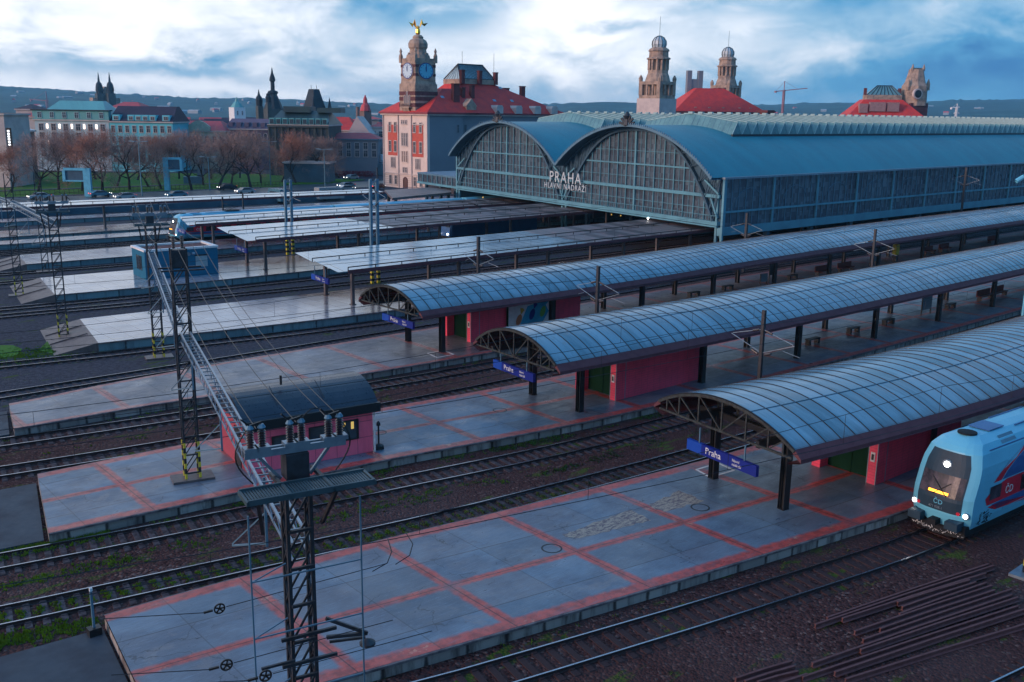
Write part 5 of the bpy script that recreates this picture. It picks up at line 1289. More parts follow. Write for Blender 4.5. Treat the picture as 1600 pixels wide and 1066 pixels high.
MASTS=[('tall lattice mast with yellow and black feet on the platform, left of the pink cabin',18.2,45.1,-14,11.6,.5,2),
 ('lattice mast with striped feet between the pale platforms, left of the blue hut',27.1,72.1,-14,11.8,0,1),
 ('second lattice mast from the left edge, at the end of the tiled platform ramp',23.5,83.2,-14,12.,0,True),
 ('lattice mast nearest the left edge of the photo',26.,105.6,-14,12.2,0,False)]
for l,x,y,a,H,z0,g in MASTS:
    m=mast(l,x,y,a,H-(1.6 if g==1 else 0),z0)
    if g==1: gallery(m,H-1.5,2.4,.7)
    if g==2:
        b=MB(); b.box(-.32,.32,-.3,.3,H-.85,H-.05); b.build('drive_box',M['mast'],m)
        for x in (-.2,.2): b=MB(); insulator(b,x,0,H,.6,.1); b.build('insulator',M['porcelain'],m)
        b=MB(); b.bar((-.9,-.5,H-1),(1.1,-.5,H-1),.08); b.bar((-.9,.5,H-1),(1.1,.5,H-1),.08); b.build('bracket',M['mast'],m)
def gantry(label,p,q,z,w=.44):
    t=thing('gantry_beam',label,'gantry beam',(p[0],p[1],z)); d=Vector((q[0]-p[0],q[1]-p[1],0)); L=d.length; t.rotation_euler=(0,0,math.atan2(d.y,d.x))
    for s in (-1,1):
        b=MB(); b.bar((0,s*w/2,0),(L,s*w/2,0),.075,.07); b.bar((0,s*w/2,-.45),(L,s*w/2,-.45),.045,.045); b.build('chord',M['galv'],t)
    b=MB(); x=.25; k=0
    while x<L-.2:
        b.bar((x,-w/2,0),(x,w/2,0),.04)
        for s in (-1,1): b.bar((x,s*w/2,0 if k%2 else -.45),(x+.6,s*w/2,-.45 if k%2 else 0),.025)
        x+=.6; k+=1
    b.build('lacing',M['galv'],t)
    x=L*.2
    while x<L*.95:
        b=MB(); b.bar((x,0,-.1),(x,0,-2.3),.07); b.bar((x,0,-2.2),(x+.8,.9,-2.45),.05); b.bar((x,0,-1.2),(x+.8,.9,-2.4),.04)
        q2=MB(); b.build('drop_arm',M['bluesteel'],t)
        x+=L*.36
gantry('silver lattice gantry beam running from the foreground mast to the mast by the pink cabin',(10.8,20.2),(18.1,44.6),8.1)
gantry('silver lattice gantry beam crossing in front of the blue hut platform',(18.3,45.7),(26.9,71.7),8.2)
gantry('short gantry beam between the two masts at the left edge of the photo',(23.6,83.8),(25.9,105.),9.6,.5)
gantry('gantry beam leaving the photo at the left edge, beyond the leftmost mast',(26.1,106.2),(27.2,128),9.4,.5)
mast('small lattice mast far left, half cut by the edge, beyond the tiled platforms',28.6,128,-14,11,0,stripe=False)
mast('switch mast with insulators rising behind the blue hut',32.5,121.6-2,-14,11.5,0,stripe=False)
# single poles with cantilevers
def azy(px,y,ytop):
    d=sight(px,300); h=d.dot(FH); k=y/d.y; D=h*k; return d.x*k,y,zfar(px,ytop,D)
def pole(label,px,y,ytop,r=.16,arms=True,double=False,stripe=False):
    x,y,H=azy(px,y,ytop); t=thing('catenary_pole',label,'catenary pole',(x,y,0))
    for s in ((-.42,.42) if double else (0,)):
        b=MB(); b.box(s-r*.7,s+r*.7,-r*.7,r*.7,0,H); b.build('pole',M['mast'] if not double else M['bluesteel'],t)
        if stripe:
            b=MB(); z=0;k=0
            while z<2.2: b.mat(k%2).box(s-r*.75,s+r*.75,-r*.75,r*.75,z,z+.3); z+=.3; k+=1
            b.build('striped_base',[M['yellow'],M['black']],t)
    if double:
        b=MB(); 
        for k in range(int(H/1.4)): b.bar((-.42,0,1+k*1.4),(.42,0,1.7+k*1.4),.05)
        b.bar((-.42,0,H-.3),(.42,0,H-.3),.1); b.build('lacing',M['bluesteel'],t)
    if arms:
        for s in (-1,1):
            b=MB(); b.bar((0,0,H-1.2),(0,s*2.2,H-1.8),.04); b.bar((0,0,H-2.7),(0,s*2.3,H-1.85),.04); b.bar((0,s*1.5,H-2.3),(.4,s*2.5,H-2.6),.03); b.build('cantilever',M['galv'],t)
            b=MB(); b.tube((0,s*.25,H-1.27),(0,s*.7,H-1.4),.08,8); b.tube((0,s*.25,H-2.8),(0,s*.7,H-2.62),.08,8); b.build('insulator',M['porcelain'],t)
pole('dark catenary pole with two arms between the nearest and middle barrel roofs',1208,34.0,485,.15)
pole('catenary pole with arms between the middle and furthest barrel roofs, left of centre',939,52.0,416,.16)
pole('catenary pole standing at the right between the two further barrel roofs',1374,52.0,358,.16)
pole('thin catenary pole between the furthest barrel roof and the glazed hall side',1506,71.2,262,.2)
pole('thin catenary pole at the corner of the glazed hall',1170,70.2,333,.2)
pole('thin catenary pole in front of the nearest flat glass canopy',748,71.,370,.18)
pole('twin blue post with striped feet rising through the nearest flat glass canopy',584,90.5,280,.2,True,True,True)
pole('twin blue post with striped feet rising through the second flat glass canopy',450,116.2,281,.2,True,True,True)
pole('thin post between the third canopy and the long white roofed canopy, left one',347,141,308,.14,False)
pole('thin post between the third canopy and the long white roofed canopy, right one',379,141,303,.14,False)
pole('thin post standing just left of the clock building',637-2-45,162,262,.14,False)
# ------------------------------------------------------------------ wires
def wire(label,pts,r=.013,name='overhead_wire',grp=None):
    b=MB(); b.path(pts,r,4); return tag(b.build(name,M['wire']),label,'wire',grp)
def caten(key,x0,x1,label):
    t=thing('overhead_line',label,'overhead line',(0,0,0),0,'overhead lines above the tracks')
    C_=curve(TR[key],x0,x1,6.); b=MB(); b.path([(x,y,5.75) for x,y in C_],.014,4); b.build('contact_wire',M['wire'],t)
    b=MB(); pts=[]; dr=MB()
    for i,(x,y) in enumerate(C_):
        ph=((x-x0)%54)/54; z=6.35+1.0*(2*ph-1)**2; pts.append((x,y,z)); dr.bar((x,y,5.75),(x,y,z),.012)
    b.path(pts,.013,4); b.build('messenger_wire',M['wire'],t); dr.build('droppers',M['wire'],t)
for k,l in (('T0','overhead line above the train, its wires crossing the bottom of the photo'),('T1','overhead line whose thin wires cross the nearest platform'),('T2','overhead line seen against the platform of the pink cabin'),('T3','overhead line passing just behind the pink cabin'),('T4','overhead line seen against the narrow worn platform'),('T6','overhead line in front of the tiled platform'),('T8','overhead line in front of the blue hut')): caten(k,-14,150,l)
def span(p,q,sag,n=10): return [(p[0]+(q[0]-p[0])*i/n,p[1]+(q[1]-p[1])*i/n,p[2]+(q[2]-p[2])*i/n-sag*4*(i/n)*(1-i/n)) for i in range(n+1)]
for k,(dx,l) in enumerate(((-1.3,'left'),(-.2,'second'),(.9,'third'),(1.6,'right'))):
    wire('feeder cable, %s of the four strung from the foreground gallery to the mast behind'%l,span((10.3+.68*(dx+(.0,.3,.3,.0)[k])*.98,19.4-.68*dx*.2,11.5),(18.2+dx*.7,45,12.3),.55),.012,'feeder_cable')
for k,(dx,l) in enumerate(((-1.,'left'),(.1,'middle'),(1.2,'right'))):
    wire('feeder cable, %s of the three running on from the platform mast towards the blue hut'%l,span((18.2+dx,45,12.4),(27.1+dx,72,11.9),.6),.012,'feeder_cable')
for i,(px,py) in enumerate(((343,951),(354,1039),(415,1056),)):
    p=gnd(px,py,5.9); q=gnd(px+260,py-70,6.4); l=gnd(px-180,py+16,5.9)
    t=thing('wire_pulley','spoked tensioning pulley on a thin wire over the nearest platform, %s'%('upper one','lower left one','lower right one')[i],'pulley',(0,0,0),0,'tensioning pulleys')
    b=MB(); u=(q-p).normalized(); w=Vector((0,0,1)); n=14
    pts=[p+u*(.13*math.cos(2*PI*j/n))+w*(.13*math.sin(2*PI*j/n)) for j in range(n)]
    for j in range(n): b.bar(pts[j],pts[(j+1)%n],.035)
    for j in range(0,n,3): b.bar(p,pts[j],.035)
    b.bar(p-u*.4,p-u*.17,.05); b.build('wheel',M['black'],t)
    b=MB(); b.path([tuple(l),tuple(p-u*.4)],.012,4); b.path([tuple(p+u*.17),tuple(q)],.012,4); b.build('stay_wire',M['wire'],t)
t=wire('curved jumper wires looping above the nearest platform near its first red cross',[tuple(gnd(606,842,6.2)+Vector((0,0,0))),tuple(gnd(612,862,6.1)),tuple(gnd(605,880,6.)),tuple(gnd(582,893,5.85))],.016,'jumper_wire')
t=wire('second curved jumper wire, right one of the two loops above the nearest platform',[tuple(gnd(634,832,6.2)),tuple(gnd(645,850,6.1)),tuple(gnd(640,868,6.)),tuple(gnd(618,882,5.85))],.016,'jumper_wire')
# ------------------------------------------------------------------ yard furniture
g_=[(30.1,17.2,40.3,15.1),(30.9,17.2,40.3,15.3),(31.3,16.8,39.3,15.0),(34.1,16.1,38.2,15.15),(33.9,15.8,38.2,14.9),(33.3,15.6,38.5,14.6),(30.8,16.0,38.4,14.35),(31.7,15.5,38.1,14.1),(30.5,15.5,38.7,13.7),(27.7,15.8,38.2,13.5),(29.8,15.2,38.2,13.25),(26.8,15.6,37.6,13.),(27.8,15.0,37.5,12.65),(27.8,14.6,36.5,12.2),(25.0,17.0,27.4,16.4),(25.1,16.7,27.2,16.15),(25.4,16.4,27.,15.9),(24.8,16.1,27.1,15.6)]
wd=['topmost, furthest from the camera','second from the top','third from the top','first of the three short ones','second of the three short ones','last of the three short ones','long one just below the short ones','next below it, ending by the plastic scrap','middle rail above the gap','first below the gap','second below the gap','third below the gap','second from the bottom','lowest, nearest the camera','top one of the small bottom edge pile','second one of the small bottom edge pile','third one of the small bottom edge pile','bottom one of the small bottom edge pile']
for (a,c,d,e),w in zip(g_,wd):
    b=MB(); P=[(a,c),((a+d)/2,(c+e)/2+.03),(d,e)]; b.sweep(P,[(o*1.2,z*1.2+(.07 if c>14.9 and a>27 else 0)) for o,z in RAILP],True,True)
    tag(b.build('spare_rail',M['oldrail']),'rusty spare rail on dirty ballast, '+w,'spare rail','spare rails lying on the ground')
p=gnd(1435,974,.05); b=MB(); b.lathe(p.x,p.y,[(.12,.0),(.14,.05),(.05,.16)],7); tag(b.build('plastic_scrap',M['tblue']),'crumpled light blue plastic scrap among the spare rails','litter')
t=thing('striped_post','yellow and black striped post on a concrete foot at the right edge','post',(40.8,14.0,0)); b=MB(); b.box(-.45,.9,-.5,.5,0,.12); b.build('foot',M['galv'],t)
b=MB()
for k in range(9): b.mat(k%2).tube((.25,0,.14+k*.28),(.25,0,.42+k*.28),.22,14)
b.build('post',[M['black'],M['yellow']],t)
t=thing('dwarf_signal','thin green signal stake in a dark box beside the track at the lower left','signal',(gnd(148,992,.1).x,gnd(148,992,.1).y,.12)); b=MB(); b.box(-.22,.22,-.18,.18,0,.28); b.build('box',M['dark'],t); b=MB(); b.box(-.04,.04,-.04,.04,.28,1.7); b.build('stake',M['bluesteel'],t); b=MB(); b.box(-.05,.05,-.06,.02,1.7,1.82); b.build('cap',M['white'],t)
# street lamp peeking in at the right edge
x,y,H=azy(1624,33.6,270); t=thing('platform_lamp','pale curved lamp head and post cut by the right edge of the photo','lamp',(x,y,0)); b=MB(); b.tube((0,0,0),(0,0,H),.13,10,.1); b.build('pole',M['tblue'],t)
b=MB(); e=-CAMR; e=Vector((e.x,e.y,0)).normalized()
b.path([(0,0,H),(e.x*.6,e.y*.6,H-.1),(e.x*1.5,e.y*1.5,H-.35),(e.x*2.1,e.y*2.1,H-.75)],.2,8); b.lathe(0,0,[(1.2,H-.5),(1.2,H-.3),(.5,H)],12); b.build('lamp_head',M['tblue'],t)
# benches, boards, litter bins on the platforms
def bench(x,y,z,ang,label,kind):
    t=thing('platform_bench',label,'bench',(x,y,z),R(ang),'benches on the platforms')
    if kind=='small':
        b=MB(); b.box(-.8,.8,-.22,.22,.42,.5); b.build('seat',M['dark'],t)
        for s in (-1,1): b=MB(); b.box(s*.65-.12,s*.65+.12,-.2,.2,0,.42); b.build('leg',M['dark'],t)
    else:
        b=MB(); b.box(-1.5,1.5,-.5,.0,.4,.5); b.build('seat',M['redwood'],t); b=MB(); b.box(-1.5,1.5,0,.1,.4,1.05); b.build('backrest',M['redwood'],t)
        for s in (-1,1): b=MB(); b.box(s*1.3-.05,s*1.3+.05,-.45,.05,0,.4); b.build('leg',M['dark'],t)
M['redwood']=simple('red_brown_bench_wood',(.17,.04,.03),.6)
for x,y,k,l in ((69.7,42.4,'small','leftmost small dark bench under the middle barrel roof'),(76.3,42.6,'small','small dark bench left of the hanging board under the middle barrel roof'),(82.1,42.5,'small','small dark bench right of the hanging board under the middle barrel roof'),(94.3,42.6,'small','small dark bench beside the notice board under the middle barrel roof'),(102.,42.8,'long','left long red bench near the right edge under the middle barrel roof'),(105.3,42.8,'long','right long red bench near the right edge under the middle barrel roof'),
 (78.9,62.1,'small','small dark bench left of the dark notice board under the furthest barrel roof'),(85,62.4,'small','second small dark bench under the furthest barrel roof'),(97.,62.3,'small','small dark bench right of the tall dark board under the furthest barrel roof'),(103.,62.2,'long','left red bench of the first pair under the furthest barrel roof'),(107.6,62.,'long','right red bench of the first pair under the furthest barrel roof'),(131,63.2,'long','left red bench of the long row at the right under the furthest barrel roof'),(136,63.3,'long','middle red bench of the long row at the right under the furthest barrel roof'),(152,63.5,'long','last red bench before the right edge under the furthest barrel roof')): bench(x,y,.5,0,l,k)
def board(x,y,z,w,h,z1,label,mt='dark',ang=90):
    t=thing('notice_board',label,'notice board',(x,y,z),R(ang)); b=MB(); b.box(-w/2,w/2,-.06,.06,z1,z1+h); b.build('panel',M[mt],t)
    b=MB()
    for s in (-1,1): b.box(s*w/2-.04,s*w/2+.04,-.05,.05,0,z1+h)
    b.build('leg',M['dark'],t)
board(89.3,42.6,.5,1.8,1.3,.5,'low pale notice board beside the posts under the middle barrel roof','greyblue',0)
board(92.9,62.2,.5,1.3,1.5,.9,'tall dark notice board under the furthest barrel roof','dark',0)
board(91.2,62.2,.5,1.2,.9,.3,'low pale timetable panel left of the tall dark board','greyblue',0)
board(115.,62.4,.5,1.4,1.0,.5,'small pale board right of the yellow timetable pillar','greyblue',0)
t=thing('timetable_pillar','yellow timetable pillar under the furthest barrel roof','timetable',(120.6,62.4,.5)); b=MB(); b.box(-.3,.3,-.25,.25,0,.9); b.build('base',M['dark'],t); b=MB(); b.box(-.4,.4,-.27,.27,.9,2.2); b.build('panel',M['yellow'],t)
def hang(x,y,z,w,h,label):
    t=thing('hanging_board',label,'display board',(x,y,z),R(0)); b=MB(); b.box(-w/2,w/2,-.1,.1,0,h); b.build('case',M['black'],t); b=MB(); b.box(-w/2+.1,-w/2+.14,-.02,.02,h,h+.5); b.box(w/2-.14,w/2-.1,-.02,.02,h,h+.5); b.build('hanger',M['dark'],t)
hang(76.5,41.2,2.7,2.6,.7,'black hanging display board under the middle barrel roof, by the third post pair')
hang(91.,41.4,2.9,2.4,.8,'black hanging display board above the pale notice board')
hang(82.,60.8,2.8,2.6,.6,'black hanging display board under the furthest barrel roof, left of the tall board')
# markings painted on the paving
def mark(pts,z,label,mt='white',name='painted_marking'):
    b=MB()
    for a,c in zip(pts,pts[1:]+pts[:1]): b.bar((a[0],a[1],z),(c[0],c[1],z),.13,.006)
    return tag(b.build(name,M[mt]),label,'marking')
q=[gnd(1088,734,.5)[:2],gnd(1122,724,.5)[:2],gnd(1147,735,.5)[:2],gnd(1110,746,.5)[:2]]; mark(q,.506,'white painted square on the nearest platform beside the canopy post')
q=[gnd(668,552,.5)[:2],gnd(694,548,.5)[:2],gnd(709,554,.5)[:2],gnd(683,559,.5)[:2]]; mark(q,.506,'white painted square on the platform with the sweets poster')
for i,(px,py,r,l) in enumerate(((862,857,.42,'dark ring of a manhole on the red line of the nearest platform, left'),(1094,793,.42,'dark ring of a manhole on the red line of the nearest platform, right'),(781,641,.42,'dark ring of a manhole on the platform of the pink cabin'),(592,676,.42,'dark ring of a manhole right beside the pink cabin'))):
    p=gnd(px,py,.5); b=MB(); n=24
    for k in range(n):
        a=2*PI*k/n;c=2*PI*(k+1)/n; b.bar((p.x+r*math.cos(a),p.y+r*math.sin(a),.505),(p.x+r*math.cos(c),p.y+r*math.sin(c),.505),.07,.006)
    tag(b.build('manhole_ring',M['dark']),l,'manhole')
# worn pale patches where the screed shows through
def patch(pts,z,seed,mt):
    b=MB(); rg=random.Random(seed); P=[Vector(p) for p in pts]; out=[]
    for a,c in zip(P,P[1:]+P[:1]):
        n=max(2,int((c-a).length/.25))
        for k in range(n):
            q=a.lerp(c,k/n)+Vector((rg.gauss(0,.05),rg.gauss(0,.05))); out.append((q.x,q.y,z))
    b.add(out,[tuple(range(len(out)))]); return b
def worn(name,pts,seed,label):
    return tag(patch(pts,.504,seed,None).build(name,M['wornpatch']),label,'patch')
n=NT('worn_pale_screed'); f=n.noise(n.pos(),3.2,6,.8,stretch=(1,3,1)); n.set(n.mix(n.sstep(f,.42,.56),(.12,.1,.12),(.34,.29,.24)),.7); M['wornpatch']=n.m
worn('worn_patch',[gnd(*q,.5)[:2] for q in ((878,836),(985,797),(1016,813),(905,842))],1,'pale worn patch of paving on the nearest platform, left of the cross line')
worn('worn_patch',[gnd(*q,.5)[:2] for q in ((1010,790),(1062,766),(1100,782),(1040,800))],2,'pale worn patch of paving on the nearest platform, right of the cross line')
# ------------------------------------------------------------------ roads, lawns, walls beyond the tracks
b=MB(); b.quad((-80,187,.004),(112,187,.004),(112,226,.004),(-80,226,.004)); tag(b.build('road',M['roadw']),kind='structure')
b=MB(); b.quad((112,213,.004),(400,213,.004),(400,260,.004),(112,226.5,.004)); tag(b.build('road_ramp',M['roadw']),kind='structure')
b=MB()
for y in (195.,199,204.5,208,215,219):
    x=-70.
    while x<110: b.quad((x,y,.012),(x+3,y,.012),(x+3,y+.25,.012),(x,y+.25,.012)); x+=9
for y in (201.6,211.5,222.6): b.quad((-70,y,.012),(110,y,.012),(110,y+.3,.012),(-70,y+.3,.012))
tag(b.build('road_markings',M['white']),kind='structure')
b=MB(); b.box(-80,112,201.8,203.,-.1,.14); b.box(-80,112,223.2,224.8,-.1,.15); tag(b.build('kerb',M['coping']),kind='structure')
b=MB(); b.prism([(-80,224.8),(118,224.8),(150,262),(60,330),(-80,330)],-.1,.1); tag(b.build('lawn',M['grass']),kind='structure')
b=MB(); b.prism([(118,232),(132,228),(150,236),(140,246)],-.1,.16); tag(b.build('lawn',M['grass']),kind='structure')
b=MB(); b.prism([(-30,246),(110,240),(112,242.4),(-30,248.6)],-.1,.16); tag(b.build('path',M['cableslab']),kind='structure')
t=thing('boundary_wall','long blue-grey wall with a railing between the tracks and the road','wall',(0,0,0))
b=MB(); b.box(-80,139,183.6,183.9,0,1.1); b.build('wall',M['hallsteel2'],t)
b=MB(); 
for k in range(110): b.box(-80+k*2,-79.95+k*2,183.7,183.76,1.1,2.)
b.box(-80,139,183.7,183.76,1.95,2.02); b.build('railing',M['bluesteel'],t)
t=thing('garden_fence','thin dark fence along the park lawn beside the road','fence',(0,0,0)); b=MB()
for k in range(160): b.box(-40+k,-39.93+k,227.,227.06,.1,1.2)
b.box(-40,120,227,227.05,1.12,1.18); b.box(-40,120,227,227.05,.4,.46); b.build('rails',M['dark'],t)
# viaduct ramp behind the clock building
t=thing('ramp_wall','grey concrete ramp with railings rising behind the clock building','ramp',(0,0,0))
p=far(520,312); q=far(612,296); w=far(612,325); 
b=MB(); b.add([(p.x,p.y,0),(q.x,q.y,0),(w.x,w.y,0),(p.x,p.y,3.4),(q.x,q.y,3.4),(w.x,w.y,3.4)],[(0,1,4,3),(3,4,5),(0,3,5,2),(1,2,5,4)]); b.build('wall',M['bluesteel'],t)
b=MB()
for k in range(31):
    f=k/30; a=p.lerp(q,f); b.bar((a.x,a.y,3.4),(a.x,a.y,4.4),.1)
b.bar((p.x,p.y,4.4),(q.x,q.y,4.4),.12); b.build('railing',M['galv'],t)
# ------------------------------------------------------------------ city buildings
def bld(name,label,cat,pxl,pxr,D,eave,ridge,wall,roof,depth=14,rot=0.,rows=(),cols=8,ww=1.2,wh=1.9,frame='stone',pane='pane',inset=(3,3),D2=None,rtype='hip',extra=None,z0=0.):
    p=far(pxl,D); q=far(pxr,D2 or D); u=q-p; L=u.length; an=math.atan2(u.y,u.x)
    ze=zfar((pxl+pxr)/2,eave,(D+(D2 or D))/2); zr=zfar((pxl+pxr)/2,ridge,(D+(D2 or D))/2+depth/2)
    t=thing(name,label,cat,(p.x,p.y,z0),an)
    b=MB(); b.box(0,L,0,depth,0,ze); b.build('wall',M[wall],t)
    b=MB(); b.box(-.35,L+.35,-.45,depth+.4,ze,ze+.4); b.build('cornice',M['stone' if wall!='greyblue' else 'bluesteel'],t)
    b=MB(); z=ze+.4; i0,i1=inset
    if rtype=='gable': b.add([(-.3,-.5,z),(L+.3,-.5,z),(L+.3,depth+.4,z),(-.3,depth+.4,z),(-.3,depth/2,zr),(L+.3,depth/2,zr)],[(0,1,5,4),(2,3,4,5),(0,4,3),(1,2,5)])
    else: hip(b,-.3,L+.3,-.5,depth+.4,z,i0,L-i1,depth*.42,depth*.58,zr)
    b.build('roof',M[roof],t)
    for r in rows:
        zc=zfar((pxl+pxr)/2,r,D)
        for k in range(cols): window(t,(L*(k+.5)/cols,-.02,zc-wh/2),0,ww,wh,frame,pane,'rect',.14)
    return t,L,ze,zr
M['hotelgrey']=simple('grey_hotel_render',(.42,.52,.57),.75,0,.2,.2,(.36,.45,.5))
M['hotelblue']=simple('pale_blue_render',(.14,.52,.62),.75,0,.2,.2,(.12,.45,.55))
M['copper']=metalroof('green_copper_roof',(.12,.36,.37),(.10,.29,.31),1.2,.5)
M['slate']=tileroof('dark_slate',(.05,.035,.06),(.035,.03,.045))
M['greyslate']=tileroof('lilac_grey_slate',(.14,.1,.15),(.11,.09,.13))
M['darkstone']=simple('dark_green_stone',(.075,.085,.085),.8,0,.5,.3,(.05,.06,.065))
M['dkgreen']=metalroof('dark_green_roof',(.02,.05,.055),(.015,.035,.045),1.5,.5)
M['tan']=simple('brown_render',(.22,.15,.14),.8,0,.4,.3); M['paleroof']=simple('pale_metal_roof',(.42,.45,.5),.4,0,.3,.3)
M['glow']=emis('facade_light',(1.,.72,.6),2.2)
t,L,ze,zr=bld('hotel','grey hotel with a green hipped roof and glowing lamps on its front','hotel',52,168,300,189,157.5,'hotelgrey','copper',16,rows=(199,212.5,226,240),cols=6,ww=1.3,wh=1.9,inset=(5,4))
b=MB(); b.box(-.3,L+.3,-.45,1.5,ze+.4,ze+3.0); b.build('attic_storey',M['copper'],t); b=MB(); b.box(-.6,L+.6,-.9,2,ze+3.0,ze+3.3); b.build('attic_cornice',M['dark'],t)
for k in range(6): window(t,(L*(k+.5)/6,-.5,ze+.9),0,1.1,1.6,'hotelgrey','pane','rect',.1)
for k in range(5):
    for dz,s in ((-1.5,1),(-6.2,.7)):
        if dz<-5 and k in (1,3): continue
        b=MB(); x=L*(k+1)/6; b.box(x-.22*s,x+.22*s,-.2,-.05,ze+dz-.8*s,ze+dz+.5*s); b.build('wall_lamp',M['glow'],t)
t,L,ze,zr=bld('hotel','turquoise hotel with a dark slate roof and a row of dormers','hotel',169,268,300,192,166,'hotelblue','slate',15,rows=(202,219,234,248),cols=9,ww=1.,wh=1.9,inset=(.5,.5))
for x,w in ((2.2,2.2),(6.7,2.),(8.9,2.),(11.,2.),(13.2,2.),(17.2,2.2)):
    b=MB(); b.box(x-w/2,x+w/2,-.2,2.5,ze+.5,ze+2.3); b.build('dormer',M['hotelblue'],t); window(t,(x,-.24,ze+.9),0,w*.55,.9,'stone','pane','rect',.1)
bld('town_house','long dull red roof just visible behind the two hotels','house',172,222,330,170,159.5,'tan','redroof2',10)
M['yellowish']=simple('pale_yellow_render',(.45,.44,.36),.75)
t,L,ze,zr=bld('theatre','cream house with a curved pediment and wine red roof, right of the turquoise hotel','house',269,350,315,206,189,'yellowish','redroof2',14,rows=(218,232),cols=7,ww=1.2,wh=2.)
b=MB(); n=12; pts=[(L*.28,ze+.3),(L*.28,ze+1.6)]+[(L*.28+L*.44*k/n,ze+1.6+1.9*math.sin(PI*k/n)) for k in range(n+1)]+[(L*.72,ze+.3)]
b.add([(x,-.6,z) for x,z in pts]+[(x,.3,z) for x,z in pts],[tuple(range(len(pts))),tuple(range(len(pts),2*len(pts)))[::-1]]+[(k,(k+1)%len(pts),len(pts)+(k+1)%len(pts),len(pts)+k) for k in range(len(pts))]); b.build('pediment',M['yellowish'],t)
t,L,ze,zr=bld('town_house','lilac roofed house with arched blue windows, right of the cream pediment','house',351,418,320,203,185.5,'greyslate','greyslate',14,rows=(222,),cols=6,inset=(.5,.5))
for k in range(7): window(t,(L*(k+.5)/7,-.02,ze-3.2),0,1.1,2.2,'stone','pane','arch',.22)
for k in range(5): b=MB(); x=L*(k+.6)/5.3; b.box(x-.7,x+.7,.2,3,ze+.9,ze+2.3); b.build('dormer',M['greyslate'],t)
t,L,ze,zr=bld('office_building','large dark green-grey office building with a glazed attic, tallest block behind the park','office building',419,512,290,197,173,'darkstone','dkgreen',22,rows=(208,220,241,253),cols=9,ww=.9,wh=1.9,frame='darkstone',inset=(1.5,1.5))
for k in range(9): b=MB(); x=L*(k+.5)/9; b.mat(0).box(x-.75,x+.75,-.3,2.,ze+.4,ze+2.2); b.mat(1).box(x-.6,x+.6,-.34,-.31,ze+.6,ze+1.9); b.build('attic_window',[M['copper'],M['pane']],t)
b=MB(); b.box(-.3,L+.3,-.9,0,ze-.4,ze+.2); b.box(-.1,L+.1,-.5,0,ze-9.,ze-8.6)
for k in range(10): b.box(L*k/9-.2,L*k/9+.2,-.45,0,0,ze)
b.build('pilasters',M['darkstone'],t)
b=MB(); b.box(3,11,6,14,zr-.5,zr+1.2); b.box(13,20,6,14,zr-.5,zr+.9); b.build('roof_plant',M['dkgreen'],t)
t,L,ze,zr=bld('town_house','house with a bright red hipped roof and pale gable, right of the dark office block','house',512,556,330,205,183,'stone','redroof',16,inset=(.2,3.5))
t,L,ze,zr=bld('gabled_house','pale gable end house beside the bright red roof','house',541,580,318,211,209,'stone','redroof2',14)
b=MB(); b.add([(0,-.05,ze),(L,-.05,ze),(L*.42,-.05,ze+5.8),(0,14,ze),(L,14,ze),(L*.42,14,ze+5.8)],[(0,1,2),(0,2,5,3),(1,4,5,2)]); b.build('gable',M['stone'],t)
t,L,ze,zr=bld('long_house','low pinkish red roofed blue house in front of the gable','house',510,590,300,219,207.5,'greyblue','redroof2',10,rows=(228,240),cols=6,ww=1.2,wh=1.8)
bld('town_house','small house with a dull red roof and a turret, close left of the clock building','house',561,592,360,188,182,'greyblue','redroof2',12)
bld('town_house','narrow yellowish house right beside the clock building','house',578,600,330,200,191,'cream','redroof2',12,rows=(210,222),cols=2)
o=far(571,350); t=thing('small_turret','little red capped turret on the skyline left of the clock building','turret',(o.x,o.y,0)); b=MB(); b.box(-1.5,1.5,-1.5,1.5,0,19); b.build('shaft',M['tan'],t); b=MB(); b.lathe(0,0,[(2.,19),(1.4,21),(.8,21.6),(.7,23),(.1,24.5)],8); b.build('cap',M['redroof2'],t)
o=far(559,380); t=thing('chimney_stack','thin chimney on the skyline left of the little turret','chimney',(o.x,o.y,0)); b=MB(); b.tube((0,0,0),(0,0,20.5),.7,8); b.build('stack',M['tan'],t)
# left edge block with vertical neon sign
p=far(-20,235); t,L,ze,zr=bld('corner_building','brown building with a pale metal roof and rows of tall windows at the left edge','building',9,50,243,207,181,'tan','paleroof',22,rows=(216,229,243),cols=7,ww=.7,wh=1.6,frame='stone2',D2=262,inset=(.2,14))
t,L,ze,zr=bld('corner_tower','grey stone corner tower cut by the left edge of the photo','building',-30,4,232,180,176,'stone','tan',12)
M['signlit']=emis('lit_sign_letter',(.9,.95,1.),1.2)
t2=thing('vertical_sign','black vertical sign with white letters on the corner tower','sign',tuple(far(10,231,0)),0)
p=far(6,231.); q=far(13.5,231); an=math.atan2((q-p).y,(q-p).x); t2.location=(p.x,p.y,0); t2.rotation_euler=(0,0,an); z1=zfar(8,200,231); z0=zfar(8,248,231)
b=MB(); b.box(0,1.1,-.2,.2,z0,z1); b.build('panel',M['black'],t2)
for k in range(6):
    b=MB(); z=z1-.7-k*.62; b.box(.3,.8,-.24,-.21,z-.2,z+.2); b.box(.42,.62,-.245,-.2,z-.1,z+.1); b.build('letter',M['signlit'],t2)
bld('town_house','red roofed house rising between the corner building and the grey hotel','house',18,52,300,184,176,'stone','redroof2',12)
bld('town_house','dark roofed pale house behind the left red roof','house',24,50,360,172,163,'stone','slate',12)
bld('park_pavilion','low flat roofed kiosk pavilion between the bare trees','pavilion',440,512,262,256,254,'hallsteel2','bluesteel',8)
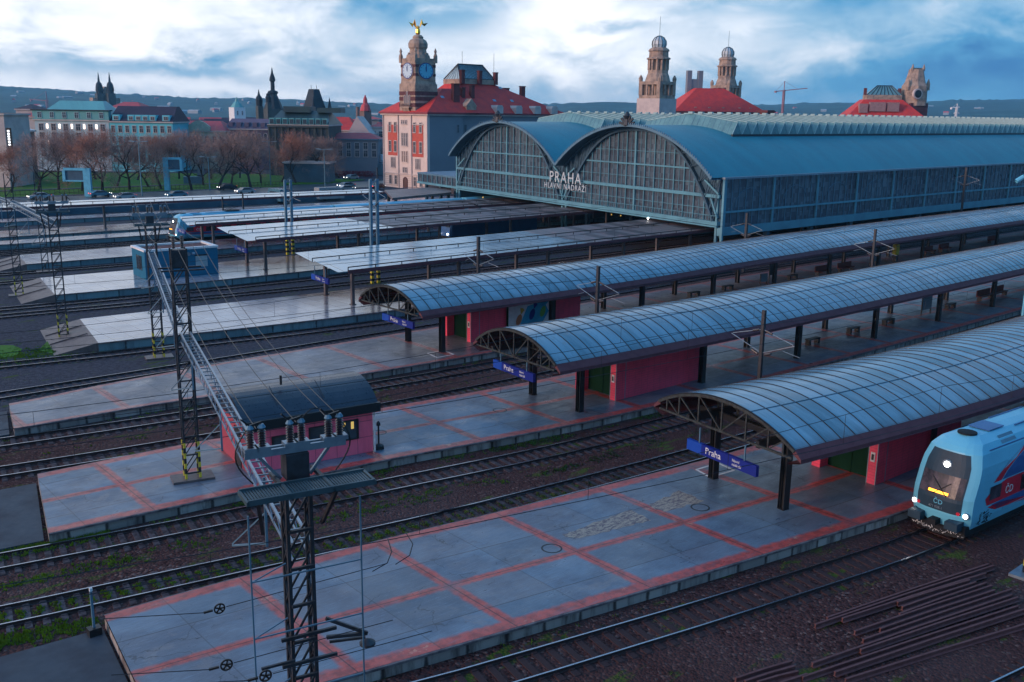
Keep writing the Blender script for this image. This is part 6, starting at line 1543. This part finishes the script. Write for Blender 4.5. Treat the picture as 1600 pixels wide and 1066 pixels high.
# churches
def spire(label,px,D,parts,mt,w):
    o=far(px,D); t=thing('church_spire',label,'church',(o.x,o.y,0)); 
    prof=[(r,zfar(px,y,D)) for r,y in parts]
    b=MB(); b.box(-w,w,-w,w,0,prof[0][1]); b.build('tower',M[mt],t); b=MB(); b.lathe(0,0,prof,8,PI/8); b.build('spire',M['spire'],t); return t,prof
M['spire']=simple('black_green_spire_roof',(.018,.028,.04),.6,0,.4,.3)
for i,px in enumerate((157.5,174.5)):
    t,pr=spire('black twin church spire with corner pinnacles, %s of the pair'%('left','right')[i],px,900,[(2.9,146),(3.1,137),(2.4,131),(1.1,128),(.6,120),(.15,113)],'darkstone',3.2)
    b=MB()
    for a in range(4): b.lathe(3.*math.cos(a*PI/2+.8),3.*math.sin(a*PI/2+.8),[(.7,zfar(px,142,900)),(.1,zfar(px,134,900))],6)
    b.build('pinnacle',M['spire'],t)
o=far(166,905); t=thing('church_nave','pale gabled church front joining the black twin spires','church',(o.x,o.y,0),TH*0-.0); z=zfar(166,146,905); b=MB(); b.box(-12,12,-3,6,0,z-4); b.add([(-8,-3,z-4),(8,-3,z-4),(0,-3,z+6),(-8,5,z-4),(8,5,z-4),(0,5,z+6)],[(0,1,2),(0,2,5,3),(1,4,5,2)]); b.build('wall',M['stone2'],t)
t,pr=spire('tall slender church tower with a pointed spire and gallery, centre left skyline',427.5,560,[(5.4,170),(2.2,148),(2.9,145),(2.7,143),(1.15,141),(1.1,128),(1.7,126),(1.5,122),(.6,114),(.1,105)],'darkstone',4.6)
o=far(491.5,520); t=thing('gate_tower','dark old gate tower with a steep cut-off roof','tower',(o.x,o.y,0),.2); z=zfar(491,171,520); z2=zfar(491,139.5,520); b=MB(); b.box(-5,5,-5,5,0,z); b.build('shaft',M['darkstone'],t); b=MB(); hip(b,-4.2,4.2,-4.2,4.2,z,-1.9,1.9,-1.9,1.9,z2); b.build('roof',M['spire'],t); b=MB()
for s in (-1.8,1.8): b.tube((s,0,z2),(s,0,z2+2),.15,4)
for sx in (-5.5,5.5): b.lathe(sx,-5.5,[(1.2,z),(.1,z+6)],6)
b.build('finial',M['spire'],t)
t,pr=spire('small onion topped church tower left of the slender spire',405.5,430,[(1.3,166),(1.5,156),(1.2,152),(.6,149),(.4,146),(.1,140)],'darkstone',1.2)
t,pr=spire('small dark turret between the onion tower and the slender spire',420,450,[(1.2,160),(1.3,152),(.9,150),(.9,147),(.1,145)],'darkstone',1.)
o=far(370.5,400); t=thing('white_tower','small white tower with two dark openings and a green cap','tower',(o.x,o.y,0),.0); z=zfar(370,168,400); b=MB(); b.box(-2.4,2.4,-2.4,2.4,0,z); b.build('shaft',M['white'],t)
for x in (-1.,1.): window(t,(x,-2.42,z-3),0,.5,1.6,'white','pane','rect',.05)
b=MB(); b.lathe(0,0,[(2.6,z),(1.6,z+1.6),(.8,z+2.2),(.2,z+4)],8); b.build('cap',M['copper'],t)
# distant roofs, individually built, sharing a few meshes
rg=random.Random(21)
def farhouse(w,d,h,rh,wm,rm):
    b=MB(); b.mat(0).box(-w/2,w/2,-d/2,d/2,0,h); b.mat(1).add([(-w/2-.3,-d/2-.3,h),(w/2+.3,-d/2-.3,h),(w/2+.3,d/2+.3,h),(-w/2-.3,d/2+.3,h),(-w/2,0,h+rh),(w/2,0,h+rh)],[(0,1,5,4),(2,3,4,5),(0,4,3),(1,2,5)])
    o=b.build('distant_house',[M[wm],M[rm]]); me=o.data; bpy.data.objects.remove(o); return me
FH_=[farhouse(18,11,10,4,'stone','redroof2'),farhouse(14,10,11,3,'white','redroof2'),farhouse(18,12,10,3,'greyblue','copper'),farhouse(12,10,12,3,'cream','slate'),farhouse(16,12,11,2,'stone','paleroof')]
desc=['cream and red','white and red','blue-grey and green','narrow slate roofed','pale metal roofed']
OR9=['first','second','third','fourth','fifth','sixth','seventh','eighth','last']
zones=[(272,345,'above the cream pediment'),(345,415,'around the white tower'),(515,590,'left of the clock building'),(0,50,'above the left corner building'),(430,510,'behind the dark office block')]
for zi,(a,c,zn) in enumerate(zones):
    for k in range(9):
        px=a+(c-a)*(k+rg.uniform(.1,.9))/9; D=rg.uniform(380,760); i=(k+zi)%5; o=link('distant_house',FH_[i]); o.location=far(px,D); o.rotation_euler=(0,0,-TH*0+R(-40)+rg.uniform(-.5,.5))
        tag(o,'distant %s house %s, %s from the left of nine'%(desc[i],zn,OR9[k]),'house','distant houses of the old town')
# ------------------------------------------------------------------ hills
def ridge(px):
    pts=[(-400,140),(0,136),(60,138),(150,143),(220,147),(300,152),(400,153),(500,156),(600,162),(700,163),(860,163),(900,160),(1000,160),(1060,163),(1190,163),(1300,160),(1400,161),(1480,157),(1560,154),(1700,153),(2000,156)]
    return yat(pts,px)
from mathutils import noise as mn
b=MB(); NX=420; DS=[900,1300,1700,2100,2500,2900,3200,3260,3800]
for i in range(NX+1):
    px=-400+2400*i/NX
    zr=zfar(px,ridge(px),3200)
    for j,D in enumerate(DS):
        f=min(1,max(0,(D-900)/2300)); p=far(px,D); h=zr*(f**1.25)
        nz=mn.noise(Vector((p.x*.004,p.y*.004,0)))*14*min(1,f*3)*(1 if D<3000 else .35)
        if D>=3200: nz+=max(0,mn.noise(Vector((px*.11,1.3,0))))*7+max(0,mn.noise(Vector((px*.35,4.3,0))))*4
        if D>3300: h*=.6
        b.v.append((p.x,p.y,h+nz-2))
K=len(DS)
for i in range(NX):
    for j in range(K-1): b.f.append((i*K+j,(i+1)*K+j,(i+1)*K+j+1,i*K+j+1)); b.m.append(0)
n=NT('haze_tinted_wooded_hill'); p=n.pos(); f=n.noise(p,.006,6,.7); f2=n.noise(p,.03,4,.7)
col=n.ramp(f,[(.35,(.012,.06,.075)),(.55,(.02,.09,.10)),(.7,(.05,.14,.14))]); col=n.mix(n.ma('MULTIPLY',n.sstep(f2,.45,.6),.5),col,(.012,.03,.035)); n.set(col,.95)  # distance haze is mixed into the forest colours as teal
tag(b.build('hills',n.m),kind='structure')
b=None
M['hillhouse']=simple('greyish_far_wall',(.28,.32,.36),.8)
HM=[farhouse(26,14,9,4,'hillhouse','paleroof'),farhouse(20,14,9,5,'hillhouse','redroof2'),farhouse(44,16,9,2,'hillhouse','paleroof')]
for k in range(70):
    left=k<45; i_=(k//3) if left else (k-45)//3; px=(i_+rg.uniform(.1,.9))*40 if left else 1190+(i_+rg.uniform(.1,.9))*45; D=rg.uniform(1500,3000); f=(D-900)/2300
    o=link('distant_house',HM[k%3]); p=far(px,D); zr=zfar(px,ridge(px),3200); o.location=(p.x,p.y,zr*f**1.25-3+mn.noise(Vector((p.x*.004,p.y*.004,0)))*14); o.rotation_euler=(0,0,rg.uniform(0,3)); o.scale=(.5,.5,.5)
    tag(o,'tiny %s house on the %s hillside, number %d of its kind from left'%(('white','red roofed','long pale')[k%3],'left' if left else 'right',i_+1),'house','distant houses on the hills')
# cranes
def crane(label,px,D,ybase,ytop,jib,yj,mt):
    o=far(px,D); H=zfar(px,ytop,D); t=thing('tower_crane',label,'crane',(o.x,o.y,0)); zj=zfar(px,yj,D)
    e=Vector((CAMR.x,CAMR.y,0)).normalized(); s=D/1520
    b=MB(); w=1.*s/.45*.5
    for a in (-w,w):
        for c in (-w,w): b.bar((a,c,0),(a,c,zj),.35*s/.45)
    z=0
    while z<zj: b.bar((-w,-w,z),(w,-w,z+2*w),.22*s/.45); b.bar((-w,w,z),(-w,-w,z+2*w),.22*s/.45); z+=2*w
    b.build('mast',M[mt],t)
    b=MB(); q=e*jib[0]*s; r=e*jib[1]*s; zt=zfar(px,yj+jib[2],D)
    b.bar((q.x,q.y,zj-(zt-zj)*.3),(r.x,r.y,zt),w*.9,w*1.1); b.bar((0,0,zj),(0,0,H),w*.8); b.bar((0,0,H),(r.x*.6,r.y*.6,zj+(zt-zj)*.6),w*.25); b.bar((0,0,H),(q.x*.8,q.y*.8,zj),w*.25)
    b.build('jib',M[mt],t); b=MB(); q2=q*.9; b.box(q2.x-w*1.3,q2.x+w*1.3,q2.y-w*1.3,q2.y+w*1.3,zj-w*2.6,zj-w*.3); b.build('counterweight',M[mt],t)
M['cranered']=simple('faded_crane_red',(.35,.17,.2),.6)
crane('faded red tower crane above the skylights, right of the domed towers',1222,700,177,127,(-14,35,-4.5),142,'cranered')
crane('small white tower crane far away at the right, beyond the hall',1493,900,182,162,(-9,4,-.5),168,'white')
crane('pinkish crane with a long low jib on the hillside at the left',74,1500,157,143,(-26,3,2),156,'cranered')
t=None
# smoke over the brick chimney is left to the haze; antennas on the station roof
for px,py,D,l in ((722,80,262,'left'),(771,84,268,'right')):
    o=far(px,D); z=zfar(px,106,D); tag(MB().tube((o.x,o.y,z-2),(o.x,o.y,zfar(px,py,D)),.06,4).build('antenna',M['dark']),'thin antenna on the glass lantern of the red roof, %s one'%l,'antenna')
# ------------------------------------------------------------------ bare park trees
def bare_tree(seed,H=12.5,dense=1.):
    rg=random.Random(seed); wood=MB(); tw=MB()
    tips=[]
    def grow(p,d,L,r,lv):
        n=3; q=p
        for k in range(n):
            d=(d+Vector((rg.gauss(0,.16),rg.gauss(0,.16),rg.gauss(.03,.08)))).normalized(); q2=q+d*L/n; r2=r*(1-.22*(k+1)/n)
            wood.tube(q,q2,r*(1-.22*k/n),5 if lv<2 else 3,r2,cap=False); q=q2
            if lv>=2: tips.append((q,d,lv))
        r*=.78
        if lv<5:
            m=rg.choice((2,3,3)) if lv>0 else rg.choice((4,5))
            for k in range(m):
                a=rg.uniform(0,2*PI); sp=rg.uniform(.35,.9) if lv>0 else rg.uniform(.35,1.15)
                u=d.cross(Vector((math.cos(a),math.sin(a),.3))).normalized(); e=(d*math.cos(sp)+u*math.sin(sp)); e.z+= .12; grow(q,e.normalized(),L*(rg.uniform(.66,.9) if lv else rg.uniform(1.,1.25)),r*rg.uniform(.5,.72),lv+1)
        else: tips.append((q,d,6))
    grow(Vector((0,0,0)),Vector((rg.gauss(0,.06),rg.gauss(0,.06),1)),H*.2,H*.023,0)
    for q,d,lv in tips:
        for k in range(int((3 if lv>=4 else 1.6)*dense)):
            e=(d+Vector((rg.gauss(0,.7),rg.gauss(0,.7),rg.gauss(0,.55)))).normalized(); L=rg.uniform(.6,1.5); s=e.cross(Vector((rg.gauss(0,1),rg.gauss(0,1),rg.gauss(0,1)))).normalized()*.022
            o=q+Vector((rg.gauss(0,.4),rg.gauss(0,.4),rg.gauss(0,.35))); tw.add([o-s,o+s,o+e*L],[(0,1,2)])
    return wood,tw
M['bark']=simple('dark_bark',(.035,.028,.03),.9,0,.4,3); M['twig']=simple('brown_fine_twigs',(.42,.25,.2),.9,0,.6,.25,(.26,.17,.16)); M['twig2']=simple('ruddy_fine_twigs',(.46,.2,.13),.9,0,.6,.3,(.3,.15,.12))
TM=[]
for sd,dn in ((3,1.5),(8,1.4),(15,1.2),(22,1.6)):
    w,tw=bare_tree(sd,12.5,dn); a=w.build('trunk',M['bark']); c=tw.build('crown',M['twig'] if sd!=3 else M['twig2']); TM.append((a.data,c.data)); bpy.data.objects.remove(a); bpy.data.objects.remove(c)
TREES=[(18,302,.75),(60,300,.95),(92,297,1.),(128,299,.9),(160,300,1.12),(183,292,.85),(203,297,1.),(232,293,.8),(252,296,.9),(300,298,1.05),(318,290,.85),(342,296,1.1),(362,288,.85),(392,294,1.12),(408,287,.85),(440,285,.8),(462,287,.95),(487,283,.95),(502,284,.85),(530,278,.6),(548,272,.62),(568,271,.66),(588,272,.6),(40,285,.9),(110,283,.95),(215,282,.9),(280,280,.85),(375,279,.85),(475,274,.8),(150,281,.9),(330,280,.85)]
ords=['first','second','third','fourth','fifth','sixth','seventh','eighth','ninth','tenth','eleventh','twelfth','thirteenth','fourteenth','fifteenth','sixteenth','seventeenth','eighteenth','nineteenth','twentieth','twenty-first','twenty-second','twenty-third']
fr=sorted([i for i in range(23)],key=lambda i:TREES[i][0])
for i,(px,py,s) in enumerate(TREES):
    p=gnd(px,py); 
    if i<23: lab='bare brown park tree by the road, %s from the left in the front rows'%ords[fr.index(i)]
    else: lab='bare brown tree of the back row, '+['behind the left edge trees','in front of the grey hotel','between the turquoise hotel and the road','in front of the cream pediment','in front of the dark office block, left','in front of the dark office block, right','between the two hotels','in front of the lilac roof'][i-23]
    t=thing('park_tree',lab,'tree',p,rnd.uniform(0,6),'bare trees in the park'); t.scale=(s*1.15,s*1.15,s*rnd.uniform(1.1,1.28))
    link('trunk',TM[i%4][0],t); link('crown',TM[i%4][1],t)
b=MB(); hd=random.Random(2)
c0=gnd(535,277); 
for k in range(5000):
    x=hd.uniform(-9,9); y=hd.uniform(-1.6,1.6); z=hd.uniform(.2,1.8); a=c0+(far(600,200)-far(500,200)).normalized()*x+Vector((0,y,z)); e=Vector((hd.gauss(0,1),hd.gauss(0,1),hd.gauss(0,1))).normalized()*.22; f=Vector((hd.gauss(0,1),hd.gauss(0,1),hd.gauss(0,1))).normalized()*.12; b.add([a-e,a+f,a+e],[(0,1,2)])
M['hedge']=simple('dark_red_leaves',(.12,.012,.03),.8); tag(b.build('red_hedge',M['hedge']),'dark red hedge at the foot of the ramp wall','hedge')
# ------------------------------------------------------------------ street lamps, frames, cars
def slamp(label,px,yb,yt):
    p=gnd(px,yb); h=p.dot(FH); H=zfar(px,yt,h); t=thing('street_lamp',label,'street lamp',p,-TH*0,'street lamps along the road')
    b=MB(); b.tube((0,0,0),(0,0,H),.16,8,.09); b.build('pole',M['bluesteel2'],t); e=Vector((CAMR.x,CAMR.y,0)).normalized()
    for s in (-1,1):
        b=MB(); b.bar((0,0,H),(e.x*s*1.1,e.y*s*1.1,H+.1),.1); b.bar((e.x*s*.8,e.y*s*.8,H+.1),(e.x*s*2.,e.y*s*2.,H+.16),.42,.16); b.build('lamp_head',M['galv'],t)
M['bluesteel2']=simple('teal_painted_pole',(.08,.2,.25),.5)
for a in (('street lamp with two arms in front of the turquoise hotel',222,306,222),('street lamp with two arms left of the black car',328,298,246),('tall street lamp with two arms in front of the dark office block',423,290,222),('street lamp with two arms left of the grey cars',508,295,234)): slamp(*a)
def frame(label,px,yb,top,bot,wpx,side,legw):
    p=gnd(px,yb); D=p.dot(FH); s=D/1520; t=thing('display_frame',label,'display frame',p,-TH); zt=zfar(px,top,D); zb=zfar(px,bot,D); W=wpx*s*side
    b=MB(); b.box(-legw,legw,-.4,.4,0,zt); b.build('leg',M['frameblue'],t)
    b=MB(); x0,x1=sorted((W,0)); b.box(x0,x1,-.5,.5,zt-.5,zt); b.box(x0,x1,-.45,.45,zb,zb+.3); b.box(W-.3,W+.3,-.45,.45,zb,zt-.5)
    b.build('border',M['frameblue'],t)
    b=MB(); b.box(x0+.3,x1-.3,-.2,.2,zb+.3,zt-.5); b.build('panel',M['hallsteel2'],t); return t
M['frameblue']=simple('light_blue_frame_paint',(.1,.42,.58),.5)
frame('large light blue display frame on one thick leg, left one beside the road',139,307,263,284,35,-1,.75)
frame('light blue display frame on a single post, right one beside the road',262,298,246,267,24,1,.6)
p=gnd(305,287); t=thing('park_sculpture','blue slab shaped monument with a broad base between the trees','monument',p,-TH+.3); b=MB(); b.box(-2.8,2.2,-1,1,0,1.8); b.build('base',M['bluesteel'],t); b=MB(); b.add([(0.6,-.4,1.8),(2.3,-.4,1.8),(2.6,-.4,6.2),(1.,-.4,6.2),(.6,.4,1.8),(2.3,.4,1.8),(2.6,.4,6.2),(1.,.4,6.2)],[(0,1,2,3),(7,6,5,4),(0,4,5,1),(1,5,6,2),(2,6,7,3),(3,7,4,0)]); b.build('slab',M['galv'],t)
def car_(label,px,py,mt,ang,kind='car',rev=False):
    p=gnd(px,py); t=thing('car' if kind=='car' else kind,label,'car' if kind=='car' else kind,(p.x,p.y,.02),R(ang))
    if kind=='car':
        pr=[(-2.15,.35),(2.15,.35),(2.2,.75),(1.3,.92),(.7,1.42),(-.9,1.46),(-1.75,1.0),(-2.2,.9)]
        b=MB(); n=len(pr); b.add([(x,-.86,z) for x,z in pr]+[(x,.86,z) for x,z in pr],[tuple(range(n)),tuple(range(n,2*n))[::-1]]+[(k,n+k,n+(k+1)%n,(k+1)%n) for k in range(n)]); b.build('body',M[mt],t)
        b=MB()
        for s in (-.87,.87): b.add([(1.15,s,.95),(.65,s,1.36),(-.85,s,1.4),(-1.5,s,1.0)],[(0,1,2,3)])
        b.add([(1.28,-.75,.96),(1.28,.75,.96),(.74,.7,1.4),(.74,-.7,1.4)],[(0,1,2,3)]); b.build('windows',M['pane'],t)
        L,hz,ww=2.2,.68,1.36
    else:
        b=MB(); b.box(-3.2,1.9,-1.05,1.05,.5,2.9); b.add([(1.9,-1,.5),(2.9,-1,.5),(2.9,-1,1.3),(2.3,-1,2.2),(1.9,-1,2.2),(1.9,1,.5),(2.9,1,.5),(2.9,1,1.3),(2.3,1,2.2),(1.9,1,2.2)],[(0,1,2,3,4),(9,8,7,6,5),(1,6,7,2),(2,7,8,3),(3,8,9,4)]); b.build('body',M[mt],t)
        b=MB(); b.box(-2.6,1.2,-1.07,1.07,1.6,2.4); b.add([(2.92,-.9,1.35),(2.92,.9,1.35),(2.34,.9,2.15),(2.34,-.9,2.15)],[(0,1,2,3)]); b.build('windows',M['pane'],t); L,hz,ww=2.9,.8,1.8
    for x in (-ww,ww):
        for s in (-.8,.8): b=MB(); b.tube((x,s-.1,.32),(x,s+.1,.32),.32,12); b.build('wheel',M['black'],t)
    for s in (-.6,.6):
        b=MB(); b.box(L-.02,L+.03,s-.14,s+.14,hz,hz+.14); b.build('headlight',M['headlamp2'],t)
        b=MB(); b.box(-L-.04,-L,s-.14,s+.14,hz+.1,hz+.25); b.build('tail_light',M['taillamp'],t)
M['headlamp2']=emis('car_headlight',(1,.95,.9),3.); M['taillamp']=emis('car_tail_light',(1.,.05,.04),1.6)
M['carblack']=simple('black_car_paint',(.01,.012,.02),.15); M['carwhite']=simple('silver_car_paint',(.4,.43,.46),.2,.3); M['carblue']=simple('blue_grey_car_paint',(.1,.25,.34),.2,.3)
car_('silver car with headlights on, leftmost on the road',62,312,'carwhite',180)
car_('blue-grey car passing behind the leg of the large display frame',157,308,'carblue',0)
car_('pale car half hidden by the long white canopy, left of the lamp',196,312,'carwhite',180)
car_('blue car just above the long white canopy, right of the display frames',276,309,'carblue',180)
car_('black car with red tail lights in front of the trees',355,297,'carblack',180)
car_('pale car behind the black car, half hidden by the canopy',383,303,'carwhite',180)
car_('grey-blue car approaching near the clock building',541,294,'carblue',180)
car_('silver car with a red tail light, just below the grey-blue one',541,299,'carwhite',0)
car_('white car on the slip road behind the red hedge',549,281,'carwhite',190)
car_('dark car parked close to the clock building wall',592,296,'carblack',30)
car_('blue car parked under the long white canopy, left',402,317,'carblue',0)
car_('white delivery truck parked under the long white canopy',516,314,'carwhite',0,'truck')
car_('blue van parked beside the white delivery truck',434,317,'carblue',90,'truck')
car_('car on the cross street at the left edge, seen with both tail lights',36,284,'carblack',60)
p=far(583,303); t=thing('camper_van','white van driving on the ramp behind the clock building','van',(p.x,p.y,3.42),0); d_=(far(612,272)-far(520,285)); t.rotation_euler=(0,0,math.atan2(d_.y,d_.x)); b=MB(); b.box(-2.6,2.6,.6,2.6,.4,2.6); b.build('body',M['white'],t); b=MB(); b.box(-1.2,1.,.56,.6,1.2,2.1); b.build('windows',M['pane'],t)
b=MB(); 
for x in (-1.7,1.7): b.tube((x,.65,.35),(x,.9,.35),.35,10)
b.build('wheel',M['black'],t)
# a few lamps that are lit below the hall
for i,(x,y,z,c) in enumerate(((104,108,4.3,'headlamp'),(101.,88,5.0,'headlamp'),(108,132,4.4,'litwin'),(114,105,3.2,'litwin'),(114,107,3.2,'litwin'))):
    b=MB(); b.lathe(x,y,[(.03,z-.15),(.1,z-.05),(.1,z+.05),(.03,z+.1)],8); tag(b.build('hall_lamp',M[c]),'small lit lamp under the hall front, %s'%('white one below the big lettering','white one below the right arch','warm one below the left arch','left of the deep warm pair','right of the deep warm pair')[i],'lamp')
# ------------------------------------------------------------------ sky
w=bpy.data.worlds.new('World'); sc.world=w; w.use_nodes=True; nt=w.node_tree; ns=nt.nodes; bg=ns['Background']; bg.inputs['Strength'].default_value=.1
class WT(NT):
    def __init__(s): s.t=nt; s.n=nt.nodes; s.l=nt.links
n=WT(); gen=n.co('Generated'); x_,y_,z_=n.sep(gen)
sky=ns.new('ShaderNodeTexSky'); sky.sky_type='NISHITA'; sky.sun_disc=False; SUNAZ=165.; SUNEL=13.
sky.sun_elevation=R(SUNEL); sky.sun_rotation=R(90-SUNAZ)
A=n.ma('MULTIPLY',n.ma('ARCTAN2',y_,x_),180/PI); E=n.ma('MULTIPLY',n.ma('ARCSINE',z_),180/PI)
vec=n.comb(x_,y_,n.ma('MULTIPLY',z_,2.3))
c1=n.noise(vec,5.,7,.55,dist=.5); c2=n.noise(vec,13.,6,.6,dist=.4); c3=n.noise(vec,2.4,3,.5)
dA=n.ma('MULTIPLY',n.ma('SUBTRACT',c1,.5),9.); A2=n.ma('ADD',A,dA); E2=n.ma('ADD',E,n.ma('MULTIPLY',n.ma('SUBTRACT',c2,.5),3.2))
def blob(px,py,rx,ry,wt):
    a=48.9+math.degrees(math.atan((800-px)/1560)); e=math.degrees(math.atan((177+.0138*(px-800)-py)/1560))
    u=n.ma('MULTIPLY',n.ma('SUBTRACT',A2,a),27.2/rx); v=n.ma('MULTIPLY',n.ma('SUBTRACT',E2,e),27.2/ry)
    return n.ma('MULTIPLY',n.ma('POWER',2.718,n.ma('MULTIPLY',n.ma('ADD',n.ma('MULTIPLY',u,u),n.ma('MULTIPLY',v,v)),-1.)),wt)
dS=n.ma('COSINE',n.ma('MULTIPLY',n.ma('SUBTRACT',A,125.),PI/180))            # +1 towards the set sun
Bf=n.ma('MULTIPLY_ADD',dS,.44,.53)
Bf=n.ma('ADD',Bf,n.ma('MULTIPLY',n.ma('SUBTRACT',c1,.5),1.1)); Bf=n.ma('ADD',Bf,n.ma('MULTIPLY',n.ma('SUBTRACT',c2,.5),.85))
for q in ((150,35,330,45,.22),(130,103,200,16,-.28),(250,138,380,12,.18),(330,118,120,12,-.22),(660,28,130,34,-.42),(860,42,110,40,.42),(935,42,50,11,-.42),(1010,95,80,32,.28),(760,140,200,20,-.12),(1190,95,130,24,.16),(1250,20,160,25,-.16),(1500,115,200,45,-.4),(1150,40,60,14,.14)): Bf=n.ma('ADD',Bf,blob(*q))
up=n.sstep(E,23.,44.); Bf=n.ma('ADD',n.ma('MULTIPLY',Bf,n.ma('SUBTRACT',1,up)),n.ma('MULTIPLY',up,n.ma('MULTIPLY_ADD',dS,.14,n.ma('MULTIPLY_ADD',c3,.3,.24))))
skyc=n.ramp(n.ma('MULTIPLY_ADD',Bf,.8,.1),[(.0,(.0,.11,.33)),(.25,(.05,.24,.46)),(.45,(.22,.385,.56)),(.62,(.47,.56,.68)),(.8,(.77,.80,.87)),(1.,(1.,.99,1.))])
sc10=ns.new('ShaderNodeVectorMath'); sc10.operation='SCALE'; skyc=n.mix(up,skyc,n.mix(n.sstep(n.ma('MULTIPLY_ADD',dS,.25,c3),.3,.85),(.06,.27,.60),(.19,.43,.72))); nt.links.new(skyc,sc10.inputs[0]); sc10.inputs['Scale'].default_value=8.3
skyc=n.mix(.06,sc10.outputs[0],sky.outputs[0])
nt.links.new(skyc,bg.inputs['Color'])
su=bpy.data.lights.new('sun','SUN'); su.energy=1.3; su.angle=R(14); su.color=(1.,.64,.50); so=bpy.data.objects.new('sun',su); COL.objects.link(so)
so.rotation_euler=Vector((math.cos(R(SUNAZ))*math.cos(R(SUNEL)),math.sin(R(SUNAZ))*math.cos(R(SUNEL)),math.sin(R(SUNEL)))).to_track_quat('Z','Y').to_euler()
# ------------------------------------------------------------------ air
n=NT('haze'); n.n.remove(n.b); v=n.n.new('ShaderNodeVolumePrincipled'); v.inputs['Color'].default_value=(.28,.68,1.,1); v.inputs['Density'].default_value=.00012; v.inputs['Anisotropy'].default_value=.0
n.l.new(v.outputs[0],n.n['Material Output'].inputs['Volume'])
b=MB(); b.prism([(-350,-60),(350,-60),(3900,1200),(3700,2300),(2300,3700),(900,4200),(-350,3900)],-2.,112.); tag(b.build('haze',n.m),kind='stuff')
# ------------------------------------------------------------------ camera and output
cam=bpy.data.cameras.new('camera'); cam.sensor_width=36; cam.lens=FPX/1600*36; cam.clip_end=12000; cam.clip_start=.5
co=bpy.data.objects.new('camera',cam); COL.objects.link(co)
m=Matrix((CAMR,CAMU,-F_)).transposed().to_4x4(); m.translation=Vector((0,0,HC)); co.matrix_world=m; sc.camera=co
sc.render.engine='CYCLES'; sc.cycles.max_bounces=6; sc.cycles.volume_bounces=0
vs=sc.view_settings; sc.view_settings.view_transform='Standard'; vs.look='None'; vs.gamma=1; vs.exposure=.8
